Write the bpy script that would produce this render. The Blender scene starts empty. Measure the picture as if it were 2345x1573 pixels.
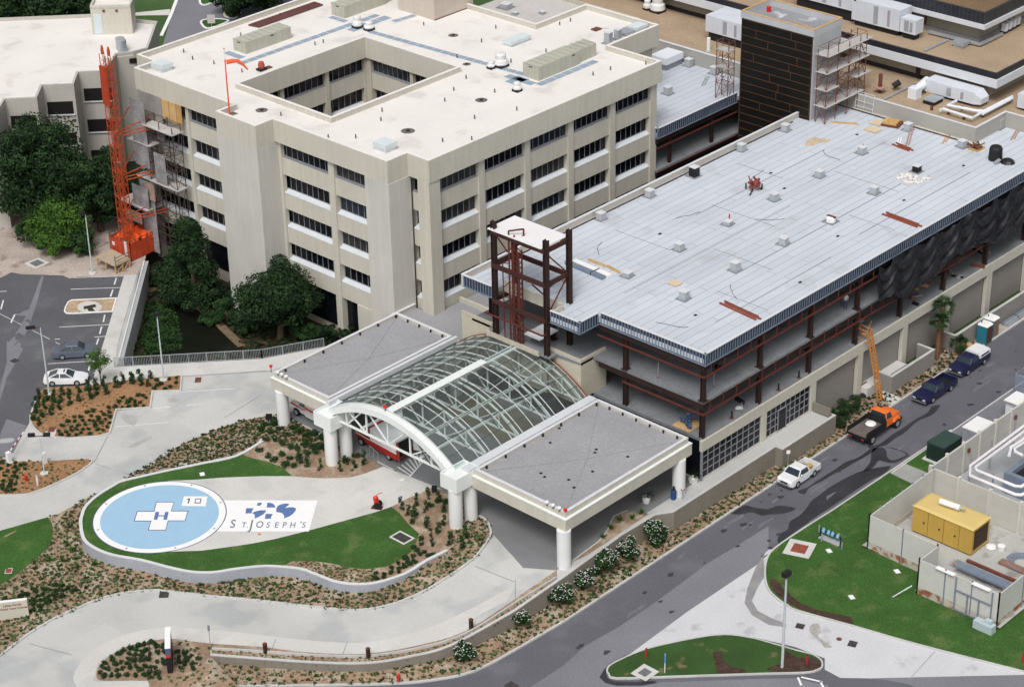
import bpy, bmesh, math, random
from mathutils import Vector, Matrix
from mathutils.geometry import tessellate_polygon
R = math.radians
rnd = random.Random(7)
scene = bpy.context.scene
COL = scene.collection

# ------------------------------------------------------------------ camera, sky, sun, exposure
W, H, F = 2345.0, 1573.0, 4995.8
YAW, PITCH, ROLL = R(43.532), R(28.091), R(-1.2264)
CAM = Vector((0, 0, 107.0))
fw = Vector((math.cos(PITCH)*math.cos(YAW), math.cos(PITCH)*math.sin(YAW), -math.sin(PITCH)))
r0 = Vector((math.sin(YAW), -math.cos(YAW), 0)); u0 = r0.cross(fw)
rt = math.cos(ROLL)*r0 + math.sin(ROLL)*u0
up = -math.sin(ROLL)*r0 + math.cos(ROLL)*u0
cd = bpy.data.cameras.new('camera'); cam = bpy.data.objects.new('camera', cd); COL.objects.link(cam)
cd.sensor_fit = 'HORIZONTAL'; cd.sensor_width = 36; cd.lens = F*36/W
cd.clip_start = 1; cd.clip_end = 6000
cam.matrix_world = Matrix(((rt.x, up.x, -fw.x, CAM.x), (rt.y, up.y, -fw.y, CAM.y), (rt.z, up.z, -fw.z, CAM.z), (0, 0, 0, 1)))
scene.camera = cam
SUN_EL, SUN_AZ = R(54), R(210)          # direction the light comes from, azimuth measured from +X towards +Y
wd = bpy.data.worlds.new('World'); scene.world = wd; wd.use_nodes = True
nt = wd.node_tree; bg = nt.nodes['Background']
sky = nt.nodes.new('ShaderNodeTexSky'); sky.sky_type = 'NISHITA'; sky.sun_disc = False
sky.sun_elevation = SUN_EL; sky.sun_rotation = R(90) - SUN_AZ
sky.air_density = 1.0; sky.dust_density = 6.0; sky.ozone_density = 1.0
hs = nt.nodes.new('ShaderNodeHueSaturation'); hs.inputs['Saturation'].default_value = 0.18
nt.links.new(sky.outputs[0], hs.inputs['Color']); nt.links.new(hs.outputs[0], bg.inputs['Color'])
bg.inputs['Strength'].default_value = 0.12
sd = bpy.data.lights.new('sun', 'SUN'); sd.energy = 1.4; sd.angle = R(18); sd.color = (1, .97, .92)
sun = bpy.data.objects.new('sun', sd); COL.objects.link(sun)
sdir = Vector((math.cos(SUN_EL)*math.cos(SUN_AZ), math.cos(SUN_EL)*math.sin(SUN_AZ), math.sin(SUN_EL)))
sun.rotation_euler = sdir.to_track_quat('Z', 'Y').to_euler()
scene.view_settings.view_transform = 'Standard'; scene.view_settings.look = 'None'
scene.view_settings.exposure = 0.05; scene.view_settings.gamma = 1

# ------------------------------------------------------------------ helpers
def ray(px, py): return (px-W/2)*rt - (py-H/2)*up + F*fw
def at(px, py, z=0.0):
    d = ray(px, py); return CAM + d*((z-CAM.z)/d.z)
TO = [(x, y) for y in (0, 390, 780, 1173) for x in (0, 580, 1160, 1745)]
def K(i, x, y): return (TO[i][0]+x/3.897, TO[i][1]+y/3.897)
def KP(i, *pts): return [K(i, *p) for p in pts]
def sm(a, b, t):
    t = min(1, max(0, (t-a)/(b-a))); return t*t*(3-2*t)
def G(x, y):                                  # height of the drive and planting plateau
    return 1.0 + max(sm(96, 114, x), .86*sm(138, 146, y))
def gat(px, py, dz=0.0):
    z = 2.0
    for _ in range(14): p = at(px, py, z+dz); z = .5*z + .5*G(p.x, p.y)
    p = at(px, py, z+dz); return Vector((p.x, p.y, G(p.x, p.y)+dz))
def srgb(r, g, b): return tuple(((c/255+.055)/1.055)**2.4 if c > 10 else c/255/12.92 for c in (r, g, b))

MATS = {}
def M(name, rgb, rough=.85, var=.10, scale=.35, fine=.10, fscale=9.0, metal=0.0, bump=0.0, stain=None, stn=.62, brick=None, vert=False, spec=.3, alpha=None):
    if name in MATS: return MATS[name]
    m = bpy.data.materials.new(name); m.use_nodes = True; t = m.node_tree; N = t.nodes; L = t.links
    b = N['Principled BSDF']; b.inputs['Roughness'].default_value = rough; b.inputs['Metallic'].default_value = metal
    b.inputs['Specular IOR Level'].default_value = spec
    tc = N.new('ShaderNodeTexCoord'); vec = tc.outputs['Object']
    def noise(sc, det=4):
        n = N.new('ShaderNodeTexNoise'); n.inputs['Scale'].default_value = sc; n.inputs['Detail'].default_value = det
        L.new(vec, n.inputs['Vector']); return n.outputs['Fac']
    def math_(op, a, bb=None, c=None):
        n = N.new('ShaderNodeMath'); n.operation = op
        for i, v in enumerate((a, bb, c)):
            if v is None: continue
            if isinstance(v, (int, float)): n.inputs[i].default_value = v
            else: L.new(v, n.inputs[i])
        return n.outputs[0]
    f1 = math_('MULTIPLY_ADD', noise(scale), 4*var, 1-2*var)
    f2 = math_('MULTIPLY_ADD', noise(fscale, 2), 4*fine, 1-2*fine)
    f = math_('MULTIPLY', f1, f2)
    if name.startswith(('beige_s','ribbed','retaining','raw_block','pale_grey_st','tan_wall')):
        mp = N.new('ShaderNodeMapping'); mp.inputs['Scale'].default_value = (1.6, 1.6, .10); L.new(vec, mp.inputs[0]); sn = N.new('ShaderNodeTexNoise'); sn.inputs['Scale'].default_value = 1.3; sn.inputs['Detail'].default_value = 5; L.new(mp.outputs[0], sn.inputs['Vector']); f = math_('MULTIPLY', f, math_('MULTIPLY_ADD', sn.outputs['Fac'], .24, .88))
    if brick:
        bt = N.new('ShaderNodeTexBrick'); bw, bh, mo, dk = brick
        bt.inputs['Scale'].default_value = 1; bt.inputs['Brick Width'].default_value = bw; bt.inputs['Row Height'].default_value = bh
        bt.inputs['Mortar Size'].default_value = mo; bt.inputs['Mortar Smooth'].default_value = .3; bt.offset = .37
        bt.inputs['Color1'].default_value = (1, 1, 1, 1); bt.inputs['Color2'].default_value = (.93, .93, .93, 1); bt.inputs['Mortar'].default_value = (dk, dk, dk, 1)
        if vert:
            sx = N.new('ShaderNodeSeparateXYZ'); L.new(vec, sx.inputs[0]); cb = N.new('ShaderNodeCombineXYZ')
            L.new(math_('ADD', sx.outputs[0], sx.outputs[1]), cb.inputs[0]); L.new(sx.outputs[2], cb.inputs[1]); L.new(cb.outputs[0], bt.inputs['Vector'])
        else: L.new(vec, bt.inputs['Vector'])
        sp = N.new('ShaderNodeSeparateColor'); L.new(bt.outputs['Color'], sp.inputs[0]); f = math_('MULTIPLY', f, sp.outputs[0])
    mx = N.new('ShaderNodeMix'); mx.data_type = 'RGBA'; mx.blend_type = 'MIX'; mx.inputs[0].default_value = 0
    mx.inputs[6].default_value = (*rgb, 1); mx.inputs[7].default_value = (*(stain or rgb), 1)
    if stain:
        s = math_('MULTIPLY', math_('SUBTRACT', noise(scale*1.7, 6), stn), 9.0); s2 = N.new('ShaderNodeClamp'); L.new(s, s2.inputs[0]); L.new(s2.outputs[0], mx.inputs[0])
    vm = N.new('ShaderNodeVectorMath'); vm.operation = 'SCALE'; L.new(mx.outputs[2], vm.inputs[0]); L.new(f, vm.inputs['Scale'])
    L.new(vm.outputs[0], b.inputs['Base Color'])
    if bump:
        bp = N.new('ShaderNodeBump'); bp.inputs['Strength'].default_value = bump; bp.inputs['Distance'].default_value = .05
        L.new(noise(fscale*1.3), bp.inputs['Height']); L.new(bp.outputs[0], b.inputs['Normal'])
    MATS[name] = m; return m

ORG = {}
class MB:
    def __init__(s): s.v = []; s.f = []
    def add(s, vs, fs):
        o = len(s.v); s.v += [Vector(v) for v in vs]; s.f += [tuple(i+o for i in f) for f in fs]; return s
    def box(s, x0, y0, z0, x1, y1, z1):
        if x0 > x1: x0, x1 = x1, x0
        if y0 > y1: y0, y1 = y1, y0
        return s.add([(x0,y0,z0),(x1,y0,z0),(x1,y1,z0),(x0,y1,z0),(x0,y0,z1),(x1,y0,z1),(x1,y1,z1),(x0,y1,z1)],
            [(0,3,2,1),(4,5,6,7),(0,1,5,4),(1,2,6,5),(2,3,7,6),(3,0,4,7)])
    def bar(s, p, q, w, h=None, upv=(0,0,1)):
        p = Vector(p); q = Vector(q); h = h or w; d = (q-p)
        if d.length < 1e-5: return s
        d.normalize(); u = Vector(upv)
        if abs(d.dot(u)) > .98: u = Vector((1,0,0))
        a = d.cross(u).normalized(); b = a.cross(d).normalized(); a = a*(w/2); b = b*(h/2)
        vs = [p-a-b, p+a-b, p+a+b, p-a+b, q-a-b, q+a-b, q+a+b, q-a+b]
        return s.add(vs, [(0,3,2,1),(4,5,6,7),(0,1,5,4),(1,2,6,5),(2,3,7,6),(3,0,4,7)][:] and [(0,1,2,3),(7,6,5,4),(4,5,1,0),(5,6,2,1),(6,7,3,2),(7,4,0,3)])
    def tube(s, pts, r, n=8, caps=True):
        pts = [Vector(p) for p in pts]; rs = r if isinstance(r, (list, tuple)) else [r]*len(pts); rings = []
        for i, p in enumerate(pts):
            d = (pts[min(i+1, len(pts)-1)] - pts[max(i-1, 0)]).normalized()
            u = Vector((0,0,1)) if abs(d.z) < .9 else Vector((1,0,0))
            a = d.cross(u).normalized(); b = a.cross(d)
            rings.append([p + rs[i]*(math.cos(t)*a + math.sin(t)*b) for t in [2*math.pi*k/n for k in range(n)]])
        vs = [v for rg in rings for v in rg]; fs = []
        for i in range(len(pts)-1):
            for k in range(n):
                k2 = (k+1) % n; fs.append((i*n+k, (i+1)*n+k, (i+1)*n+k2, i*n+k2))
        if caps: fs += [tuple(range(n)), tuple(reversed(range((len(pts)-1)*n, len(pts)*n)))]
        return s.add(vs, fs)
    def prism(s, poly, z0, z1):
        n = len(poly); area = sum(poly[i][0]*poly[(i+1)%n][1]-poly[(i+1)%n][0]*poly[i][1] for i in range(n))
        if area < 0: poly = poly[::-1]
        vs = [(p[0], p[1], z0) for p in poly] + [(p[0], p[1], z1) for p in poly]
        tri = tessellate_polygon([[Vector((p[0], p[1], 0)) for p in poly]])
        fs = []
        for t in tri:
            a, b, c = [Vector((poly[i][0], poly[i][1])) for i in t]
            if (b-a).cross(c-a) < 0: t = (t[0], t[2], t[1])
            fs += [tuple(i+n for i in t), (t[2], t[1], t[0])]
        return s.add(vs, fs + [(i, (i+1)%n, (i+1)%n+n, i+n) for i in range(n)])
    def ring(s, poly, th, z0, z1, closed=True):           # wall strip along a path, thickness th to the left of the path
        n = len(poly); P = [Vector(p[:2]) for p in poly]; off = []
        for i in range(n):
            a = P[i-1] if (closed or i > 0) else None; b = P[(i+1) % n] if (closed or i < n-1) else None
            def nrm(u, v):
                d = (v-u).normalized(); return Vector((-d.y, d.x))
            if a is None: o = nrm(P[i], b)
            elif b is None: o = nrm(a, P[i])
            else:
                n1, n2 = nrm(a, P[i]), nrm(P[i], b); o = (n1+n2)/max(.25, 1+n1.dot(n2))
            off.append(P[i]+o*th)
        zz0 = z0 if callable(z0) else (lambda x, y: z0); zz1 = z1 if callable(z1) else (lambda x, y: z1)
        vs = []
        for p, q in zip(P, off):
            vs += [(p.x, p.y, zz0(p.x, p.y)), (q.x, q.y, zz0(p.x, p.y)), (q.x, q.y, zz1(p.x, p.y)), (p.x, p.y, zz1(p.x, p.y))]
        fs = []
        for i in range(n if closed else n-1):
            j = (i+1) % n
            for k in range(4): k2 = (k+1) % 4; fs.append((i*4+k, i*4+k2, j*4+k2, j*4+k))
        if not closed: fs += [(3,2,1,0), tuple((n-1)*4+k for k in range(4))]
        return s.add(vs, fs)
    def lathe(s, c, prof, n=16):
        c = Vector(c); vs = []
        for r, z in prof:
            for k in range(n): vs.append(c+Vector((r*math.cos(2*math.pi*k/n), r*math.sin(2*math.pi*k/n), z)))
        fs = [(i*n+k, i*n+(k+1)%n, (i+1)*n+(k+1)%n, (i+1)*n+k) for i in range(len(prof)-1) for k in range(n)]
        fs += [tuple(reversed(range(n))), tuple(range((len(prof)-1)*n, len(prof)*n))]
        return s.add(vs, fs)
    def loft(s, secs, caps=True):                       # list of equal length rings
        n = len(secs[0]); vs = [v for r_ in secs for v in r_]
        fs = [(i*n+k, i*n+(k+1)%n, (i+1)*n+(k+1)%n, (i+1)*n+k) for i in range(len(secs)-1) for k in range(n)]
        if caps: fs += [tuple(reversed(range(n))), tuple(range((len(secs)-1)*n, len(secs)*n))]
        return s.add(vs, fs)
    def build(s, name, mat, parent=None, smooth=False, fix=False):
        org = ORG.get(parent.name, Vector((0,0,0))) if parent else Vector((0,0,0))
        me = bpy.data.meshes.new(name); me.from_pydata([tuple(v-org) for v in s.v], [], s.f)
        if fix:
            bm = bmesh.new(); bm.from_mesh(me); bmesh.ops.recalc_face_normals(bm, faces=bm.faces); bm.to_mesh(me); bm.free()
        if smooth:
            me.polygons.foreach_set('use_smooth', [True]*len(me.polygons)); me.set_sharp_from_angle(angle=R(40))
        for m in (mat if isinstance(mat, (list, tuple)) else [mat]): me.materials.append(m)
        o = bpy.data.objects.new(name, me); COL.objects.link(o)
        if parent: o.parent = parent; ORG[o.name] = org
        return o
def tag(o, label=None, cat=None, group=None, kind=None):
    for k, v in (('label', label), ('category', cat), ('group', group), ('kind', kind)):
        if v: o[k] = v
    return o
def thing(name, loc, label, cat, group=None, rz=0, local=False):
    o = bpy.data.objects.new(name, None); COL.objects.link(o); o.empty_display_size = .3
    loc = Vector(loc); o.location = loc; o.rotation_euler = (0, 0, rz)
    ORG[o.name] = Vector((0,0,0)) if local else loc      # local: parts are drawn round the origin
    return tag(o, label, cat, group)
def copy_tree(o, parent=None):
    c = o.copy(); COL.objects.link(c); c.parent = parent
    for ch in KIDS(o): copy_tree(ch, c)
    return c
def KIDS(o): return [x for x in list(COL.objects) if x.parent == o]
def place(o, loc, rz=0, sc=1.0, label=None):
    o.location = Vector(loc); o.rotation_euler = (0, 0, rz); o.scale = (sc, sc, sc) if not isinstance(sc, tuple) else sc
    if label: o['label'] = label
    return o
def drape(name, pts, mat, dz=0.0, zf=None, kind='structure', step=2.0, cut=True, label=None, cat=None, group=None):
    bm = bmesh.new(); P = [(p[0], p[1]) for p in pts]; clean = []
    for p in P:
        if not clean or (Vector(p)-Vector(clean[-1])).length > .02: clean.append(p)
    vs = [bm.verts.new((p[0], p[1], 0)) for p in clean]
    for t in tessellate_polygon([[Vector((p[0], p[1], 0)) for p in clean]]):
        try: bm.faces.new([vs[i] for i in t])
        except ValueError: pass
    if zf is None: zf = G
    if cut:
        for ax in (0, 1):
            lo = min(p[ax] for p in clean); hi = max(p[ax] for p in clean); k = max(lo, 60) + step
            while k < min(hi, 230):
                co = [0, 0, 0]; co[ax] = k; no = [0, 0, 0]; no[ax] = 1
                bmesh.ops.bisect_plane(bm, geom=bm.verts[:]+bm.edges[:]+bm.faces[:], plane_co=co, plane_no=no); k += step
    for v in bm.verts: v.co.z = zf(v.co.x, v.co.y)+dz
    bmesh.ops.recalc_face_normals(bm, faces=bm.faces)
    for f in bm.faces:
        if f.normal.z < 0: f.normal_flip()
    me = bpy.data.meshes.new(name); bm.to_mesh(me); bm.free(); me.materials.append(mat)
    o = bpy.data.objects.new(name, me); COL.objects.link(o); return tag(o, label, cat, group, kind)
def smooth_path(pts, n=4, closed=False):
    out = []; P = [Vector(p[:2]) for p in pts]; m = len(P)
    for i in range(m if closed else m-1):
        g = lambda k: P[k % m] if closed else P[min(max(k, 0), m-1)]
        a, b, c, d = g(i-1), g(i), g(i+1), g(i+2)
        for k in range(n):
            t = k/n; out.append(.5*((2*b)+(c-a)*t+(2*a-5*b+4*c-d)*t*t+(3*b-a-3*c+d)*t*t*t))
    if not closed: out.append(P[-1])
    return [(p.x, p.y) for p in out]
def kerb(path, mat, w=.18, h=.14, zf=G, closed=False, name='kerb'):
    o = MB().ring(path, w, lambda x, y: zf(x, y)-.1, lambda x, y: zf(x, y)+h, closed).build(name, mat, fix=True)
    return tag(o, kind='structure')
def inside(x, y, poly):
    c = False; n = len(poly)
    for i in range(n):
        x1, y1 = poly[i][:2]; x2, y2 = poly[(i+1) % n][:2]
        if (y1 > y) != (y2 > y) and x < (x2-x1)*(y-y1)/(y2-y1)+x1: c = not c
    return c
def font_mb(text, size, weight=0.0, shear=0.0, sp=1.0):
    cu = bpy.data.curves.new('lettering', 'FONT'); cu.body = text; cu.size = size; cu.offset = weight; cu.space_character = sp; cu.shear = shear
    o = bpy.data.objects.new('lettering', cu); COL.objects.link(o); dg = bpy.context.evaluated_depsgraph_get()
    me = bpy.data.meshes.new_from_object(o.evaluated_get(dg)); vs = [v.co.copy() for v in me.vertices]; fs = [tuple(p.vertices) for p in me.polygons]
    bpy.data.objects.remove(o); bpy.data.meshes.remove(me); return vs, fs

# ------------------------------------------------------------------ materials
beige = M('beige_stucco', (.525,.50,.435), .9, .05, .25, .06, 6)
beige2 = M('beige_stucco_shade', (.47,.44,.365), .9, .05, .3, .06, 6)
ribbed = M('ribbed_concrete', (.52,.505,.475), .9, .06, .3, .10, 14)
sill = M('white_sill', (.58,.61,.64), .6, .05, 1, .05)
glassd = M('dark_glass', (.006,.007,.010), .15, .2, .4, .1, spec=.25)
frame = M('aluminium_frame', (.27,.28,.31), .5, .05, 1, .03, metal=.2)
roofw = M('white_roof_coating', (.72,.69,.665), .9, .05, .18, .05, 5, stain=(.62,.58,.56), stn=.58)
roofg = M('white_roll_roofing', (.54,.575,.64), .8, .07, .12, .05, 5, brick=(11, .95, .026, .42), stain=(.47,.49,.53), stn=.6)
roofgr = M('grey_gravel_roof', (.30,.30,.315), .95, .09, .2, .16, 7)
rooftan = M('tan_gravel_roof', (.36,.27,.185), .95, .12, .25, .22, 6)
coping = M('metal_coping', (.62,.63,.66), .5, .04, 1, .03)
steel = M('dark_steel', (.030,.015,.013), .7, .2, 1, .1)
redsteel = M('red_primer_steel', (.115,.028,.020), .7, .15, 1.2, .12)
stud = M('galvanised_stud', (.23,.28,.36), .45, .1, 1, .06, metal=.3)
sheath = M('blue_sheathing', (.045,.06,.10), .8, .35, .8, .2, 3)
slabm = M('concrete_slab', (.19,.20,.215), .9, .18, .3, .12, 3, stain=(.16,.15,.14), stn=.6)
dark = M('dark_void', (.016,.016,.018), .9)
block = M('grey_block_wall', (.27,.255,.235), .95, .05, .3, .08, 8, brick=(.4, .2, .015, .8), vert=True)
wallbr = M('tan_block_wall', (.24,.215,.18), .95, .08, .4, .10, 8, brick=(.4, .2, .015, .82), vert=True)
conc = M('pale_concrete', (.50,.50,.485), .9, .09, .13, .06, 5, stain=(.415,.425,.43), stn=.52, brick=(6.1,4.6,.02,.86))
concw = M('white_concrete', (.57,.56,.54), .9, .07, .2, .06, 5, stain=(.52,.515,.50), stn=.54, brick=(3.1,2.3,.015,.9))
concg = M('grey_concrete', (.36,.37,.385), .9, .10, .2, .08, 5)
kerbm = M('kerb_concrete', (.50,.50,.49), .9, .1, .6, .08)
asph = M('asphalt', (.115,.115,.135), .95, .13, .12, .16, 6, stain=(.14,.14,.16), stn=.55)
asph2 = M('worn_asphalt', (.19,.19,.215), .95, .12, .15, .15, 6)
asph3 = M('parking_asphalt', (.10,.102,.115), .95, .14, .16, .14, 6, stain=(.13,.13,.14), stn=.58)
wet = M('wet_asphalt', (.034,.034,.040), .5, .3, .6, .1, spec=.5)
grass = M('lawn_grass', (.038,.100,.018), .95, .20, .3, .34, 7, bump=.6, stain=(.075,.125,.032), stn=.53)
grass2 = M('patchy_grass', (.034,.078,.018), .95, .25, .35, .30, 9, bump=.3, stain=(.20,.155,.08), stn=.62)
mulch = M('tan_mulch', (.275,.19,.13), .98, .20, .35, .32, 6, bump=.4, stain=(.36,.29,.22), stn=.5)
mulch2 = M('orange_mulch', (.30,.165,.085), .98, .20, .35, .34, 6, bump=.4)
dirt = M('sandy_dirt', (.40,.34,.30), .98, .2, .3, .2, 4, bump=.4, stain=(.24,.19,.15), stn=.56)
whitep = M('white_paint', (.80,.80,.80), .6, .03, 1, .03)
linep = M('worn_line_paint', (.66,.66,.66), .7, .12, 1.5, .15)
bluep = M('light_blue_paint', (.31,.49,.66), .7, .04, .5, .05, 8)
navyp = M('navy_paint', (.10,.17,.36), .7, .05, 1, .05)
navyd = M('dark_navy_paint', (.09,.10,.20), .7, .05, 1, .05)
whites = M('white_steel', (.74,.77,.76), .45, .04, 1, .03)
mint = M('pale_green_steel', (.74,.78,.77), .5, .05, 1, .04)
galv = M('galvanised_metal', (.42,.45,.49), .45, .12, 1, .06, metal=.4)
orange = M('orange_steel', (.43,.075,.025), .6, .12, 1.5, .1)
orange2 = M('orange_truck_paint', (.78,.17,.03), .4, .05, 1, .04)
wood = M('raw_lumber', (.52,.34,.16), .8, .15, 1, .12)
rust = M('rusty_steel', (.15,.055,.035), .85, .25, 1.5, .2)
rubber = M('black_rubber', (.014,.014,.015), .8)
chrome = M('chrome', (.6,.6,.62), .2, .03, 1, .02, metal=.9)
blackm = M('black_plastic', (.015,.015,.017), .6)
tarp = M('black_tarp', (.009,.009,.014), .40, .3, .8, .1, spec=.6)
white2 = M('white_cabinet_paint', (.70,.73,.78), .5, .05, .6, .04)
duct = M('beige_cabinet_paint', (.44,.44,.37), .6, .06, .6, .05)
bark = M('tree_bark', (.09,.065,.045), .95, .2, 2, .2)
palmb = M('palm_bark', (.16,.09,.055), .95, .2, 2, .25)
def leafm(name, c1, c2):
    m = bpy.data.materials.new(name); m.use_nodes = True; t = m.node_tree; b = t.nodes['Principled BSDF']
    oi = t.nodes.new('ShaderNodeTexCoord'); n = t.nodes.new('ShaderNodeTexNoise'); n.inputs['Scale'].default_value = .9; n.inputs['Detail'].default_value = 5
    rp = t.nodes.new('ShaderNodeValToRGB'); rp.color_ramp.elements[0].position = .36; rp.color_ramp.elements[1].position = .66
    rp.color_ramp.elements[0].color = (*c1, 1); rp.color_ramp.elements[1].color = (*c2, 1)
    t.links.new(oi.outputs['Object'], n.inputs['Vector']); t.links.new(n.outputs['Fac'], rp.inputs[0]); t.links.new(rp.outputs[0], b.inputs['Base Color'])
    b.inputs['Roughness'].default_value = .8; b.inputs['Specular IOR Level'].default_value = .15; return m
leaf_d = leafm('dark_foliage', (.006,.017,.008), (.034,.072,.024))
leaf_b = leafm('bright_foliage', (.030,.075,.012), (.085,.17,.030))
leaf_m = leafm('mid_foliage', (.012,.034,.011), (.038,.085,.024))
leaf_s = leafm('shrub_foliage', (.014,.035,.013), (.038,.085,.028))
leaf_g = leafm('groundcover_foliage', (.035,.060,.018), (.09,.14,.045))
leaf_g2 = leafm('dark_groundcover_foliage', (.012,.028,.010), (.035,.06,.020))
petal = M('white_petals', (.62,.64,.60), .8)
# ------------------------------------------------------------------ ground, roads, beds
Z0 = lambda x, y: 0.0
def pw(pts, z=0.0): return [(at(*p, z).x, at(*p, z).y) for p in pts]
def gw(pts, dz=0.0): return [(gat(*p, dz).x, gat(*p, dz).y) for p in pts]
far = 2600
tag(MB().box(-far, -far, -.6, far, far, -.05).build('ground', M('far_ground_grass', (.05,.10,.03), .95, .3, .05, .2, 2)), kind='structure')
# plateau outline (world XY)
wallpath = gw(KP(12, (1885,1275)) + KP(13, (0,1305),(500,1340),(1000,1350),(1400,1290),(1780,1185)) + [(1180,1398.8)] + KP(14, (555,550),(1030,190),(1330,10)), .3)
wallpath = smooth_path(wallpath[:7], 4) + wallpath[7:] + [(128.6,102.75),(143.6,102.75),(143.6,101.95),(152.1,101.95),(152.1,104.45)]
rail = [(at(*p, 2).x, at(*p, 2).y) for p in ((735,797),(600,822.5),(265,842),(272,828),(314,630),(330,592))]
plat = [(70,112)] + wallpath + [(152.1,110),(134,110),(134,142)] + rail + [(133.6,186),(137,190),(152,215),(60,262),(10,190)]
drape('drive', plat, conc, 0.0)
tag(MB().ring(rail, -.15, -.05, lambda x, y: G(x, y)-.012, False).build('retaining_edge', concg, fix=True), kind='structure')
# garden hollow between the railing and the building
garden = [(p[0], p[1]) for p in rail] + [(133.6,186),(134.6,184),(134.6,142),(134,142)]
drape('garden_ground', [(122,139),(136,139),(136,186),(120,190),(110,176),(112,146)], M('dark_leaf_litter', (.035,.026,.015), .98, .35, .4, .4, 5, bump=.5, stain=(.10,.075,.045), stn=.6), .03, Z0)
pond = pw([(330,700),(330,830),(480,810),(560,800),(520,745),(440,700),(380,690)], .1)
drape('pond', pond, M('dark_pond_water', (.008,.009,.006), .35, .3, .4, .2, spec=.15), .08, Z0, cut=False)
bankline = smooth_path(pw([(322,672),(365,668),(420,692),(470,722),(510,762),(545,795)], .1), 4)
tag(MB().ring(bankline, .9, .02, .16, False).build('bank', M('rocky_bank', (.16,.115,.07), .95, .3, 1.2, .35, 5), fix=True), kind='structure')
# service road and pavement on the low side
KY = 100.85
strip_edge = pw(KP(13, (-900,1575),(0,1561),(1200,1541),(1650,1500),(1900,1450),(2100,1370),(2338,1240)), 0)
strip_edge = smooth_path(strip_edge, 4) + [(p, KY) for p in (112, 120, 134, 152, 160, 175, 200, 215)]
drape('service_road', strip_edge + [(230,60),(160,20),(60,40),(60,112)], asph, 0.0, Z0, cut=False)
patch = pw(KP(14, (210,1559),(500,1370),(700,1190),(1000,1020),(1300,820),(1600,600),(1800,450),(2100,270),(2338,120)) + KP(14, (2338,320),(2230,470),(1620,880),(1070,1285),(900,1380),(880,1559)), 0)
drape('road_overlay', patch, asph2, .004, Z0, cut=False)
apron = pw(KP(14, (1070,1285),(1620,880),(2230,470),(2338,370)) + KP(15, (-15,400),(60,330),(140,330),(60,430),(60,680),(140,770),(230,830),(330,880),(800,1010),(1430,1190),(2338,1420)) + KP(15, (2500,1470),(2338,1447),(1320,1470),(1100,1480),(700,1475),(560,1400)) + KP(15, (560,1300),(300,1200)) + KP(14, (2200,1110),(1500,1150),(1070,1295)), 0)
drape('concrete_apron', apron, M('apron_concrete', (.55,.55,.57), .92, .06, .25, .07, 5, stain=(.40,.40,.42), stn=.6), .004, Z0, cut=False)
drape('apron_joint', pw(KP(15, (1320,1475),(1540,1235),(1550,1238),(1330,1477)), 0), concg, .008, Z0, cut=False)
low = pw([(1300,1700)] + KP(14, (880,1559),(870,1500),(1000,1520),(1500,1510),(2338,1480)) + KP(15, (310,1478),(560,1540),(700,1490),(900,1480),(1320,1470),(2338,1447),(2700,1460)) + [(2500,1700)], 0)
drape('lower_road', low, asph2, .006, Z0, cut=False)
drape('fresh_asphalt', pw(KP(15, (570,1500),(760,1485),(900,1478),(1090,1490),(1300,1530),(1420,1575),(600,1575)), 0), asph, .010, Z0, cut=False)
wetpolys = [KP(11, (1590,575),(1545,640),(1480,680),(1400,710),(1330,770),(1260,830),(1190,870),(1110,930),(1040,950),(1000,985),(880,1060),(820,1090),(740,1140),(620,1200),(540,1250),(440,1300),(400,1340),(380,1370),(320,1350),(340,1330),(400,1310),(480,1255),(560,1205),(680,1130),(740,1085),(860,1040),(940,985),(990,940),(1060,915),(1160,840),(1240,790),(1320,735),(1390,690),(1480,640),(1510,590),(1560,575)),
  KP(11, (1000,960),(1080,955),(1110,990),(1115,1030),(1150,1065),(1200,1060),(1260,1035),(1290,1015),(1240,985),(1150,960),(1100,950),(1160,955),(1260,985),(1310,1020),(1270,1050),(1200,1085),(1140,1090),(1080,1075),(1040,1070),(1010,1110),(960,1150),(900,1165),(940,1120),(970,1070),(975,1010)),
  KP(11, (1150,1120),(1080,1190),(1000,1230),(900,1290),(760,1385),(640,1465),(560,1520)) + KP(15, (480,40),(350,135),(270,190),(200,250),(150,280),(140,230),(180,180),(230,150),(250,80),(330,30)) + KP(11, (400,1490),(440,1430),(520,1370),(600,1310),(720,1240),(840,1180),(940,1150),(1040,1130)),
  KP(10, (1965,1530),(2050,1490),(2120,1465),(2220,1490),(2300,1500)) + KP(11, (60,1500),(150,1470),(240,1480),(300,1500),(200,1540)) + KP(15, (60,20),(0,28)) + KP(14, (2240,14)) + KP(10, (2180,1530),(2080,1550))]
rq = random.Random(17)
for k in range(46):      # oil drips and patches on the asphalt
    x_, y_ = rq.uniform(108,185), rq.uniform(94.6,100.3); r_s = rq.uniform(.08,.38)
    drape('oil_spot', [(x_+r_s*rq.uniform(.5,1.5)*math.cos(a_*.7), y_+r_s*rq.uniform(.4,1)*math.sin(a_*.7)) for a_ in range(9)], M('oil_spot', (.045,.045,.052), .8), .0125, Z0, cut=False)
for k in range(16):
    x_ = rq.uniform(115,180); y_ = rq.uniform(95,100); l_s = rq.uniform(1,4); drape('scuff', [(x_,y_),(x_+l_s,y_+rq.uniform(-.2,.2)),(x_+l_s*1.1,y_+.25),(x_+l_s*.3,y_+.4)], M('pale_scuff', (.145,.145,.165), .9, .2, 2, .2), .0121, Z0, cut=False)
for w_ in wetpolys: drape('water_stain', smooth_path(pw(w_, 0), 3, True), wet, .009, Z0, cut=False)
tag(MB().box(104,100.62,.003,104.01,100.63,.004).build('gutter_mark', asph), kind='structure')
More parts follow.
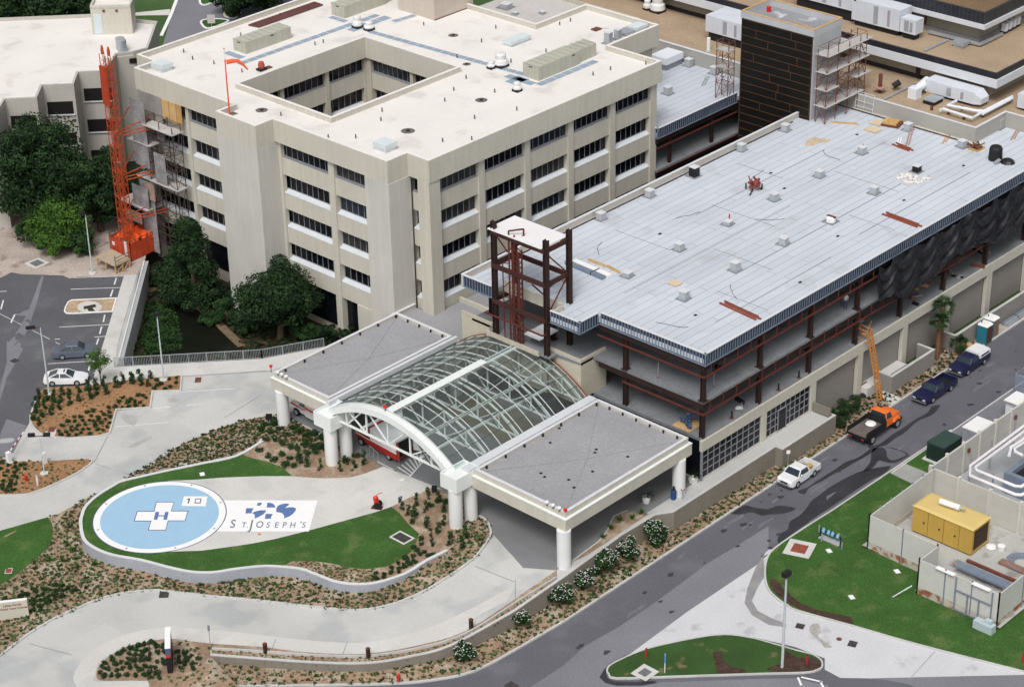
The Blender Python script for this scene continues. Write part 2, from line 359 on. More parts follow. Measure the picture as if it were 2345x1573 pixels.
trail = pw([(1752,1318),(1735,1345),(1722,1375),(1735,1398),(1768,1415),(1800,1428),(1800,1436),(1760,1430),(1722,1408),(1705,1380),(1712,1345),(1730,1300),(1748,1270)], 0)
drape('water_trail', trail, M('damp_concrete', (.27,.27,.27), .6, .2, .8, .1), .009, Z0, cut=False)
drape('gutter_stain', pw(KP(14, (830,1470),(870,1400),(930,1340),(1070,1270),(1060,1290),(930,1370),(890,1410),(895,1470),(960,1505),(1160,1510),(1320,1500),(1350,1520),(1200,1545),(980,1545),(880,1520)), 0), wet, .011, Z0, cut=False)
drape('mud_stain', smooth_path(pw(KP(15, (430,1010),(500,990),(525,1060),(500,1105),(590,1170),(620,1200),(560,1205),(520,1150),(490,1130),(430,1070)), 0), 3, True), M('mud_stain', (.36,.35,.33), .9, .25, 2, .2), .0085, Z0, cut=False)
# lawns on the low side
lr = pw(KP(15, (620,0),(350,170),(120,330),(50,430),(35,560),(60,680),(140,770),(230,830),(330,880),(800,1010),(1430,1190),(2338,1420)), 0)
lr = [(160,93.9),(149.68,94.0)] + smooth_path(lr, 3)
drape('lawn', lr + [(160,60),(230,60),(230,86),(170,89)], grass, .10, Z0, step=6)
kerb(lr, kerbm, -.16, .14, Z0)
isl = smooth_path(pw(KP(14, (905,1450),(890,1410),(930,1360),(1070,1290),(1250,1220),(1500,1160),(1800,1105),(2000,1095),(2200,1125)) + KP(15, (0,1145),(190,1200),(330,1240),(450,1270),(530,1320),(545,1380),(500,1415),(380,1440),(0,1450)) + KP(14, (1500,1475),(980,1490)), 0), 3, True)
drape('traffic_island_lawn', isl, grass2, .12, Z0, step=6); kerb(isl, kerbm, -.14, .15, Z0, True)
# bare soil edges
drape('soil_strip', pw(KP(15, (75,590),(130,600),(200,690),(330,800),(500,870),(640,900),(790,930),(820,990),(700,975),(500,915),(330,860),(220,800),(120,720),(70,650)), .1), M('dark_soil', (.06,.035,.025), .98, .4, 1.5, .4, 5), .113, Z0, cut=False)
drape('soil_patch', pw(KP(15, (200,1230),(330,1300),(450,1290),(520,1330),(530,1380),(480,1410),(300,1420),(150,1425),(30,1400),(100,1370),(190,1340)), .1), MATS['dark_soil'], .135, Z0, cut=False)
drape('trench', pw(KP(14, (1840,1245),(1920,1250),(1930,1320),(2010,1380),(2130,1400),(2130,1435),(1880,1440),(1860,1340)), .1), MATS['dark_soil'], .136, Z0, cut=False)
# narrow lawn, kerb and pavement by the utility yard
kerb([(149.7,93.9),(230,93.9)], kerbm, -.16, .13, Z0)
drape('yard_pavement', [(151.5,88.9),(158.5,93.8),(230,93.8),(230,60),(151.5,60)], asph2, .108, Z0, cut=False)
drape('yard_path', pw(KP(11, (1140,1180),(1250,1085),(1480,1180),(1480,1215),(1350,1280)), .1), M('yard_concrete', (.33,.33,.31), .95, .15, .5, .12), .112, Z0, cut=False)
drape('yard_slab', [(137.6,88.7),(148.1,88.7),(148.1,73),(134.8,73),(134.8,81.3),(137.6,81.3)], M('yard_slab_concrete', (.42,.42,.40), .95, .14, .35, .12, stain=(.27,.26,.24), stn=.55), .30, Z0, cut=False)
drape('plant_slab', [(148.3,88.6),(190,88.6),(190,60),(148.3,60)], concg, .30, Z0, cut=False)
# planting strip between the road kerb and the garden wall, sloping down
kerb(strip_edge, kerbm, .2, .15, Z0)
def basez(x, y): return .5 if x < 108 else max(.14, .5-.36*(x-108)/14)
n = 60
def resample(path, n):
    P = [Vector(p[:2]) for p in path]; L = [0]
    for a, b in zip(P, P[1:]): L.append(L[-1]+(b-a).length)
    out = []
    for k in range(n+1):
        t = L[-1]*k/n; i = max(j for j in range(len(L)) if L[j] <= t+1e-9); i = min(i, len(P)-2)
        out.append(P[i].lerp(P[i+1], (t-L[i])/max(1e-6, L[i+1]-L[i])))
    return out
lo_ = resample(strip_edge[12:], n)
lo_ = resample([p for p in strip_edge if -10 < p[0] < 153], n)
hi_ = resample([(84.0,121.0)] + [p for p in wallpath if p[1] < 120][:], n)
strip_world = [(p.x, p.y+.2) for p in lo_] + [(p.x, p.y) for p in reversed(hi_)]
mb = MB(); vs = []
for a, b in zip(lo_, hi_):
    a = Vector((a.x, a.y+.18)); zb = basez(b.x, b.y)
    for k in range(4): t = k/3; q = a.lerp(b, t); vs.append((q.x, q.y, .12+(zb-.12)*sm(0, 1, t)))
mb.add(vs, [(i*4+k, i*4+4+k, i*4+5+k, i*4+1+k) for i in range(n) for k in range(3)])
tag(mb.build('planting_strip', mulch), kind='structure')
strip_rows = [(vs[i*4+k]) for i in range(n+1) for k in range(4)]
strip2 = [(152.2,101.1),(152.2,104.4),(160.9,104.4),(160.9,102.9),(170,102.9),(170,104.4),(174.5,104.4),(174.5,102.3),(178.4,102.3),(178.4,101.1)]
drape('planting_bed', strip2, mulch, .13, Z0, cut=False)
drape('door_path', pw(KP(11, (1050,480),(1160,580),(1250,520),(1090,440)), .13), concw, .137, Z0, cut=False)
drape('storage_verge', [(175.6,101.05),(215,101.05),(215,102.2),(175.6,102.2)], dirt, .12, Z0, cut=False)
# garden wall with planter
o = MB().ring(wallpath, .22, lambda x, y: .05, lambda x, y: G(x, y)+.30 if x < 118 else 2.14).build('garden_wall', wallbr, fix=True) if False else None
wl = wallpath[:]
gwall = thing('garden_wall', (wl[0][0], wl[0][1], .5), 'long curving tan block retaining wall beside the service road, below the drive', 'wall')
MB().ring(wl, .20, lambda x, y: .02, lambda x, y: (G(x, y)+.26) if x < 116 else 2.10, False).build('wall', wallbr, gwall, fix=True)
MB().ring(wl, .26, lambda x, y: (G(x, y)+.262) if x < 116 else 2.102, lambda x, y: (G(x, y)+.33) if x < 116 else 2.17, False).build('coping', kerbm, gwall, fix=True)
inner = gw(KP(12, (1890,1205)) + KP(13, (0,1225),(500,1260),(1000,1270),(1500,1195),(1900,1070),(2338,800)) + KP(14, (450,570)), .3)
inner = smooth_path(inner, 4)
pw2 = thing('planter_wall', (inner[0][0], inner[0][1], 1), 'low pale kerb wall along the drive side of the narrow planter', 'wall')
MB().ring(inner, .12, lambda x, y: G(x, y)-.1, lambda x, y: G(x, y)+.26, False).build('wall', kerbm, pw2, fix=True)
planter = inner + [p for p in reversed(wl) if p[0] < inner[-1][0]+.3]
drape('planter_soil', planter, mulch, .05)
drape('soil_margin', [p for p in smooth_path(gw(KP(12,(1540,1128),(1880,1170),(2338,1200))+KP(13,(500,1250),(1000,1262),(1500,1180),(1900,1055),(2338,770))+KP(14,(450,515))),3)] + list(reversed(inner)), mulch, .03)
# bottom left bed and pavement
bl = gw(KP(12, (1880,1185),(1540,1130),(1300,1160),(1130,1200),(1000,1270),(900,1350),(860,1430),(875,1490),(940,1502),(1320,1500),(1335,1559),(1335,1900)) , 0)
bl = smooth_path(bl[:9], 3) + bl[9:]
drape('island_bed', bl + [(80,100),(85,106),(88.2,118.6)], mulch, .06)
path_ = smooth_path(gw(KP(12, (1890,1180),(1540,1125),(1130,1190),(980,1270),(880,1350),(845,1450),(870,1510),(1320,1510))), 3)
outp = smooth_path(gw(KP(13, (2338,650),(1900,880),(1500,1050),(1000,1160),(500,1140),(0,1085)) + KP(12, (1890,1045),(1550,1025),(1250,1055),(1000,1135),(800,1260),(690,1380),(655,1480),(690,1559),(760,1700))), 3)
op2 = [p for p in outp]
drape('pavement', outp + list(reversed(smooth_path(gw(KP(14,(0,795),(-300,950))+KP(13,(1900,1070),(1500,1190),(1000,1262),(500,1250),(0,1215))+KP(12,(1880,1180),(1540,1128),(1130,1195),(980,1270),(880,1350),(850,1450),(870,1508),(1320,1508),(1320,1700))), 3))), concw, .012)
# front bed between the mound and the loop drive
front_kerb = smooth_path(gw(KP(12, (-900,1850),(-400,1560),(0,1290),(250,1100),(500,950),(700,860),(900,780),(1100,730),(1350,705),(1500,715),(1900,760),(2338,800)) + KP(13, (500,850),(850,880),(1050,870),(1330,800),(1640,650),(1960,430),(2100,260),(2130,180),(2100,90),(2040,40),(1930,10))), 3)
MZ = 2.04
mound_w = smooth_path([(at(*p, MZ+.08).x, at(*p, MZ+.08).y) for p in KP(9, (90,880)) + KP(8, (2338,885),(2100,1020),(1800,1085),(1500,1147),(1250,1203),(1080,1245),(1000,1285),(850,1380),(750,1475),(715,1559)) + KP(12, (705,80),(715,180),(750,260),(850,330),(1000,385),(1250,430),(1500,495),(1700,535),(1900,540),(2100,510),(2338,485)) + KP(13, (250,490),(420,510),(560,560),(720,620),(900,645),(1080,635),(1250,590),(1400,530),(1560,430),(1740,340))], 4)
half = len(mound_w)*9//32
bed_front = front_kerb + gw(KP(9, (1790,1340))) + list(reversed(mound_w[half:])) + gw(KP(8, (870,1352),(480,1559)) + KP(12, (430,45),(200,110),(0,165),(-700,350)), 0)
drape('front_bed', bed_front, mulch, .05)
kerb(front_kerb, kerbm, .2, .14)
kerb(gw(KP(12, (-700,350),(0,165),(430,45)) + KP(8, (480,1559),(870,1352))), kerbm, -.12, .05)
ll = gw(KP(12, (-700,350),(0,170),(430,47),(470,130),(460,250),(400,340),(250,480),(100,590),(0,650),(-700,1000)))
drape('side_lawn', ll[:3] + smooth_path(ll[2:], 3)[1:], grass, .075)
# north bed, left bed, gate bed
nb = gw(KP(8, (1080,1245),(1350,1100),(1600,930),(1900,800),(2150,715),(2280,690)) + KP(9, (0,690),(120,670),(200,665),(330,700),(640,850),(820,960),(700,1000),(420,960),(100,880)) + KP(8, (2338,890),(2100,1020),(1800,1085),(1500,1147),(1250,1203)))
drape('north_bed', nb, mulch, .05); kerb(smooth_path(gw(KP(8, (1080,1245),(1350,1100),(1600,930),(1900,800),(2150,715),(2338,675)) + KP(9, (120,668),(330,700),(640,852))), 3), kerbm, -.14, .06)
stepbed = gw(KP(8, (405,425),(820,402),(1000,372),(1200,350),(1620,314),(1615,455),(1365,460),(1345,605),(1045,625),(985,830),(880,860),(620,878),(480,870),(370,845),(300,790),(262,710),(290,600),(340,470)))
drape('shrub_bed', stepbed, mulch2, .06)
kerb(gw(KP(8, (1630,312),(1618,455),(1368,460),(1348,605),(1045,623),(985,832),(880,862),(620,880),(480,870))), kerbm, -.17, .14); kerb(smooth_path(gw(KP(8, (370,850),(300,790),(262,710),(290,600),(345,470))), 3), kerbm, -.17, .14)
drape('inlet_apron', gw(KP(8, (370,845),(430,800),(515,795),(480,872))), concw, .075)
gb = gw(KP(8, (-700,1040),(0,1050),(120,1080),(400,1080),(680,1062),(810,1060),(825,1085),(700,1180),(500,1280),(300,1360),(180,1380),(0,1382),(-700,1375)))
drape('gate_bed', gb, mulch2, .06); kerb(smooth_path(gw(KP(8, (810,1060),(828,1090),(700,1185),(500,1285),(300,1365),(180,1385),(0,1388),(-700,1380))), 3), kerbm, -.17, .14)
# parking asphalt, walkway, markings
park = gw([(-600,650),(0,637),(15,630)] + KP(4, (100,912),(200,930),(400,935),(560,940),(620,965),(700,950),(1110,948)) + KP(8, (820,402),(405,425),(340,470),(290,600),(258,740),(200,840),(60,1040),(0,1040),(-800,1060)))
drape('parking_lot', park, asph3, .006)
walk = gw(KP(4, (1110,935),(1222,935)) + KP(8, (1060,0),(1020,240)) + [(600,822.5),(735,797),(760,790),(700,830),(620,849)] + KP(8, (1645,318),(1620,314),(1000,372),(820,402),(870,200)))
drape('walkway', walk, concw, .05)
kerb(gw([(620,849.5),(600,851)] + KP(8, (1645,320))), concg, .10, .055)
for a, b, w_ in (((-1100,30),(0,0),3), ): pass
def line(p, q, w=.12, dz=.012, mat=linep, zf=None):
    a, b = (gat(*p), gat(*q)) if zf is None else (at(*p, zf), at(*q, zf)); d = (b-a).normalized(); s_ = Vector((-d.y, d.x, 0))*w/2
    pts = [a-s_, b-s_, b+s_, a+s_]; zz = [(G(v.x, v.y) if zf is None else zf)+dz for v in pts]
    return tag(MB().add([(v.x, v.y, z) for v, z in zip(pts, zz)], [(0,1,2,3)]).build('painted_line', mat), kind='structure')
for a, b in ((K(4,630,1062), K(4,1075,1048)), (K(4,528,1400), K(4,975,1377)), (K(4,490,1508), K(4,950,1482)), (K(8,425,207), K(8,870,180)), (K(8,400,425), K(8,770,405)), (K(4,0,1083), K(4,60,1080)), (K(8,790,293), K(8,850,290)), (K(4,650,960), K(4,1100,945))): line(a, b)
for a, b in ((K(4,1038,962), K(4,1020,1020)), (K(4,1008,1065), K(4,985,1130)), (K(4,935,1290), K(4,922,1355)), (K(4,908,1395), K(4,890,1460)), (K(4,880,1500), K(4,860,1559)), (K(4,30,1160), K(4,8,1240)), (K(4,132,1288), K(4,98,1362))): line(a, b, .16)
line(K(8,805,215), K(8,788,275), .2)
for a, b in ((K(8,1030,768), K(8,1500,730)), (K(8,1370,605), K(8,1800,567)), (K(8,1620,458), K(8,2100,428))): line(a, b, .12, .014)
bp_ = smooth_path(gw(KP(4, (570,1265),(605,1175),(660,1160),(1045,1140),(1005,1265),(620,1285))), 2, True)
bp_ = gw(KP(4, (570,1262),(580,1225),(605,1178),(640,1160),(1045,1142),(1008,1265),(640,1285),(590,1282)))
drape('gravel_island', bp_, M('tan_gravel', (.40,.30,.20), .98, .2, 1, .3, 7), .05); kerb(bp_, whitep, -.14, .10, closed=True)
ci = [gat(*K(4, 800+110*math.cos(t*math.pi/8), 1225+52*math.sin(t*math.pi/8))) for t in range(16)]
drape('concrete_collar', [(p.x, p.y) for p in ci], concw, .056, cut=False)
for i in range(40):      # worn pale patches on the parking asphalt
    pass
drape('worn_track', gw(KP(4, (370,940),(390,950),(330,1180),(290,1300),(250,1420),(170,1559),(60,1559),(180,1400),(230,1300),(110,1290),(260,1240),(300,1130))), asph2, .0085)
drape('worn_track', gw(KP(8, (60,0),(230,0),(200,90),(120,230),(60,330),(0,540),(0,420),(60,200))), asph2, .0085)
drape('road_end_patch', gw(KP(8, (0,840),(60,700),(180,740),(240,760),(120,1000),(0,1040))), asph2, .010)
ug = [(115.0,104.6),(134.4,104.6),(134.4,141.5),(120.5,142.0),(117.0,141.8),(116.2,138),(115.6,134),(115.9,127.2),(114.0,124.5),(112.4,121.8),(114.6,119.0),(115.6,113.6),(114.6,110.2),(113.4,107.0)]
drape('canopy_drive', ug[:3] + smooth_path(ug[2:], 3)[1:], M('grey_pour_with_shade', (.20,.205,.215), .9, .1, .2, .08, 5, brick=(6.1,4.6,.02,.86)), .0165)  # grey concrete pour, its colour darkened further for the canopy's shade
drape('atrium_floor', [(127.5,117.5),(132.9,117.5),(132.9,132.5),(127.5,132.5)], M('olive_floor', (.17,.15,.10), .8, .1, .5, .1), .021)
rbed = gw(KP(14, (590,440),(740,330),(830,262),(900,175),(940,90),(960,40),(1080,-10),(1270,15),(1100,125),(870,285),(700,390)), 0)
drape('corner_bed', rbed, mulch, .05); kerb(rbed[:7], kerbm, .12, .10)
drape('terrace_floor', [(134.6,103.05),(143.9,103.05),(143.9,102.3),(151.1,102.3),(151.1,104.3),(134.6,104.3)], conc, .02)
for a, b in ((K(8,962,850),K(8,842,1085)),(K(8,850,1100),K(8,1160,1195)),(K(13,1980,480),K(13,2330,620)),(K(12,260,1170),K(12,640,1270)),(K(13,2338,780),K(13,2338,600)),(K(13,200,1130),K(13,170,1215)),(K(13,840,1150),K(13,800,1265)),(K(8,2338,480),K(8,2000,690))): line(a, b, .06, .02, M('joint_line', (.25,.25,.25), .9))
for q_ in (((0,880),(120,870),(110,905),(-10,915)),((1330,855),(1350,870),(1200,950),(1150,940)),((1110,650),(1220,690),(1190,760),(1090,700)),((1500,520),(1580,515),(1600,535),(1520,550))):
    drape('drive_stain', smooth_path(gw(KP(8, *q_)), 3, True), M('drive_stain', (.38,.38,.375), .9, .1, 2, .15), .0175)
drape('dark_base', gw(KP(4, (745,1220),(850,1198),(860,1222),(825,1232),(850,1262),(790,1262),(780,1240),(750,1245))), M('dark_patch', (.04,.035,.03)), .062)
for a, b in ((K(15,320,1470),K(15,365,1575)),(K(15,520,1505),K(15,555,1575)),(K(15,350,1468),K(15,540,1512)),(K(15,345,1545),K(15,400,1575))): line(a, b, .18, .016, whitep, 0.0)
# sandy dirt above the parking lot
dr = gw([(-600,648),(0,637),(15,630)] + KP(4, (100,912),(200,930),(400,935),(560,940),(620,965),(700,950),(1110,945),(1225,935),(1275,800),(1300,790)) + [(335,560),(300,500),(0,470),(-600,470)])
drape('dirt_ground', dr, dirt, .02)
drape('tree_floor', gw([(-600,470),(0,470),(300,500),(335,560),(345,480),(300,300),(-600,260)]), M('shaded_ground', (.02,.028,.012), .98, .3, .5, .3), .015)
# mound: lawn, retaining wall, slab
mound = thing('helipad_mound_wall', (mound_w[40][0], mound_w[40][1], 1), 'curving pale concrete retaining wall wrapped round the helicopter pad lawn', 'wall')
rw = M('retaining_wall_concrete', (.36,.38,.43), .9, .12, .4, .08, 6)
MB().ring(mound_w, .28, lambda x, y: G(x, y)-.2, MZ+.04, False).build('wall', rw, mound, fix=True)
MB().ring(mound_w, .30, MZ+.041, MZ+.10, False).build('coping', M('pale_coping', (.60,.61,.62), .8, .05, .5, .06), mound, fix=True)
t_ = lambda i, *p: [(at(*K(i, *q), MZ).x, at(*K(i, *q), MZ).y) for q in p]
lawn_e = t_(13, (1740,335),(1600,300),(1480,180),(1380,100),(1300,0)) + t_(9, (1240,1490),(1130,1150),(1000,1185),(850,1222),(620,1228),(350,1210),(260,1130),(120,1075),(0,1050)) + t_(8, (2150,1010))
MZf = lambda x, y: MZ
drape('mound_lawn', mound_w[2:] + lawn_e, grass, 0, MZf, cut=False)
slab = t_(8, (1500,1250),(1740,1240),(2000,1220),(2338,1208)) + t_(9, (350,1208),(620,1226),(850,1220),(1000,1183),(1110,1142),(1160,1120),(1700,1330),(1590,1310),(1490,1360),(1370,1410),(1235,1480),(1000,1559)) + t_(13, (1080,0),(700,105),(500,160),(200,235),(0,275)) + t_(12, (2100,300),(1800,340),(1500,350))
drape('helipad_slab', slab, concw, .006, MZf, cut=False)
rb = t_(9, (1235,1480),(1370,1410),(1490,1360),(1590,1310),(1680,1340),(1790,1400),(1900,1500)) + t_(13, (1900,20),(1890,150),(1860,250),(1740,335))
drape('mound_bed', rb + t_(13, (1560,430),(1480,470),(1400,530),(1250,590),(1080,635),(900,645),(720,620),(560,560),(420,510),(260,478),(350,435),(550,435),(700,455),(850,490),(1000,508),(1200,480),(1350,400),(1430,335),(1480,190),(1380,100),(1300,0)), mulch, .009, MZf, cut=False)
drape('mound_bed', t_(9, (0,1050),(120,1075),(260,1130),(350,1210),(620,1228),(850,1222),(1000,1185),(1110,1140),(1110,1085),(1040,1060),(900,1000),(640,850),(330,700),(200,665),(0,690)) + t_(8, (2280,690),(2200,850),(2338,890),(2150,1010)), mulch, .009, MZf, cut=False)
# helipad markings
PC = Vector((97.88, 136.92, MZ)); E1 = Vector((5.38, -6.13, 0)).normalized(); E2 = Vector((-E1.y, E1.x, 0))
def disc(name, r, dz, mat, n=72, r0_=0):
    mb = MB()
    if r0_:
        mb.add([PC+Vector((r_*math.cos(2*math.pi*k/n), r_*math.sin(2*math.pi*k/n), dz)) for k in range(n) for r_ in (r0_, r)], [(2*k, 2*k+1, (2*k+3) % (2*n), (2*k+2) % (2*n)) for k in range(n)])
    else: mb.add([PC+Vector((r*math.cos(2*math.pi*k/n), r*math.sin(2*math.pi*k/n), dz)) for k in range(n)], [tuple(range(n))])
    return mb.build(name, mat)
pad = thing('helipad_marking', PC, 'round light blue helicopter pad with white rim, white cross and letter H', 'helipad')
ORG[pad.name] = PC
def inpad(o): o.parent = pad; o.location = -PC; return o
inpad(disc('outline', 5.97, .010, navyd)); inpad(disc('white_rim', 5.88, .014, whitep)); inpad(disc('blue_field', 5.28, .018, bluep))
def LP(x, y, dz): p = at(200+x*540/2338, 1080+y*540/2338, MZ+dz); return p
def lgpoly(name, polys, mat, dz, parent):
    mb = MB()
    for pl in polys:
        ps = [LP(x, y, dz) for x, y in pl]; tri = tessellate_polygon([[Vector((p.x, p.y, 0)) for p in ps]]); fs = []
        for t in tri:
            a, b, c = [ps[i] for i in t]; fs.append(t if (b-a).cross(c-a).z > 0 else (t[0], t[2], t[1]))
        mb.add(ps, fs)
    return mb.build(name, mat, parent)
cross = [(680,297),(862,297),(833,385),(1003,385),(972,487),(805,487),(778,580),(600,580),(628,490),(460,490),(492,388),(660,388)]
cxx = sum(p[0] for p in cross)/12; cyy = sum(p[1] for p in cross)/12
cin = [(686,303),(855,303),(826,392),(994,392),(966,481),(799,481),(773,574),(610,574),(636,483),(470,483),(498,395),(666,395)]
lgpoly('cross_outline', [cross], navyd, .022, pad); lgpoly('cross', [cin], whitep, .026, pad)
lgpoly('letter_h', [[(676,396),(712,396),(706,430),(764,430),(772,396),(806,396),(790,474),(754,474),(760,441),(702,441),(694,474),(658,474)]], navyp, .030, pad)
lgpoly('number_plate', [[(958,242),(1192,242),(1172,342),(934,338)]], whitep, .026, pad)
lgpoly('number', [[(988,268),(1012,262),(1022,262),(1006,312),(992,312),(1004,274),(986,276)], [(1072,264),(1130,264),(1130,272),(1080,272),(1072,303),(1116,303),(1122,272),(1132,272),(1124,312),(1060,312)]], navyd, .030, pad)
sg = thing('painted_hospital_sign', LP(1330,590,.01), 'white rectangle painted on the slab with blue leaf emblem and hospital name in thin capitals', 'painted sign')
lgpoly('panel', [[(1240,282),(2282,282),(2196,590),(1290,590)]], whitep, .007, sg)
em = []
em += [[(1690,306),(1735,306),(1715,335),(1680,335)], [(1575,360),(1652,360),(1632,385),(1628,410),(1568,412)]]
em += [[(1785,306),(1815,306),(1845,318),(1866,345),(1862,353),(1778,353)]]
em += [[(1770,415),(1842,417),(1825,440),(1818,465),(1758,465)]]
em += [[(1632,405),(1680,388),(1720,380),(1772,380),(1765,400),(1740,425),(1700,445),(1660,463),(1660,425)]]
em += [[(1874,400),(1872,365),(1890,335),(1925,320),(1965,312),(2002,318),(1998,328),(1975,345),(1960,358),(2005,350),(2045,350),(2068,362),(2065,385),(2040,415),(2005,440),(1950,462),(1952,435),(1930,408),(1900,402)]]
lgpoly('emblem', em, navyp, .011, sg)
mb = MB(); pen = 1410
for ch, sz, adv in (('S',92,92),('T',62,42),('.',60,20),('J',108,52),('O',74,84),('S',64,66),('E',64,62),('P',64,60),('H',64,78),("'",70,20),('S',64,60)):
    vs_, fs_ = font_mb(ch, 1, .006)
    mb.add([LP(pen + (v.x*sz*1.25) - (550-(550-v.y*sz*1.05))*-.17*0 + (v.y*sz*1.05)*.26, (552 if ch != 'J' else 566) - v.y*sz*1.22, .011) for v in vs_], fs_); pen += adv*1.24
mb.build('lettering', M('thin_navy_lettering', (.10,.12,.22), .7), sg)
# ------------------------------------------------------------------ existing hospital block
ob = thing('hospital_block', (134.5,141,0), 'five storey beige hospital block with white roof, ribbon windows and a square courtyard', 'building')
RZ, TZ = 22.15, 22.7
outer = [(134.0,143.6),(136.75,143.6),(136.75,140.6),(172.4,140.6),(172.4,148.05),(181.0,148.05),(181.0,159.0),(172.4,159.0),(172.4,186.0),(136.75,186.0),(136.75,183.0),(134.0,183.0),(134.0,166.55),(131.6,166.55),(131.6,160.3),(134.0,160.3)]
court = [(138.4,156.3),(138.4,170.65),(156.8,170.65),(156.8,156.3)]      # clockwise: inside face points into the roof
I_ = .31
rects = [(134+I_,143.6+I_,137.06,183-I_),(131.6+I_,160.3+I_,134+I_,166.55-I_),(137.06,140.6+I_,138.4-I_,186-I_),(138.4-I_,140.6+I_,156.8+I_,156.3-I_),(138.4-I_,170.65+I_,156.8+I_,186-I_),(156.8+I_,140.6+I_,172.4-I_,186-I_),(172.4-I_,148.05+I_,181-I_,159-I_)]
mb = MB()
for a in rects: mb.box(a[0], a[1], 20.36, a[2], a[3], RZ)
mb.build('roof', roofw, ob)
MB().ring(outer, .30, 20.3, TZ).ring(court, .30, 20.3, TZ).build('fascia', beige, ob)
MB().ring(outer, .34, TZ, TZ+.05).ring(court, .34, TZ, TZ+.05).build('coping', M('white_coping', (.74,.71,.69), .7, .04, .5, .04), ob)
# solid core behind the windows
core = MB()
for a in ((135.2,147,138.0,182.5),(137.9,141.8,156.4,155.7),(137.9,171.8,156.0,185.5),(157.9,141.8,171.7,185.5),(171.7,149,180.5,158.4)): core.box(a[0], a[1], -.1, a[2], a[3], 20.3)
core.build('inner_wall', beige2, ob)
MB().box(131.6,160.3,-.1,134.9,166.55,20.3).build('stair_tower', ribbed, ob); MB().box(133.95,143.5,-.1,137.0,146.9,20.28).build('stair_tower', ribbed, ob)
ROWS = [(18.6,20.3,16.55,.35,.06),(14.8,16.55,12.65,.62,.34),(10.95,12.65,8.8,.62,.34),(7.1,8.8,4.9,.62,.34)]
rg_ = random.Random(2); GL = [glassd]*5 + [M('blue_dark_glass', (.018,.024,.036), .12, .3, .6, .1, spec=.5), M('shaded_glass', (.035,.035,.035), .3, .4, 1.2, .1, spec=.3)]
def facade(root, ax, pl, sgn, bays, rows=ROWS, pane=.84, gw_=None):
    # ax 0: face normal along X (bays run along Y); ax 1: face normal along Y. sgn: outward direction
    def bx(mb, a0, a1, d0, d1, z0, z1):     # d measured outwards from plane
        if ax == 0: mb.box(pl+sgn*d0, a0, z0, pl+sgn*d1, a1, z1)
        else: mb.box(a0, pl+sgn*d0, z0, a1, pl+sgn*d1, z1)
    def pt(a, d, z): return (pl+sgn*d, a, z) if ax == 0 else (a, pl+sgn*d, z)
    for (a0, a1) in bays:
        for (s0, s1, b0, rec, sl) in rows:
            sp = MB(); bx(sp, a0, a1, -rec-.1, -.06, b0, s0-sl); sp.build('spandrel', beige, root)
            q = [pt(a0, -.04, s0-sl-.02), pt(a1, -.04, s0-sl-.02), pt(a1, -.04, s0-sl+.05), pt(a0, -.04, s0-sl+.05), pt(a0, -rec-.05, s0-sl-.02), pt(a1, -rec-.05, s0-sl-.02), pt(a1, -rec-.05, s0+.02), pt(a0, -rec-.05, s0+.02)]
            MB().add(q, [(0,1,2,3),(3,2,6,7),(4,7,6,5),(0,4,5,1),(0,3,7,4),(1,5,6,2)]).build('window_sill', sill if rec > .5 else frame, root, fix=True)
            g = MB(); bx(g, a0+.02, a1-.02, -rec-.12, -rec, s0, s1); w = g.build('window', rg_.choice(GL), root)
            n_ = max(1, round((a1-a0)/pane)); f = MB(); st = (a1-a0)/n_
            for k in range(n_+1): bx(f, a0+k*st-.024, a0+k*st+.024, -rec+.002, -rec+.07, s0, s1)
            bx(f, a0, a1, -rec+.004, -rec+.06, s1-.06, s1-.001); bx(f, a0, a1, -rec+.004, -rec+.06, s0+.001, s0+.05); f.build('window_frame', frame, w)
        if gw_:
            g = MB(); bx(g, a0+.02, a1-.02, -.72, -.6, gw_[0], gw_[1]); g.build('ground_window', glassd, root)
def cols(root, ax, pl, sgn, cs, z0=-.1, z1=20.29, mat=beige, d=.12, w=.8):
    for c in cs:
        a0, a1 = c if isinstance(c, tuple) else (c-w/2, c+w/2); mb = MB()
        if ax == 0: mb.box(pl+sgn*d, a0, z0, pl-sgn*.72, a1, z1)
        else: mb.box(a0, pl+sgn*d, z0, a1, pl-sgn*.72, z1)
        mb.build('column', mat, root)
facade(ob, 1, 141.1, -1, [(138.3,144.1),(144.95,150.95),(151.75,157.65),(158.45,164.35),(165.2,171.1)])
cols(ob, 1, 141.1, -1, [(144.1,144.95),(150.95,151.75),(157.65,158.45),(164.35,165.2),(171.1,172.1)]); MB().box(136.75,140.7,-.1,138.3,142.3,20.29).build('column', beige, ob)
facade(ob, 0, 137.15, -1, [(142.3,143.5)], pane=.6)
facade(ob, 0, 134.5, -1, [(146.7,151.9),(152.75,160.3)], gw_=(.9,4.9)); facade(ob, 0, 134.5, -1, [(166.55,170.0+.3),(170.3,174.7),(175.2,181.9)], gw_=(1.5,4.9))
cols(ob, 0, 134.5, -1, [(151.9,152.75),(174.7,175.2),(181.9,182.7)])
MB().box(134.35,146.9,4.9,134.9,147.3,20.28).box(134.45,146.5,.3,134.9,149.6,4.9).build('pier', beige, ob)
MB().box(134.38,159.9,.3,134.9,160.3,20.28).build('pier', beige, ob)
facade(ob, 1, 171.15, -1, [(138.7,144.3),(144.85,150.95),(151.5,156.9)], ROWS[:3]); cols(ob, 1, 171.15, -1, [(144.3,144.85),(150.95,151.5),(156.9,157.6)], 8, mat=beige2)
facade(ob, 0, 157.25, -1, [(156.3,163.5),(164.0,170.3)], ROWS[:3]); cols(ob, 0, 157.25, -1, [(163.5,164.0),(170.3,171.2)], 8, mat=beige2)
facade(ob, 0, 171.9, -1, [], ROWS)
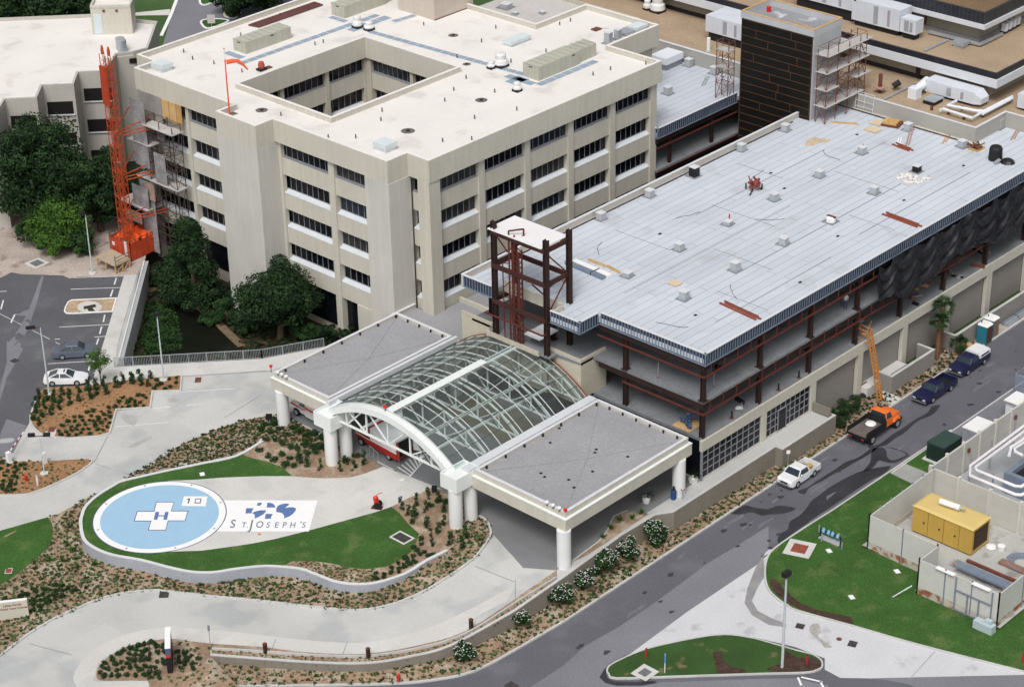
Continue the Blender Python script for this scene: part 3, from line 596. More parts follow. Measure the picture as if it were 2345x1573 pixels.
MB().box(181.0-.6,148.6,12,180.4+.02,158.5,20.3).build('side_wall', beige2, ob)
MB().box(138.4,156.3,7,156.8,170.6,7.05).build('courtyard_floor', concg, ob)
MB().box(172.3,148.7,14,180.4,149.1,20.3).build('side_wall', beige, ob)
# plywood infill where the hoist serves the building
for a0, a1, m in ((176.2,177.3,wood),(177.4,178.6,wood),(175.3,176.1,M('weathered_plywood', (.45,.27,.12), .9, .2, 1, .1))): MB().box(133.9,a0,18.0,134.0,a1,20.3).build('plywood_panel', m, ob)
MB().box(133.93,178.7,15.2,133.99,182.3,20.28).build('plywood_panel', M('grey_plywood', (.28,.26,.25), .9, .2, 1, .1), ob)
# walkway pads laid on the roof: part of the roof
rr = random.Random(3)
def pads(x0, y0, x1, y1, n_, w):
    wp = MB(); d = Vector((x1-x0, y1-y0, 0)); L_ = d.length; d.normalize(); s_ = Vector((-d.y, d.x, 0))*w/2
    for k in range(n_):
        a = Vector((x0, y0, 0))+d*(L_*k/n_+.04); b = Vector((x0, y0, 0))+d*(L_*(k+1)/n_-.05)
        wp.add([(v.x, v.y, RZ+.02) for v in (a-s_, b-s_, b+s_, a+s_)], [(0,1,2,3)])
    wp.build('walkway_pads', M('blue_grey_roof_pad', (.27,.34,.42), .9, .08, .8, .1), ob)
pads(143,176.2,164,176.0,16,.85); pads(164.3,174.6,158.2,174.6,4,1.2); pads(159.5,172.6,161.0,149.0,20,.8); pads(163.5,173,166.7,172.6,3,.8); pads(158,149.6,160.3,149.6,2,1.6)
pads(159.6,147.0,169,147.0,7,.9); pads(159.5,147.5,159.5,151.5,3,1.0); pads(144.6,177.3,144.6,180.2,2,.9); pads(160,177.1,160,179.8,2,.8)
# lift penthouse on the roof
ph = thing('roof_penthouse', (167,169.6,RZ), 'tall beige penthouse box standing on the white roof at the top edge of the photo', 'penthouse')
MB().box(166.8,169.6,RZ,173.2,175.5,RZ+6).build('wall', M('pinkish_panel_wall', (.52,.46,.40), .9, .05, .4, .05, brick=(1.9, 9, .03, .8), vert=True), ph); MB().box(166.75,169.55,RZ,173.25,169.59,RZ+.1).build('base_trim', redsteel, ph)
MB().box(166.6,169.4,RZ+6,173.4,175.7,RZ+6.2).build('roof', roofw, ph)
# low flat-roofed link in front of the corner column
lk = thing('low_link_building', (134,133,0), 'low beige link building with grey gravel roof wedged beside the corner column and the canopy', 'building')
MB().ring([(136.7,143.6),(133.6,143.6),(133.6,133.0),(141,133.0),(141,141.0)], .3, -.1, 6.2, False).build('wall', beige, lk, fix=True)
MB().box(133.9,133.1,5.4,144.5,140.95,5.7).box(133.9,140.95,5.4,136.9,143.3,5.7).build('roof', roofgr, lk); MB().ring([(136.7,143.55),(133.55,143.55),(133.55,133.0),(141,133.0)], .34, 6.2, 6.26, False).build('coping', coping, lk, fix=True)

# ------------------------------------------------------------------ new wing under construction
nw = thing('new_wing', (134.6,104.3,0), 'unfinished three storey wing with pale roll roof, stud parapet and open steel floors', 'building')
NZ = 14.42
roof_poly = [(134.7,104.45),(191.85,104.45),(191.85,131.7),(132.1,131.7),(132.1,128.0),(133.6,128.0),(133.6,120.3),(132.0,120.3),(132.0,116.9),(134.7,116.9)]
roof_poly2 = [(134.7,104.45),(200,104.45),(200,113.0),(191.85,113.0),(191.85,131.7),(132.1,131.7),(132.1,128.0),(133.9,128.0),(133.9,120.3),(131.95,120.3),(131.95,116.85),(134.7,116.85)]
MB().prism(roof_poly2, 13.95, NZ).build('roof', roofg, nw)
def studwall(root, p, q, z0, z1, inward, st=.36, nm='stud_parapet'):
    p = Vector((*p, 0)); q = Vector((*q, 0)); d = (q-p); L_ = d.length; d.normalize(); nrm = Vector((*inward, 0)); mb = MB()
    k = 0.0
    while k <= L_+.01:
        c = p+d*k; mb.bar(c+nrm*.03+Vector((0,0,z0)), c+nrm*.03+Vector((0,0,z1)), .07, .06, upv=tuple(nrm)); k += st
    a, b = p+nrm*.06, q+nrm*.06
    mb.bar(a+Vector((0,0,z0+.02)), b+Vector((0,0,z0+.02)), .14, .07); o = mb.build(nm, stud, root)
    MB().bar(p+nrm*.12+Vector((0,0,z1+.03)), q+nrm*.12+Vector((0,0,z1+.03)), .26, .06).build('top_track', coping, o)
    MB().bar(p+nrm*.17+Vector((0,0,(z0+z1)/2)), q+nrm*.17+Vector((0,0,(z0+z1)/2)), .06, z1-z0-.02).build('sheathing', sheath, o); return o
segs = [((134.6,104.3),(200,104.3),(0,1)),((134.6,104.3),(134.6,116.7),(1,0)),((131.85,116.7),(134.6,116.7),(0,1)),((131.85,116.7),(131.85,120.4),(1,0)),((131.95,127.9),(131.95,131.8),(1,0))]
for p, q, i_ in segs: studwall(nw, p, q, 13.8, 15.0, i_)
MB().box(131.95,131.62,13.8,186.2,131.85,15.05).box(191.7,113,13.8,191.9,131.8,14.5).build('rear_parapet', beige, nw); MB().box(131.95,131.58,15.05,186.25,131.9,15.10).build('coping', coping, nw)
MB().box(133.65,120.5,13.9,133.85,127.8,15.0).box(132.2,120.32,14.4,133.6,120.45,14.9).build('hole_kerb', beige, nw)
slab2 = [(134.75,104.5),(200,104.5),(200,131.6),(133.0,131.6),(133.0,129.1),(132.8,129.1),(132.8,121.6),(133.0,117.6),(134.75,117.6)]
MB().prism(slab2, 9.8, 10.05).build('floor_slab', slabm, nw); MB().prism(slab2, 5.9, 6.2).build('floor_slab', slabm, nw)
# steel frame
def beamrow(z, dz, off, mat, nm, w=.12):
    MB().box(134.6+off,104.5+off,z,200,104.5+off+w,z+dz).build(nm, mat, nw); MB().box(134.8+off-.1,104.6+off,z,134.8+off-.1+w,117.0,z+dz).build(nm, mat, nw)
for z, dz in ((13.15,.62),(9.2,.58)): beamrow(z, dz, .1, steel, 'edge_beam', .2)
for z in (12.6, 8.78):
    MB().box(134.5,104.32,z,(162 if z > 12 else 200),104.42,z+.16).build('shelf_angle', redsteel, nw); MB().box(134.5,104.45,z,134.6,(116.9 if z > 12 else 113.9),z+.16).build('shelf_angle', redsteel, nw)
    x = 135.5
    while x < (162 if z > 12 else 196): MB().box(x,104.36,z+.17,x+.08,104.44,z+1.2).build('hanger', redsteel, nw); x += 1.94
for x in (134.95,143.3,151.1,158.7,166.35,174.15,182,189.7,197.4):
    for y in (104.75,113.8,122.8,130.8):
        mb = MB(); mb.box(x-.2,y-.2,6.2,x+.2,y-.15,13.9).box(x-.2,y+.15,6.2,x+.2,y+.2,13.9).box(x-.04,y-.15,6.2,x+.04,y+.15,13.9).box(x-.35,y-.35,10.05,x+.35,y+.35,10.09).build('column', steel, nw)
jo = MB()
for y in (107.5,110.6,113.8,117,120.5,124,127): jo.box(135.2,y,13.4,199,y+.18,13.9).box(135.2,y,9.3,199,y+.18,9.78)
for x in (143.3,151.1,158.7,166.35,174.15,182,189.7): jo.box(x-.1,104.9,13.2,x+.1,131,13.9).box(x-.1,104.9,9.2,x+.1,131,9.78)
jo.build('floor_beams', steel, nw)
MB().box(140.5,109.5,6.22,192,129,9.15).box(140.5,109.5,10.07,192,129,13.1).build('dark_infill', M('deep_shade_infill', (.045,.045,.05), .95, .4, .4, .2), nw)  # dark boxes added to stand in for deep shade inside the open floors
cr_ = MB(); rr = random.Random(5)
cr_.box(152,108.2,6.25,158,108.4,9.1).box(168,107.8,6.25,173,108.0,9.1)
cr_.build('dark_infill', M('grey_partition', (.10,.10,.105), .95, .4, .4, .2), nw)
# ground floor
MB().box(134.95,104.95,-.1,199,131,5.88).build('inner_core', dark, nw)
gf = MB(); gf.box(134.45,104.3,5.05,200,104.62,6.15); nm = [(143.35,144.15),(151.1,151.95),(158.95,159.7),(166.7,167.45),(174.5,175.3),(182.2,183.1),(190,190.8)]
gf.build('spandrel', beige, nw)
for a, b in nm: MB().box(a,104.3,.05,b,104.75,5.05).build('pier', beige, nw)
MB().box(134.45,104.3,1.75,134.6,104.5,5.05).build('corner_mullion', frame, nw)
def glazing(x0, x1, z0, z1, nx, nz, door=None):
    w = MB().box(x0,104.5,z0,x1,104.62,z1).build('window', glassd, nw); f = MB()
    for i in range(nx+1): x = x0+(x1-x0)*i/nx; f.box(x-.03,104.42,z0,x+.03,104.499,z1)
    for i in range(nz+1): z = z0+(z1-z0)*i/nz; f.box(x0,104.43,z-.03,x1,104.495,z+.03)
    f.build('window_frame', frame, w)
glazing(134.65,143.3,2.15,5.05,10,4); glazing(144.2,151.05,2.15,5.05,9,4)
MB().box(134.6,104.33,1.95,143.35,104.6,2.12).box(144.2,104.33,1.95,151.1,104.6,2.12).build('window_base', beige, nw)
d_ = MB().box(146.05,104.36,2.0,147.3,104.41,4.3).build('door', glassd, nw); MB().box(146.0,104.33,2.0,146.08,104.43,4.35).box(147.25,104.33,2.0,147.33,104.43,4.35).box(146.0,104.33,4.3,147.33,104.43,4.38).build('door_frame', frame, d_)
for a, b in ((151.95,158.95),(159.7,166.7),(167.45,174.5),(175.3,182.2),(183.1,190)):
    MB().box(a,104.8,.1,b,104.94,4.55).build('block_panel', block, nw); MB().box(a,104.62,4.55,b,104.78,4.62).build('flashing', galv, nw); MB().box(a,104.65,4.63,b,104.93,5.04).build('vent_gap', dark, nw)
# west (canopy side) face below the slab, plus curved-roof abutment walls
MB().box(134.6,104.6,.1,134.9,117,5.9).build('glazed_wall', glassd, nw)
MB().box(133.0,128.95,5.5,133.2,133.0,10.35).build('abutment_wall', M('cream_block_wall', (.52,.48,.39), .92, .05, .4, .07, 8, brick=(.4,.2,.012,.9), vert=True), nw)
MB().box(133.0,117.6,5.5,133.2,121.7,10.35).box(133.2,117.6,5.5,136.6,117.8,10.35 ).build('abutment_wall', M('cream_block_wall', (.52,.47,.37), .92, .05, .4, .07, 8, brick=(.4,.2,.012,.9), vert=True), nw)
MB().box(131.75,120.4,9.93,132.82,128.5,10.1).build('slab_extension', slabm, nw)
MB().box(132.75,121.7,5.5,132.9,128.9,9.9).box(131.65,121.7,9.85,131.75,128.4,10.35).build('upper_wall', beige2, nw)
# black tarpaulin hung over the open floors
tp = MB(); nx, nz = 260, 30; rr = random.Random(11); x0, x1 = 160.6, 192
anch = [160.6,163.4,167.0,170.6,174.8,177.6,181.5,184.5,188.5,192]
for i in range(nx+1):
    x = x0+(x1-x0)*i/nx
    j = max(k for k in range(len(anch)) if anch[k] <= x+1e-6); j = min(j, len(anch)-2); u = (x-anch[j])/(anch[j+1]-anch[j]); w_ = 4*u*(1-u); wd_ = anch[j+1]-anch[j]
    topz = 14.25 - .55*w_*((j % 3 != 1)*.8+.25); botz = 9.9-1.0*w_*(.5+.5*math.sin(j*2.1))-.7*math.sin(x*.45+1)
    for k in range(nz+1):
        t = k/nz; z = topz+(botz-topz)*t; sw = t*3.0-.9*w_*(1-.3*t)
        dy = .17*math.sin(5.5*sw+j)*min(1, .25+w_) + .13*math.cos(6.28*u)*(.3+t) + .05*math.sin(14*sw+3*u+j*2) + .07*math.sin(x*5.3+4*t)*(1-w_*.6)
        tp.v.append(Vector((x+.3*(u-.5)*t*math.sin(j*1.7), 103.93-abs(.14)-dy, z)))
tp.f = [(i*(nz+1)+k, (i+1)*(nz+1)+k, (i+1)*(nz+1)+k+1, i*(nz+1)+k+1) for i in range(nx) for k in range(nz)]
tp2 = tp.build('tarpaulin', tarp, None, smooth=True); tag(tp2, 'black plastic tarpaulin draped along the open upper floor of the unfinished wing', 'tarpaulin')
# terrace walls / area walls by the road
aw = thing('terrace_wall', (151,104,0), 'L-shaped block wall end of the raised terrace below the glazed door', 'wall')
MB().box(151.35,102.2,2.17,151.6,104.2,3.0).build('wall', wallbr, aw)
for nm_, x0_, x1_, lb_ in (('area_wall',162.0,169.6,'block wall boxing in a sunken area, nearer one beside the hoist ladder'),('area_wall',173.4,200,'long block wall boxing in a sunken area behind the portable toilets')):
    a_ = thing(nm_, (x0_,102.4,0), lb_, 'wall'); MB().ring([(x0_,104.3),(x0_,102.3),(x1_,102.3),(x1_,104.3)], .22, .05, 2.0, False).build('wall', block, a_, fix=True); MB().ring([(x0_-.03,104.3),(x0_-.03,102.27),(x1_+.03,102.27),(x1_+.03,104.3)], .28, 2.0, 2.07, False).build('coping', kerbm, a_, fix=True)
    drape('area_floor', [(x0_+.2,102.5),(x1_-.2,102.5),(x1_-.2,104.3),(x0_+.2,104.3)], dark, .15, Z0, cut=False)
sc_ = thing('concrete_shelf', (152.3,103.6,0), 'pale concrete ledge against the block wall behind the hoist ladder', 'ledge'); MB().box(159.75,103.6,.1,166.6,104.78,1.15).build('ledge', concw, sc_)

# ------------------------------------------------------------------ middle wing
mw = thing('middle_wing', (171,140,0), 'second unfinished wing with pale roof, between the hospital block and the dark shaft', 'building')
MB().box(171.85,140.65,13.95,190.8,156.4,NZ).build('roof', roofg, mw); studwall(mw, (171.8,140.5), (186,140.5), 13.8, 15.0, (0,1)); studwall(mw, (171.8,140.5), (171.8,141.2), 13.8, 15.0, (1,0))
MB().box(190.85,139.3,13.5,191.1,168,16.15).box(181,156.3,13.8,190.85,156.5,14.9).build('rear_parapet', M('grey_stucco', (.36,.35,.33), .9, .06, .3, .06), mw); MB().box(190.8,139.3,16.15,191.15,168,16.22).build('coping', coping, mw)
for z in (9.8, 5.95): MB().box(171.85,140.6,z,190.8,156,z+.25).build('floor_slab', slabm, mw)
for z in (13.1, 9.2): MB().box(171.9,140.75,z,190.8,140.95,z+.6).build('edge_beam', steel, mw)
MB().box(171.8,140.5,12.6,186,140.6,12.75).box(171.8,140.5,9.75,186,140.56,9.85).build('shelf_angle', redsteel, mw)
for x in (174.5,182): MB().box(x-.2,140.9,0,x+.2,141.2,13.9).build('column', steel, mw)
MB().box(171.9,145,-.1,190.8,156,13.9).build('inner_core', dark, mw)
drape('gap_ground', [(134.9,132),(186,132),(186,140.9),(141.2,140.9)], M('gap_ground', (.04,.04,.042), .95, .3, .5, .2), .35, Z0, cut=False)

# ------------------------------------------------------------------ dark shaft tower
st = thing('shaft_tower', (185.7,130.2,0), 'tall stair shaft with black waterproofed face crossed by thin brown battens', 'tower')
SX0, SX1, SY0, SY1, SZ = 185.6, 190.7, 130.1, 140.0, 24.2
MB().box(SX0,SY0,-.1,SX1,SY1,SZ).build('wall', M('raw_block_wall', (.42,.43,.45), .9, .12, .5, .08, brick=(.4,.2,.015,.85), vert=True), st)
MB().box(SX0-.06,SY0+.12,-.1,SX0-.005,SY1-.05,SZ-.05).build('waterproof_face', M('black_membrane', (.006,.0055,.005), .6, .3, 1, .15), st)
bt = MB(); rr = random.Random(8); z = SZ-.15; k = 0
battm = M('brown_batten', (.095,.045,.018), .8, .2, 1, .1)
while z > 8:
    bt.box(SX0-.12,SY0+.15,z,SX0-.065,SY1-.1,z+.05); yy = SY0+rr.uniform(1.5, 8); bt.box(SX0-.12,yy,z-.86,SX0-.065,yy+.05,z)
    if k % 3 == 1: yy = SY0+rr.uniform(1.5, 8); bt.box(SX0-.12,yy,z-.86,SX0-.065,yy+.05,z)
    z -= .93; k += 1
bt.box(SX0-.12,SY0+.15,10,SX0-.065,SY0+.2,SZ-.1).box(SX0-.12,SY1-.15,10,SX0-.065,SY1-.1,SZ-.1); bt.build('battens', battm, st)
MB().ring([(SX0-.14,SY0-.02),(SX1+.05,SY0-.02),(SX1+.05,SY1),(SX0-.14,SY1)], .22, SZ-.0, SZ+.78).build('parapet', M('grey_parapet', (.45,.46,.48), .9, .08, .5, .08), st)
MB().ring([(SX0-.16,SY0-.04),(SX1+.07,SY0-.04),(SX1+.07,SY1+.02),(SX0-.16,SY1+.02)], .26, SZ+.78, SZ+.84).build('timber_cap', wood, st)
MB().box(SX0+.1,SY0+.2,SZ,SX1-.1,SY1-.2,SZ+.06).build('roof_deck', M('patchy_roof_deck', (.26,.27,.29), .9, .1, .3, .1, stain=(.6,.6,.62), stn=.56), st)
MB().box(188.4,SY0-.03,20.2,189.2,SY0-.005,21.6).build('hatch', M('grey_green_board', (.38,.39,.34), .9, .1, 1, .1), st)

# ------------------------------------------------------------------ stepped tan building at the upper right
tb = thing('stepped_building', (192,113,0), 'stepped tan hospital building with gravel roofs and white and black edge bands', 'building')
TZ1 = 15.75
MB().prism([(192,113.1),(198,113.1),(198,108),(240,108),(240,190),(191.2,190),(191.2,131.9),(192,131.9)], 15.2, TZ1).build('lower_roof', rooftan, tb)
MB().ring([(230,108.0),(197.9,108.0),(197.9,112.95),(191.9,112.95),(191.9,131.9)], -.22, 13.6, 16.15, False).build('parapet', M('grey_stucco2', (.37,.36,.33), .9, .06, .3, .06), tb, fix=True)
MB().ring([(230,107.96),(197.86,107.96),(197.86,112.9),(191.85,112.9),(191.85,131.9)], -.28, 16.15, 16.22, False).build('coping', coping, tb, fix=True)
stw = M('tan_wall', (.33,.30,.245), .9, .05, .4, .05)
bandw = M('white_band', (.60,.62,.66), .5, .04, .5, .03); bandb = M('black_band', (.02,.02,.027), .4, .2, 1, .1)
MB().box(201.2,117.3,TZ1-.3,245,195,18.4).build('wall', stw, tb); MB().box(201.1,117.2,TZ1,201.19,195,TZ1+.5).build('wall_base', bandb, tb)
MB().ring([(245,115.3),(199.5,115.3),(199.5,195)], -.3, 17.8, 18.75, False).build('white_band', bandw, tb, fix=True)
MB().ring([(245,115.5),(199.7,115.5),(199.7,195)], -.3, 18.75, 19.4, False).build('black_band', bandb, tb, fix=True)
MB().box(199.9,115.7,18.5,245,195,19.15).build('middle_roof', rooftan, tb); MB().box(201.12,126.6,TZ1,201.21,126.8,18.3).box(201.0,126.2,TZ1,201.2,126.5,18.4).build('downpipe', bandb, tb)
MB().box(207.6,122.9,19,245,195,22.4).build('wall', stw, tb); MB().ring([(245,122.6),(207.3,122.6),(207.3,195)], -.25, 19.15, 19.6, False).build('wall_base', frame, tb, fix=True)
b2x, b2y = 205.9, 121.2
MB().ring([(245,b2y),(b2x,b2y),(b2x,195)], -.3, 21.4, 21.95, False).build('white_band', bandw, tb, fix=True)
MB().ring([(245,b2y+.2),(b2x+.2,b2y+.2),(b2x+.2,195)], -.3, 21.95, 23.3, False).build('black_band', M('glazed_black_band', (.03,.032,.042), .3, .2, 1, .1, brick=(.55,3,.03,2.2), vert=True), tb, fix=True)
MB().box(b2x+.5,b2y+.5,22.1,245,195,22.6).build('upper_roof', M('brown_gravel_roof', (.18,.12,.07), .95, .15, .25, .22, 6), tb)
MB().box(207.5,129.9,19.2,207.62,130.1,22).build('downpipe', rust, tb)
MB().box(211,125.7,22.6,245,195,26).build('wall', stw, tb); MB().box(210.9,133.5,22.6,210.99,133.7,26).build('downpipe', rust, tb)
MB().ring([(245,124.2),(209.6,124.2),(209.6,195)], -.3, 25.4, 27.0, False).build('white_band', bandw, tb, fix=True)
for z_ in (0,): MB().box(201.8,136,22.6,202,136.2,22.7).build('roof_mark', dark, tb)
# grey flat roof beyond the hospital block
fr = thing('rear_low_building', (172.5,160,0), 'grey flat roofed building directly behind the hospital block with machinery on it', 'building')
MB().box(172.5,159.1,-.1,191.0,178,17.6).build('wall', stw, fr); MB().box(172.55,159.15,17.6,190.9,177.9,17.75).build('roof', M('pale_gravel_roof', (.50,.48,.46), .95, .08, .3, .12, 6), fr); MB().box(190.7,159.1,17.75,191.0,178,18.2).build('parapet', beige2, fr)
# ------------------------------------------------------------------ left building, turned 45 degrees
LZ = 16.0
lbld = thing('parking_structure', (140,201,0), 'white roofed building with saw-tooth corners and wide dark openings behind the trees', 'building')
q = lambda px, py, z=LZ: (at(px, py, z).x, at(px, py, z).y)
P_ = [q(*p) for p in ((338,115.8),(266.9,123.1),(241.1,162.7),(179.1,165.3),(168.7,192.9),(96.4,195.4),(84.4,223.8),(11.2,227.3),(-10,262),(-120,262),(-320,262),(-500,75),(0,41.3),(206.6,32.7),(360.7,49.1))]
P_[0] = q(305,118.5); P_.insert(0, q(339,110))
MB().prism(P_, -.1, LZ-.5).build('wall', M('pale_grey_stucco', (.44,.42,.385), .9, .06, .3, .07), lbld)
MB().ring(list(reversed(P_)) if sum(P_[i][0]*P_[(i+1)%len(P_)][1]-P_[(i+1)%len(P_)][0]*P_[i][1] for i in range(len(P_))) < 0 else P_, .28, LZ-.52, LZ).build('parapet', MATS['pale_grey_stucco'], lbld, fix=True)
cen = Vector((sum(p[0] for p in P_)/len(P_), sum(p[1] for p in P_)/len(P_)))
MB().prism([((p[0]-cen.x)*.995+cen.x, (p[1]-cen.y)*.995+cen.y) for p in P_], LZ-.5, LZ-.4).build('roof', roofw, lbld)
def wallquad(name, a, b, t0, t1, z0, z1, off, mat, root, th=.05):
    a = Vector((*a, 0)); b = Vector((*b, 0)); d = (b-a); nrm = Vector((d.y, -d.x, 0)).normalized()
    if nrm.dot(Vector((-cen.x+ (a.x+b.x)/2, -cen.y+(a.y+b.y)/2, 0))) < 0: nrm = -nrm
    if nrm.x > 0 and nrm.y > 0: nrm = -nrm
    p = a+d*t0+nrm*off; r_ = a+d*t1+nrm*off; mb = MB(); mb.bar(p+Vector((0,0,(z0+z1)/2)), r_+Vector((0,0,(z0+z1)/2)), th, z1-z0); return mb.build(name, mat, root)
dk = M('dark_opening', (.010,.008,.008), .8)
for a, b, t0, t1 in ((q(241.1,162.7), q(179.1,165.3), -.15, .88), (q(168.7,192.9), q(96.4,195.4), .10, .92), (q(84.4,223.8), q(11.2,227.3), .1, .9)):
    for k in range(4):
        zt = LZ-2.1-3.9*k; wallquad('opening', a, b, t0, t1, zt-1.55, zt, .01, dk, lbld); wallquad('ledge', a, b, t0-.05, t1+.04, zt-1.7, zt-1.58, .03, sill, lbld, .3)
wallquad('vent', q(266.9,123.1), q(338,115.8), .38, .62, 14.6, 15.2, .02, dk, lbld)
pq = lambda px, py: q(px, py, LZ-.4)
pp = [pq(213,80), pq(305,78.5), pq(312.5,62), pq(222,58)]
hb = thing('stair_penthouse', (*pp[0], LZ-.4), 'small beige stair hut with a pale door on the white roof at upper left', 'penthouse')
MB().prism(pp, LZ-.4, LZ+2.9).build('wall', beige, hb); MB().ring(pp if True else pp, .25, LZ+2.9, LZ+3.3).build('parapet', beige, hb, fix=True)
MB().prism(pp, LZ+2.9, LZ+2.98).build('roof', roofw, hb)
cen = Vector((pp[2][0]+5, pp[2][1]+8))
wallquad('door', pp[0], pp[1], .06, .26, LZ-.3, LZ+2.2, .02, M('pale_blue_door', (.55,.62,.66), .6, .03, 1, .03), hb)
for t in (.30, .62): wallquad('lamp', pp[0], pp[1], t, t+.06, LZ+2.5, LZ+2.75, .06, rust, hb, .12)
# ------------------------------------------------------------------ entrance canopy with glass vault
cn = thing('entrance_canopy', (124,124.8,2.04), 'white columned drive-through canopy with two flat grey roofs and a barrel-vaulted glass roof between them', 'canopy')
def flatroof(x0, y0, x1, y1):
    MB().box(x0+.5,y0+.5,6.3,x1-.5,y1-.5,7.12).build('roof', roofgr, cn)
    MB().ring([(x0+.25,y0+.25),(x1-.25,y0+.25),(x1-.25,y1-.25),(x0+.25,y1-.25)], .25, 6.86, 7.36).build('parapet', beige, cn)
    MB().ring([(x0+.23,y0+.23),(x1-.23,y0+.23),(x1-.23,y1-.23),(x0+.23,y1-.23)], .30, 7.36, 7.44).build('coping', coping, cn)
    MB().ring([(x0,y0),(x1,y0),(x1,y1),(x0,y1)], .5, 5.66, 6.80).build('fascia', beige, cn)
    MB().ring([(x0-.03,y0-.03),(x1+.03,y0-.03),(x1+.03,y1+.03),(x0-.03,y1+.03)], .30, 6.80, 6.88).build('ledge', whites, cn)
    MB().box(x0+.5,y0+.5,5.9,x1-.5,y1-.5,6.0).build('soffit', beige2, cn)
    c = ((x0+x1)/2, (y0+y1)/2-.6); cr = MB()
    for a, b in ((x0+.6,y0+.6),(x1-.6,y0+.6),(x0+.6,y1-.6),(x1-.6,y1-.6)): cr.bar((c[0],c[1],7.125), (a,b,7.125), .05, .02)
    cr.build('drain_valley', M('valley_line', (.24,.24,.25), .95, .2, 1, .2), cn)
    x = x0+1.4
    while x < x1-.5: MB().lathe((x,y1-.62,7.12), [(.10,0),(.10,.28),(.02,.32)], 8).build('roof_clip', blackm, cn); x += 2.45
    y = y0+1.2
    while y < y1-.4: MB().lathe((x1-.65,y,7.12), [(.09,0),(.09,.25),(.02,.3)], 8).build('roof_clip', blackm, cn); y += 1.6
flatroof(115.95,133.75,132.8,141.95); flatroof(115.75,104.15,132.75,115.3)
for k in range(10):
    x, y = rnd.uniform(119,131), rnd.uniform(106,115); tag(MB().lathe((x,y,7.13), [(.16,0),(.12,.05),(.01,.06)], 7).build('roof_debris', blackm), 'small dark scrap lying on the right hand grey canopy roof', 'debris', 'dark scraps on the right canopy roof')
ARC_Y, ARC_R, ARC_Z, AMX = 124.85, 13.15, -3.3, R(39.2)
def arcp(x, a, dr=0.0): return (x, ARC_Y+(ARC_R+dr)*math.sin(a), ARC_Z+(ARC_R+dr)*math.cos(a))
for (x, y, top, r_) in ((116.3,140.9,5.7,.62),(114.35,132.0,5.95,.62),(116.2,132.0,5.95,.6),(114.3,115.85,5.95,.62),(116.1,115.75,5.95,.6),(115.95,104.55,5.7,.62),(131.4,104.5,5.7,.6),(131.4,140.9,5.7,.6),(131.4,132.5,5.7,.6),(131.4,116.2,5.7,.6)):
    zb = 1.96; MB().lathe((x,y,0), [(r_,zb),(r_,top)], 28).build('column', M('white_column', (.70,.71,.71), .7, .04, .6, .04), cn, smooth=True)
for y0, y1 in ((131.1,133.6),(115.0,117.2)):
    MB().box(113.75,y0+.1,5.9,116.75,y1-.1,7.05).build('column_cap', whites, cn); MB().ring([(113.75,y0+.1),(116.75,y0+.1),(116.75,y1-.1),(113.75,y1-.1)], .1, 7.05, 7.32).build('gutter_box', whites, cn)
# front arch rib
sec = []
for k in range(33):
    a = -AMX+2*AMX*k/32; p = Vector(arcp(0, a)); q_ = Vector(arcp(0, a, -.62))
    sec.append([(114.55,p.y,p.z),(115.25,p.y,p.z),(115.25,q_.y,q_.z),(114.55,q_.y,q_.z)])
MB().loft([[Vector(v) for v in s] for s in sec]).build('front_arch', whites, cn, fix=True)
# trusses
def truss(x, m, w=.15):
    mb = MB(); n_ = 12; A = [-AMX*.97+2*AMX*.97*k/n_ for k in range(n_+1)]; zt = 6.55
    top_ = [Vector(arcp(x, a, -.35)) for a in A]
    for a, b in zip(top_, top_[1:]): mb.bar(a, b, w, w)
    low_ = [Vector((x, p.y, zt+ (0 if True else 0))) for p in top_]
    mb.bar(low_[0], low_[-1], w, w)
    for k in range(2, n_-1, 2): mb.bar(low_[k], top_[k], w*.8, w*.8)
    for k in range(2, n_, 2):
        if k < n_//2: mb.bar(top_[k], low_[k+2], w*.7, w*.7); mb.bar(low_[k-2+0], top_[k], w*.7, w*.7)
        elif k == n_//2: pass
        else: mb.bar(top_[k], low_[k-2], w*.7, w*.7)
    mb.bar(low_[2], top_[4], w*.7, w*.7); mb.bar(low_[n_-2], top_[n_-4], w*.7, w*.7)
    return mb.build('truss', m, cn)
truss(115.0, whites, .17)
for x in (119.4,123.7,128.0,132.3): truss(x, mint, .15)
for a, w_ in ((0,.75),(R(19),.34),(-R(19),.3)):
    MB().bar(arcp(115.3,-a,-.12 if w_ > .5 else -.3), arcp(132.6,-a,-.12 if w_ > .5 else -.3), w_, .16).build('ridge_beam' if w_ > .5 else 'purlin', whites, cn)
MB().bar(arcp(115.3,0,.10), arcp(127.6,0,.10), .85, .10).build('ridge_cap', whites, cn)
for s_ in (-1, 1): MB().bar(arcp(115.3,s_*AMX,-.3), arcp(132.6,s_*AMX,-.3), .3, .3).build('eave_beam', whites, cn)
for y in (121.0,128.7): MB().bar((115.2,y,6.6), (132.4,y,6.6), .2, .2).build('tie_beam', mint, cn)
xx = [115.3+1.44*k for k in range(13)]; NA = 12
for i, x in enumerate(xx):
    dgl = MB()
    for k in range(24): dgl.bar(arcp(x,-AMX+2*AMX*k/24,.04), arcp(x,-AMX+2*AMX*(k+1)/24,.04), .055, .07)
    dgl.build('glazing_bar', M('pale_glazing_bar', (.55,.59,.60), .45, .05, 1, .03), cn)
for k in range(NA+1): a = -AMX+2*AMX*k/NA; MB().bar(arcp(115.3,a,.05), arcp(132.6,a,.05), .055, .05).build('glazing_bar', M('dark_glazing_bar', (.09,.12,.12), .5, .05, 1, .03), cn)
gm = bpy.data.materials.new('vault_glass'); gm.use_nodes = True; t = gm.node_tree; t.nodes.clear()
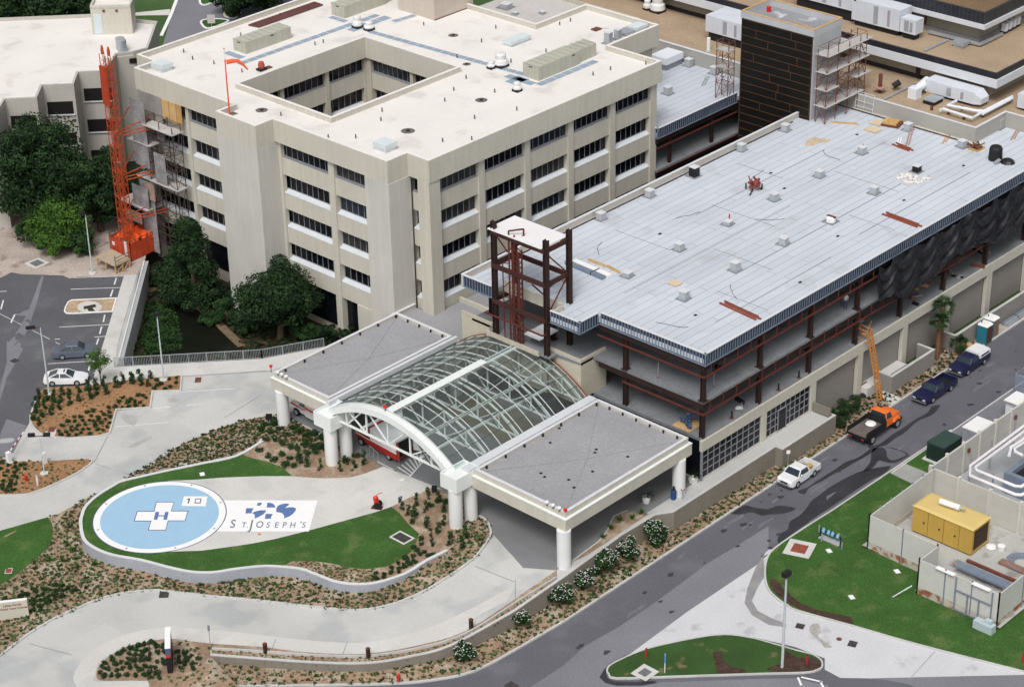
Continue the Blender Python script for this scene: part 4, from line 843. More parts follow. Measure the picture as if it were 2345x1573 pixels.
out = t.nodes.new('ShaderNodeOutputMaterial'); mx = t.nodes.new('ShaderNodeMixShader'); tr = t.nodes.new('ShaderNodeBsdfTransparent'); gl = t.nodes.new('ShaderNodeBsdfGlossy'); fr_ = t.nodes.new('ShaderNodeFresnel')
fr_.inputs['IOR'].default_value = 1.42; tr.inputs[0].default_value = (.86,.91,.90,1); gl.inputs['Roughness'].default_value = .12; gl.inputs['Color'].default_value = (.75,.80,.78,1)
t.links.new(fr_.outputs[0], mx.inputs[0]); t.links.new(tr.outputs[0], mx.inputs[1]); t.links.new(gl.outputs[0], mx.inputs[2]); dd_ = t.nodes.new('ShaderNodeBsdfDiffuse'); dd_.inputs[0].default_value = (.62,.68,.67,1); m3 = t.nodes.new('ShaderNodeMixShader'); m3.inputs[0].default_value = .06; t.links.new(mx.outputs[0], m3.inputs[1]); t.links.new(dd_.outputs[0], m3.inputs[2]); t.links.new(m3.outputs[0], out.inputs[0])
for i in range(6):
    g_ = MB(); x0_, x1_ = 115.3+17.3*i/6, 115.3+17.3*(i+1)/6
    for k in range(24): g_.add([arcp(x0_,-AMX+2*AMX*k/24), arcp(x1_,-AMX+2*AMX*k/24), arcp(x1_,-AMX+2*AMX*(k+1)/24), arcp(x0_,-AMX+2*AMX*(k+1)/24)], [(0,1,2,3)])
    g_.build('glass_bay', gm, cn, smooth=True)
tr_ = MB()
for k in range(28): tr_.bar(arcp(132.65,-AMX+2*AMX*k/28,.1), arcp(132.65,-AMX+2*AMX*(k+1)/28,.1), .16, .14)
tr_.build('end_trim', M('copper_brown_trim', (.22,.085,.045), .7, .1, 1, .1), cn)
MB().box(115.6,115.35,7.0,132.7,116.3,7.3).build('gutter', M('pale_gutter', (.58,.60,.63), .6, .05, .6, .05), cn); MB().box(115.6,133.35,7.0,132.7,133.7,7.5).build('gutter', MATS['pale_gutter'], cn)
def lampset(pts, red, lbls):
    for i, p in enumerate(pts):
        o = thing('floodlight', p, lbls[i], 'floodlight', 'white floodlights along the canopy edges'); MB().lathe(p, [(.05,0),(.05,.12),(.15,.16),(.17,.32),(.10,.38)], 10).build('housing', whitep, o, smooth=True); MB().lathe(Vector(p)+Vector((0,0,-.02)), [(.10,0),(.10,.05)], 8).build('base', blackm, o)
    o = thing('warning_light', red[0], red[1], 'warning light'); MB().tube([red[0], Vector(red[0])+Vector((0,0,red[2]))], .04, 6).build('stem', redsteel, o); MB().lathe(Vector(red[0])+Vector((0,0,red[2])), [(.02,0),(.17,.05),(.17,.2),(.03,.28)], 10).build('lens', M('red_lens', (.65,.02,.02), .3, .03, 1, .03), o, smooth=True)
lampset([(116.1,y,7.44) for y in (141.0,140.4,139.8)], ((115.98,141.8,7.44), 'red warning light on a stem at the left outer corner of the canopy', .55), ['white floodlight nearest the red light at the left canopy corner','middle white floodlight of three at the left canopy corner','third white floodlight from the left canopy corner'])
lampset([(115.9,y,7.44) for y in (105.0,105.7,106.4)], ((116.05,104.45,7.44), 'red warning light at the right outer corner of the canopy', .1), ['white floodlight nearest the red light at the right canopy corner','middle white floodlight of three at the right canopy corner','third white floodlight from the right canopy corner'])
o = thing('warning_light', (115.1,125.2,9.8), 'red warning light on top of the white front arch', 'warning light'); MB().tube([(115.1,125.2,9.75),(115.1,125.2,10.25)], .03, 6).build('stem', redsteel, o); MB().lathe((115.1,125.2,10.2), [(.02,0),(.17,.05),(.17,.2),(.03,.28)], 10).build('lens', MATS['red_lens'], o)
# ------------------------------------------------------------------ steel lift frame and red climbing mast
lf = thing('steel_lift_frame', (133.5,124.3,6.2), 'open dark steel frame with a white roof deck rising through the new wing roof', 'steel frame')
posts = [(132.0,120.9,22.0),(135.05,120.8,22.0),(132.0,127.45,21.95),(134.9,127.6,21.0)]
for x, y, zt in posts:
    MB().box(x-.22,y-.22,10.1,x+.22,y-.16,zt).box(x-.22,y+.16,10.1,x+.22,y+.22,zt).box(x-.05,y-.16,10.1,x+.05,y+.16,zt).build('post', steel, lf)
MB().box(131.6,121.15,21.12,135.35,127.9,21.2).build('roof_deck', M('white_deck', (.74,.72,.73), .7, .03, .5, .03), lf)
for z, dz in ((20.65,.46),(17.2,.45),(13.5,.42)):
    for a, b in (((131.85,120.9),(131.85,127.6)),((135.0,120.9),(135.0,127.6)),((131.9,120.95),(135.1,120.95)),((131.9,127.6),(135.1,127.6))): MB().bar((*a,z+dz/2),(*b,z+dz/2),.22,dz).build('beam', M('red_brown_steel', (.055,.02,.016), .7, .2, 1, .1), lf)
for a, b in (((132.05,120.95,20.6),(134.9,120.95,17.7)),((134.9,120.95,17.2),(132.4,120.95,14.5)),((132,127.2,20.6),(132,125.7,19.3)),((135,121.2,17.3),(135,124,14.6)),((131.9,122.6,17.0),(134.9,124,14.4))): MB().bar(a, b, .10, .12).build('brace', redsteel, lf)
MB().bar((131.5,121.0,12.35),(131.5,128.4,12.35),.12,.14).bar((131.5,121.0,12.35),(132.2,120.8,12.35),.12,.14).build('shelf_angle', redsteel, lf)
MB().box(132.2,122.0,11.2,134.8,124.0,11.3).build('lower_deck', coping, lf)
lm_ = thing('red_lattice_mast', (131.9,124.50,10.05), 'red lattice climbing mast leaning against the dark steel frame', 'mast')
for x in (131.85,132.30):
    for y in (124.20,124.85,125.40): MB().bar((x,y,10.05),(x,y,19.8 if y < 125.30 else 20.6),.12,.12).build('rail', redsteel, lm_)
lt = MB(); z = 10.2
while z < 19.6:
    for x in (131.85,132.30): lt.bar((x,124.20,z),(x,124.85,z+.45),.05); lt.bar((x,124.85,z+.45),(x,125.40,z),.05)
    lt.bar((131.85,124.20,z),(132.3,124.20,z+.4),.05); z += .55
lt.build('lacing', redsteel, lm_)
MB().bar((131.85,125.40,20.5),(131.85,125.40,21.6),.11).bar((131.85,124.70,19.8),(131.85,124.70,21.4),.11).bar((131.85,125.40,21.6),(132.60,124.20,21.9),.13).bar((132.60,124.20,21.9),(132.60,124.20,21.2),.12).bar((131.85,124.70,21.0),(132.60,124.20,21.2),.10).build('top_hook', redsteel, lm_)
MB().bar((131.80,126.20,18.1),(131.80,126.10,10.2),.08).bar((131.80,126.20,18.1),(131.90,125.30,18.3),.08).bar((131.80,126.10,15.6),(131.90,125.40,16.4),.08).build('side_stay', redsteel, lm_)

# ------------------------------------------------------------------ scaffolds
pole = M('scaffold_pole', (.16,.075,.055), .7, .2, 1, .1); plank = M('scaffold_plank', (.45,.43,.42), .9, .12, 1, .1)
def scaffold(label, xs, ys, zs, loc, decks, skip=(), mat=pole, r_=.035, ztop=None):
    o = thing('scaffold', loc, label, 'scaffold'); fr__ = MB()
    for x in xs:
        for y in ys: MB().bar((x,y,zs[0]),(x,y,(ztop or zs[-1]+1.1)+rnd.uniform(-.3,.4)),r_*2).build('pole', mat, o)
    for z in zs[1:]:
        for x in xs: fr__.bar((x,ys[0],z-.05),(x,ys[-1],z-.05),r_*1.6); fr__.bar((x,ys[0],z+.9),(x,ys[-1],z+.9),r_*1.2)
        for y in ys: fr__.bar((xs[0],y,z-.05),(xs[-1],y,z-.05),r_*1.6); fr__.bar((xs[0],y,z+.9),(xs[-1],y,z+.9),r_*1.2)
    for z0_, z1_ in zip(zs, zs[1:]):
        for y in ys:
            for k, (a, b) in enumerate(zip(xs, xs[1:])): fr__.bar((a,y,z0_),(b,y,z1_),r_*1.2) if k % 2 == 0 else fr__.bar((b,y,z0_),(a,y,z1_),r_*1.2)
        for x in (xs[0],xs[-1]): fr__.bar((x,ys[0],z0_),(x,ys[-1],z1_),r_*1.2); fr__.bar((x,ys[-1],z0_),(x,ys[0],z1_),r_*1.2)
    fr__.build('bracing', mat, o)
    for d in decks: MB().box(*d).build('platform', plank, o)
    return o
scaffold('rusty pipe scaffold with four board platforms beside the dark shaft tower', [185.75,187.7,189.8,191.9,193.1], [128.3,129.6], [NZ,16.4,18.35,20.35,22.3], (189,129,NZ), [(185.6,128.1,16.36,192.9,129.8,16.43),(185.6,128.1,18.3,188,129.8,18.37),(191.2,128.1,18.3,194,130.0,18.37),(185.6,128.1,20.3,193.6,129.8,20.37),(185.7,128.1,22.25,194,129.9,22.33)], ztop=23.2)
scaffold('narrow rusty scaffold on the far side of the dark shaft, over the middle wing', [184.2,185.3], [140.6,142.3], [NZ,16.4,18.4,20.4], (184.7,141,NZ), [(184.1,140.5,18.3,185.4,142.5,18.37),(184.1,140.5,20.3,185.4,142.5,20.37)])
hs_ = scaffold('dark pipe scaffold with netting climbing the corner of the hospital block', [132.5,133.7], [175.4,177.6,179.9,182.2], [2,4.9,7.1,10.9,13,15,17.4], (133,179,2), [(132.3,175.2,17.3,133.9,180.3,17.42),(132.3,175.2,10.8,133.9,182.4,10.92),(132.3,179.4,14.9,133.9,183.2,15.0),(131.6,180.0,7.3,133.9,185.2,7.4)], mat=M('dark_pipe', (.07,.05,.045), .7, .2, 1, .1), ztop=18.4)
net = M('grey_debris_netting', (.26,.25,.26), .95, .3, 1.2, .3)
for b in ((132.4,179.6,2,132.44,182.0,10.5),(132.4,179.8,12.2,132.44,182.3,20.0),(132.4,177.0,11,132.44,178.9,14.5),(131.9,180,6.9,131.94,182.8,9.9)): MB().box(*b).build('netting', net, hs_)
MB().box(131.3,180.8,5.6,131.36,183.5,6.9).build('plywood_screen', M('pinkish_plywood', (.33,.23,.19), .9, .2, 1, .1), hs_); MB().box(132.2,179.2,8.5,132.26,180.9,10.4).build('plywood_screen', MATS['pinkish_plywood'], hs_)
# ------------------------------------------------------------------ construction hoist
ch_ = thing('construction_hoist', (129.6,181.4,2), 'tall orange lattice hoist mast with fenced netted base by the corner of the hospital block', 'hoist')
def mast(x, y, z0, z1, w, root):
    m_ = MB(); l_ = MB()
    for sx in (-1,1):
        for sy in (-1,1): m_.bar((x+sx*w/2,y+sy*w/2,z0),(x+sx*w/2,y+sy*w/2,z1),.06)
    z = z0; k = 0
    while z < z1-.5:
        for sx in (-1,1): l_.bar((x+sx*w/2,y-w/2*(1 if k%2 else -1),z),(x+sx*w/2,y+w/2*(1 if k%2 else -1),z+.5),.03)
        for sy in (-1,1): l_.bar((x-w/2*(1 if k%2 else -1),y+sy*w/2,z),(x+w/2*(1 if k%2 else -1),y+sy*w/2,z+.5),.03)
        z += .5; k += 1
        if k % 3 == 0: l_.ring([(x-w/2,y-w/2),(x+w/2,y-w/2),(x+w/2,y+w/2),(x-w/2,y+w/2)], .05, z-.03, z+.03)
    o = m_.build('mast', orange, root); l_.build('lacing', orange, o)
mast(129.35,181.75,2,26.0,.62,ch_); mast(129.55,181.0,2,25.8,.62,ch_)
MB().loft([[Vector((128.85,182.1,z)),Vector((128.8,181.1,z)),Vector((129.05,181.0,z)),Vector((129.1,182.1,z))] for z in (20.3,20.6,24.2,24.7)]).build('counterweight', M('red_orange_plate', (.38,.045,.015), .6, .15, 1, .1), ch_, fix=True)
for x, y in ((129.35,181.9),(129.5,181.0)): MB().lathe((x,y,25.9), [(.16,0),(.17,.5),(.09,.95),(.02,1.0)], 8).build('cap', orange, ch_)
for z in (7.0,11.8,17.0):
    MB().bar((129.8,181.5,z),(133.6,180.2,z+.9),.10).bar((129.8,181.0,z),(133.6,179.3,z+.2),.10).bar((129.8,180.8,z-.3),(133.6,179.2,z-.1),.10).bar((129.8,181.9,z),(133.9,183.4,z+2.0),.09).build('wall_tie', orange, ch_)
fx = [(129.0,180.4),(129.0,184.0),(133.2,184.0),(133.2,180.6)]
fn = M('orange_safety_net', (.50,.06,.02), .8, .25, 1.6, .3)
for a, b in zip(fx, fx[1:]+fx[:1]):
    MB().bar((*a,3.1),(*b,3.1),.04,2.0).build('net_panel', fn, ch_)
    f_ = MB(); d = Vector(b)-Vector(a); n_ = 5
    for k in range(n_+1): p = Vector(a)+d*k/n_; f_.bar((p.x,p.y,2),(p.x,p.y,4.5),.06)
    f_.bar((*a,4.45),(*b,4.45),.06).bar((*a,4.1),(*b,4.1),.05); f_.build('fence_frame', rust, ch_)
cl = MB(); rr = random.Random(4); N_ = 14
cl.v = [Vector((129.1+4*i/N_, 180.5+3.4*j/N_, 3.7+.9*rr.random()*(math.sin(math.pi*i/N_)+.3))) for i in range(N_+1) for j in range(N_+1)]
cl.f = [(i*(N_+1)+j, (i+1)*(N_+1)+j, (i+1)*(N_+1)+j+1, i*(N_+1)+j+1) for i in range(N_) for j in range(N_)]
cl.build('crumpled_netting', M('bright_orange_net', (.75,.10,.02), .8, .12, 1.6, .15), ch_); MB().box(128.93,180.9,2.6,128.97,181.3,4.3).build('sign_strip', sill, ch_); MB().box(128.93,183.1,3.2,128.98,183.5,3.6).build('notice', whitep, ch_)
wp_ = thing('timber_platform', (127,181,2), 'plywood topped timber loading platform on legs in front of the orange hoist', 'platform')
MB().prism([(125.85,179.15),(128.2,179.35),(128.35,183.0),(125.9,182.7)], 2.95, 3.05).build('deck', M('plywood_deck', (.42,.34,.25), .9, .12, 1, .1), wp_)
for x, y in ((126.0,179.3),(128.0,179.4),(126.0,182.5),(128.1,182.8),(126,181),(127,179.35)): MB().box(x-.06,y-.06,2,x+.06,y+.06,2.95).build('leg', wood, wp_)
rl = MB().bar((126,179.2,3.9),(128.1,179.4,3.9),.07).bar((126,179.2,3.5),(128.1,179.4,3.5),.07).bar((126,179.2,3),(126,179.2,4.2),.08).bar((128.1,179.4,3),(128.1,179.4,4.0),.08).bar((128.3,183,3.9),(126,182.8,3.9),.07).bar((128.3,183,3),(128.3,183,4.2),.07).bar((126,182.8,3),(126,182.8,4.2),.07); rl.build('railing', M('old_timber', (.20,.15,.11), .9, .2, 1, .1), wp_)
MB().bar((126.0,179.25,2.1),(127.4,179.35,2.95),.07).bar((127.2,179.3,2.05),(128,179.4,2.9),.07).build('brace', wood, wp_)
# windsock
ws = thing('windsock', (132.85,165.8,RZ), 'orange windsock hanging from a tall orange pole on the roof corner', 'windsock')
MB().tube([(132.85,165.8,RZ),(132.85,165.8,28.2)], [.09,.06], 8).build('pole', M('bright_orange_paint', (.80,.09,.02), .5, .05, 1, .03), ws); MB().tube([(132.85,165.8,28.2),(132.85,165.8,29.3)], .045, 8).build('top_section', whitep, ws); MB().lathe((132.85,165.8,29.3), [(.02,0),(.10,.06),(.02,.16)], 8).build('tip', orange, ws)
MB().tube([(132.95,165.7,27.9),(133.4,165.25,28.0),(133.8,164.85,28.0),(134.15,164.5,27.55),(134.45,164.2,27.0)], [.24,.23,.18,.14,.08], 12).build('sock', M('orange_fabric', (.85,.12,.05), .8, .05, 1, .03), ws, smooth=True)
MB().box(132.4,165.3,RZ+.01,133.6,166.1,RZ+.03).build('base_pad', M('dark_smudge', (.14,.12,.11), .95, .3, 2, .2), ws)
# ------------------------------------------------------------------ railing along the garden edge, parapet on the walkway
rp = [gat(*K(8,1025,238)), gat(600,822), gat(742,796)]
gr = thing('metal_railing', rp[0], 'grey metal picket railing along the garden edge of the walkway', 'railing')
bars = MB(); tops = MB(); tot = 0
for a, b in zip(rp, rp[1:]):
    L_ = (b-a).length; n_ = int(L_/.16)
    for k in range(n_+1): p = a.lerp(b, k/n_); bars.bar(p, p+Vector((0,0,1.05)), .025)
    tops.bar(a+Vector((0,0,1.08)), b+Vector((0,0,1.08)), .06, .05); tops.bar(a+Vector((0,0,.12)), b+Vector((0,0,.12)), .04)
    n2 = int(L_/1.7)
    for k in range(n2+1): p = a.lerp(b, k/n2); MB().bar(p, p+Vector((0,0,1.12)), .06).build('post', galv, gr)
bars.build('pickets', galv, gr); tops.build('rail', galv, gr)
wpt = [(at(*p, 2.9).x, at(*p, 2.9).y) for p in (K(8,1062,0), K(4,1060,1559), K(4,1222,935), K(4,1280,800))]
gp = thing('walkway_parapet', (wpt[2][0], wpt[2][1], 2), 'grey concrete parapet between the white walkway and the sunken garden', 'wall')
wpt[0] = (at(272,838,2).x, at(272,838,2).y); a_, b_ = Vector(wpt[0]), Vector(wpt[3])
MB().ring([tuple(a_), tuple(b_)], -.55, -.05, 2.75, False).build('wall', concg, gp, fix=True); MB().ring([tuple(a_), tuple(b_)], -.16, 2.75, 2.85, False).build('coping', MATS['pale_coping'], gp, fix=True)
# ------------------------------------------------------------------ lamp posts
def lamp(label, base, top, heads, r_=.07, collar=True):
    b = Vector(base); o = thing('lamp_post', b, label, 'lamp post', 'lamp posts around the drives'); h = top-b.z
    MB().tube([b, b+Vector((0,0,h))], [r_*1.25, r_*.8], 10).build('pole', M('pale_lamp_pole', (.50,.55,.58), .5, .05, 1, .03), o, smooth=True)
    if collar: MB().lathe(b, [(.42,-.1),(.42,.10),(.38,.14),(.12,.15)], 16).build('base', concw, o)
    for dx, dy, w, l, hh in heads:
        c = b+Vector((dx,dy,h+.02)); d = Vector((dx,dy,0)); d = d.normalized() if d.length > .01 else Vector((1,0,0))
        if (c-b-Vector((0,0,h))).length > .1: MB().bar(b+Vector((0,0,h)), c, .07).build('arm', rust, o)
        mb = MB(); mb.bar(c-d*l/2+Vector((0,0,hh/2)), c+d*l/2+Vector((0,0,hh/2)), w, hh); mb.build('lamp_head', blackm, o)
lamp('lamp post by the timber platform at the end of the parking lot', gat(211.7,626), 9.05, [(-.25,.2,.5,.6,.35)])
lamp('lamp post in the shrub bed beside the white car', gat(*K(8,440,475)), 9.25, [(-.75,.55,.35,.9,.22)])
lamp('lamp post at the edge of the shrub bed next to the railing', gat(*K(8,1462,350)), 9.2, [(0,0,.5,.5,.35)])
lamp('short twin-headed lamp post in the orange mulch bed', gat(*K(8,397,1187)), 5.9, [(-.5,.5,.36,.62,.26),(.5,-.5,.36,.62,.26)], .05)
lamp('tall lamp post on the traffic island at the lower right', at(1791,1527,.13), 9.0, [(0,0,.45,.75,.4)], .10, False)
# ------------------------------------------------------------------ vehicles (drawn round the origin, +X forward)
carglass = M('car_glass', (.03,.045,.06), .08, .1, 1, .03, spec=.8)
def V3(x, y, z): return Vector((x, y, z))
def loftbody(secs, r_=.90, mid=.55):
    return MB().loft([[V3(x,-hw,z0), V3(x,hw,z0), V3(x,hw,z0+(z1-z0)*mid), V3(x,hw*r_,z1), V3(x,-hw*r_,z1), V3(x,-hw,z0+(z1-z0)*mid)] for x, z0, z1, hw in secs])
def wheels(o, xs, hw, r_, w=.22, dual=()):
    for x in xs:
        for s in (-1, 1):
            y = s*(hw-w*.42); mb = MB().tube([(x,y-w/2,r_),(x,y+w/2,r_)], r_, 18)
            wl_ = mb.build('wheel', rubber, o); MB().tube([(x,y+s*w*.42,r_),(x,y+s*(w*.5+.01),r_)], r_*.58, 12).build('rim', galv, wl_)
    for x in xs: MB().box(x-r_*1.1, -hw*.93, r_*.75, x+r_*1.1, hw*.93, r_*1.75).build('wheel_arch', blackm, o)
def house(o, xb0, xt0, xt1, xb1, z0, z1, hw0, hw1, paint, mids=(), th=.05):
    g = MB().loft([[V3(xb0,-hw0,z0), V3(xb0,hw0,z0), V3(xb1,hw0,z0), V3(xb1,-hw0,z0)], [V3(xt0,-hw1,z1), V3(xt0,hw1,z1), V3(xt1,hw1,z1), V3(xt1,-hw1,z1)]]).build('windows', carglass, o, fix=True)
    r_ = MB().loft([[V3(xt0+.03,-hw1-.01,z1-.02), V3(xt0+.03,hw1+.01,z1-.02), V3(xt1-.03,hw1+.01,z1-.02), V3(xt1-.03,-hw1-.01,z1-.02)], [V3(xt0-.06,-hw1+.08,z1+th), V3(xt0-.06,hw1-.08,z1+th), V3(xt1+.06,hw1-.08,z1+th), V3(xt1+.06,-hw1+.08,z1+th)]]); r_.build('roof', paint, o, fix=True)
    p = MB()
    for s in (-1, 1):
        p.bar((xb0,s*hw0,z0),(xt0,s*hw1,z1),.08).bar((xb1,s*hw0,z0),(xt1,s*hw1,z1),.10)
        for m_ in mids: p.bar((m_,s*(hw0+.005),z0),(m_*.98,s*(hw1+.005),z1),.09)
    p.build('pillars', paint, o); return g
def lights(o, xf, xr, hw, z, zr=None):
    for s in (-1, 1):
        MB().box(xf-.03, s*hw*.62-.16, z-.08, xf+.03, s*hw*.62+.16, z+.08).build('headlight', M('lamp_lens', (.55,.58,.60), .2, .03, 1, .02), o)
        MB().box(xr-.03, s*hw*.72-.14, (zr or z)-.08, xr+.03, s*hw*.72+.14, (zr or z)+.08).build('tail_light', M('tail_lens', (.35,.02,.02), .3, .03, 1, .02), o)
def veh(name, label, cat): return thing(name, (0,0,0), label, cat, None, 0, True)
def park_(o, near0, near1, hw, z):       # near0 rear wheel, near1 front wheel on the camera's side
    a, b = Vector((*near0, 0)), Vector((*near1, 0)); d = (b-a).normalized(); n_ = Vector((-d.y, d.x, 0)); n_ = n_ if n_.dot(Vector((1,1,0))) > 0 else -n_
    c = (a+b)/2 + n_*(hw-.1); place(o, (c.x, c.y, z), math.atan2(d.y, d.x))
whp = M('white_car_paint', (.74,.75,.77), .3, .03, .8, .02, spec=.6); silv = M('silver_car_paint', (.13,.155,.20), .3, .04, .8, .03, metal=.3, spec=.6)
bluec = M('dark_blue_car_paint', (.012,.014,.055), .3, .1, .8, .05, spec=.6); redp = M('red_ambulance_paint', (.36,.022,.014), .35, .04, 1, .03, spec=.5)
c_ = veh('parked_car', 'white two-door coupe parked nose to the walkway', 'car')
loftbody([(-2.15,.45,.72,.70),(-2.0,.28,.86,.84),(-1.3,.22,.90,.87),(-.2,.22,.86,.87),(.8,.22,.84,.87),(1.6,.24,.74,.84),(2.05,.30,.62,.74),(2.2,.40,.55,.60)]).build('body', whp, c_, smooth=True)
house(c_, .85,.15,-.75,-1.75,.84,1.24,.74,.56,whp,(-.45,)); MB().box(-.15,-.3,1.28,.0,.3,1.30).build('sunroof', blackm, c_); wheels(c_, (-1.22,1.22), .86, .31); lights(c_, 2.12,-2.13,.8,.55,.7)
park_(c_, (106.24,164.09), (107.94,162.33), .86, G(107,163)+.01)
c_ = veh('parked_car', 'silver four-door sedan parked two bays above the white coupe', 'car')
loftbody([(-2.3,.45,.80,.72),(-2.1,.28,.92,.84),(-1.2,.22,.94,.86),(0,.22,.92,.86),(.9,.22,.90,.86),(1.9,.25,.82,.82),(2.3,.38,.68,.70)]).build('body', silv, c_, smooth=True)
house(c_, 1.0,.4,-.85,-1.5,.91,1.34,.76,.60,silv,(-.2,)); wheels(c_, (-1.25,1.25), .86, .31); lights(c_, 2.2,-2.25,.8,.62,.75)
park_(c_, (110.2,167.74), (112.07,166.12), .86, G(111,167)+.01)
def pickup(label, paint, bedc, topper=False, s=1.0):
    o = veh('pickup_truck', label, 'pickup truck'); L_ = 2.6*s; wb = 1.5*s if s < 1.1 else 1.62
    loftbody([(L_,.45,.80,.80),(L_-.15,.35,.95,.88),(1.0,.32,1.02,.90),(.3,.32,1.02,.90),(-.55,.32,1.02,.90)], .95).build('body', paint, o, smooth=True, fix=True)
    MB().box(-L_,-.90,.45,-.55,-.82,1.05).box(-L_,.82,.45,-.55,.90,1.05).box(-L_,-.82,.45,-L_+.07,.82,1.05).box(-.62,-.82,.45,-.55,.82,1.05).box(-L_+.07,-.82,.45,-.62,.82,.55).build('cargo_bed', paint, o)
    MB().box(-L_+.08,-.81,.55,-.63,.81,.57).build('bed_floor', bedc, o)
    house(o, 1.15,.65,-.40,-.52,1.0,1.48,.84,.68,paint,(.1,) if False else (), .06)
    wheels(o, (-wb,wb), .90, .36, .24); lights(o, L_,-L_,.9,.68,.75); MB().box(L_-.02,-.85,.38,L_+.1,.85,.52).build('bumper', chrome, o); MB().box(L_-.01,-.5,.56,L_+.02,.5,.76).build('grille', blackm, o); MB().box(L_-.16,-.86,.955,L_-1.3,-.84,.965).build('trim', chrome, o)
    for sd in (-1,1): MB().box(.75,sd*.92-.06,1.05,.88,sd*.92+.08,1.2).build('mirror', paint, o)
    if topper:
        MB().loft([[V3(-L_,-.88,1.05),V3(-L_,.88,1.05),V3(-.55,.88,1.05),V3(-.55,-.88,1.05)],[V3(-L_+.05,-.86,1.4),V3(-L_+.05,.86,1.4),V3(-.5,.86,1.4),V3(-.5,-.86,1.4)],[V3(-L_+.3,-.72,1.66),V3(-L_+.3,.72,1.66),V3(-.5,.72,1.66),V3(-.5,-.72,1.66)]]).build('bed_cap', whp, o, fix=True)
        for sd in (-1,1): MB().box(-L_+.35,sd*.865-.02,1.18,-.85,sd*.865+.02,1.38).build('cap_window', carglass, o)
    return o
o = pickup('white compact pickup truck parked by the kerb beside the terrace wall', whp, M('dirty_bed', (.35,.34,.28), .9, .2, 2, .1), s=.86); park_(o, (144.54,99), (141.93,99), .88, 0)
MB().lathe((-1.35,.2,.55), [(.28,0),(.28,.5),(.25,.55)], 12).build('drum', wood, o); MB().box(-1.0,-.7,.56,-.65,.3,.95).build('toolbox', rust, o)
o = pickup('dark blue pickup truck with an empty open bed, parked ahead of the capped one', bluec, blackm, s=1.06); park_(o, (166.56,98.33), (163.28,98.33), .92, 0)
o = pickup('dark blue pickup truck with a white bed cap', bluec, blackm, True, 1.0); park_(o, (173.38,98.8), (170.36,98.8), .92, 0)
# orange dump truck
o = veh('dump_truck', 'dump truck with orange cab and black tipping bed parked by the planting', 'dump truck')
loftbody([(1.25,.7,1.55,.95),(1.9,.7,1.55,.95),(2.6,.7,1.45,.85),(3.05,.75,1.30,.75)]).build('hood', orange2, o, smooth=True, fix=True); MB().box(3.04,-.5,.85,3.08,.5,1.2).build('grille', blackm, o)
MB().box(.35,-1.0,.75,1.35,1.0,1.55).build('cab', orange2, o); house(o, 1.4,1.2,.45,.36,1.55,2.15,.96,.82,orange2)
for s in (-1,1): MB().loft([[V3(1.5,s*.8,.9),V3(2.7,s*.8,.9),V3(2.7,s*1.12,.9),V3(1.5,s*1.12,.9)],[V3(1.75,s*.8,1.2),V3(2.45,s*.8,1.2),V3(2.45,s*1.08,1.15),V3(1.75,s*1.08,1.15)]]).build('fender', orange2, o, fix=True)
MB().box(-3.1,-1.05,1.05,.15,1.05,1.13).build('bed_floor', M('dirty_wooden_bed', (.13,.11,.10), .9, .3, 1, .2), o)
MB().box(-3.1,-1.15,.95,.2,-1.06,1.60).box(-3.1,1.06,.95,.2,1.15,1.60).box(.12,-1.06,.95,.2,1.06,1.85).box(-3.1,-1.06,.85,-3.02,1.06,1.12).build('bed_sides', blackm, o)
MB().lathe((-.5,.2,1.13), [(.55,0),(.45,.12),(.1,.2)], 9).build('white_sacks', whitep, o)
MB().box(-3.0,-.4,.6,2.9,.4,.9).box(2.9,-1.0,.55,3.1,1.0,.8).build('chassis', blackm, o); wheels(o, (-2.0,2.15), 1.12, .48, .34); lights(o, 3.08,-3.1,.95,.95,.8)
park_(o, (152.84,98.3), (157.01,98.3), 1.12, 0)
# ambulances
def ambulance(label, cabc, boxc, lowc, stripe, red):
    o = veh('ambulance', label, 'ambulance')
    loftbody([(1.35,.5,1.25,.95),(2.0,.5,1.22,.96),(2.75,.5,1.12,.92),(3.05,.55,.98,.82)]).build('hood', cabc, o, smooth=True, fix=True)
    MB().box(.55,-.97,.5,1.6,.97,1.25).build('cab', cabc, o); house(o, 1.75,1.2,.62,.58,1.25,1.85,.93,.80,cabc)
    b_ = MB().box(-3.1,-1.08,.55,.55,1.08,2.45 if red else 2.1).build('module', boxc, o)
    MB().box(-3.12,-1.10,.5,.56,1.10,1.12 if red else .95).build('lower_body', lowc, o)
    MB().box(-3.125,-1.105,1.3,.565,1.105,1.52).build('stripe', stripe, o); MB().box(.57,-.98,.98,2.9,.98,1.1).build('hood_stripe', stripe, o)
    for s in (-1,1):
        MB().box(-.7,s*1.1-.02,1.55,.1,s*1.1+.02,2.0).build('side_panel', whitep, o)
        for k in range(3): MB().box(-2.7+.9*k,s*1.11-.01,.65,-2.0+.9*k,s*1.11+.01,1.08).build('locker', lowc if red else whp, o)
    wheels(o, (-1.95,1.95), 1.06, .40, .28); lights(o, 3.0,-3.12,.95,.85,1.0)
    MB().box(.55,-.7,(2.45 if red else 2.1)-.2,.7,.7,(2.45 if red else 2.1)+.1).build('light_bar', M('red_lens', (.65,.02,.02)), o)
    return o
o = ambulance('white ambulance with an orange-red stripe under the left canopy', whp, whp, whp, M('orange_red_stripe', (.60,.07,.03), .5, .03, 1, .02), False); park_(o, (118.1,137.24), (118.25,141.16), 1.05, 2.0)
o = ambulance('red and white ambulance with open rear doors under the glass vault', redp, whp, redp, M('thin_white_stripe', (.7,.6,.58), .5, .03, 1, .02), True); park_(o, (118.3,128.38), (118.5,132.38), 1.05, 2.0)
for s in (-1,1): MB().bar((-3.12,s*1.05,1.6),(-3.85,s*1.35,1.6),.05,1.7).build('rear_door', redp if s > 0 else whp, o)
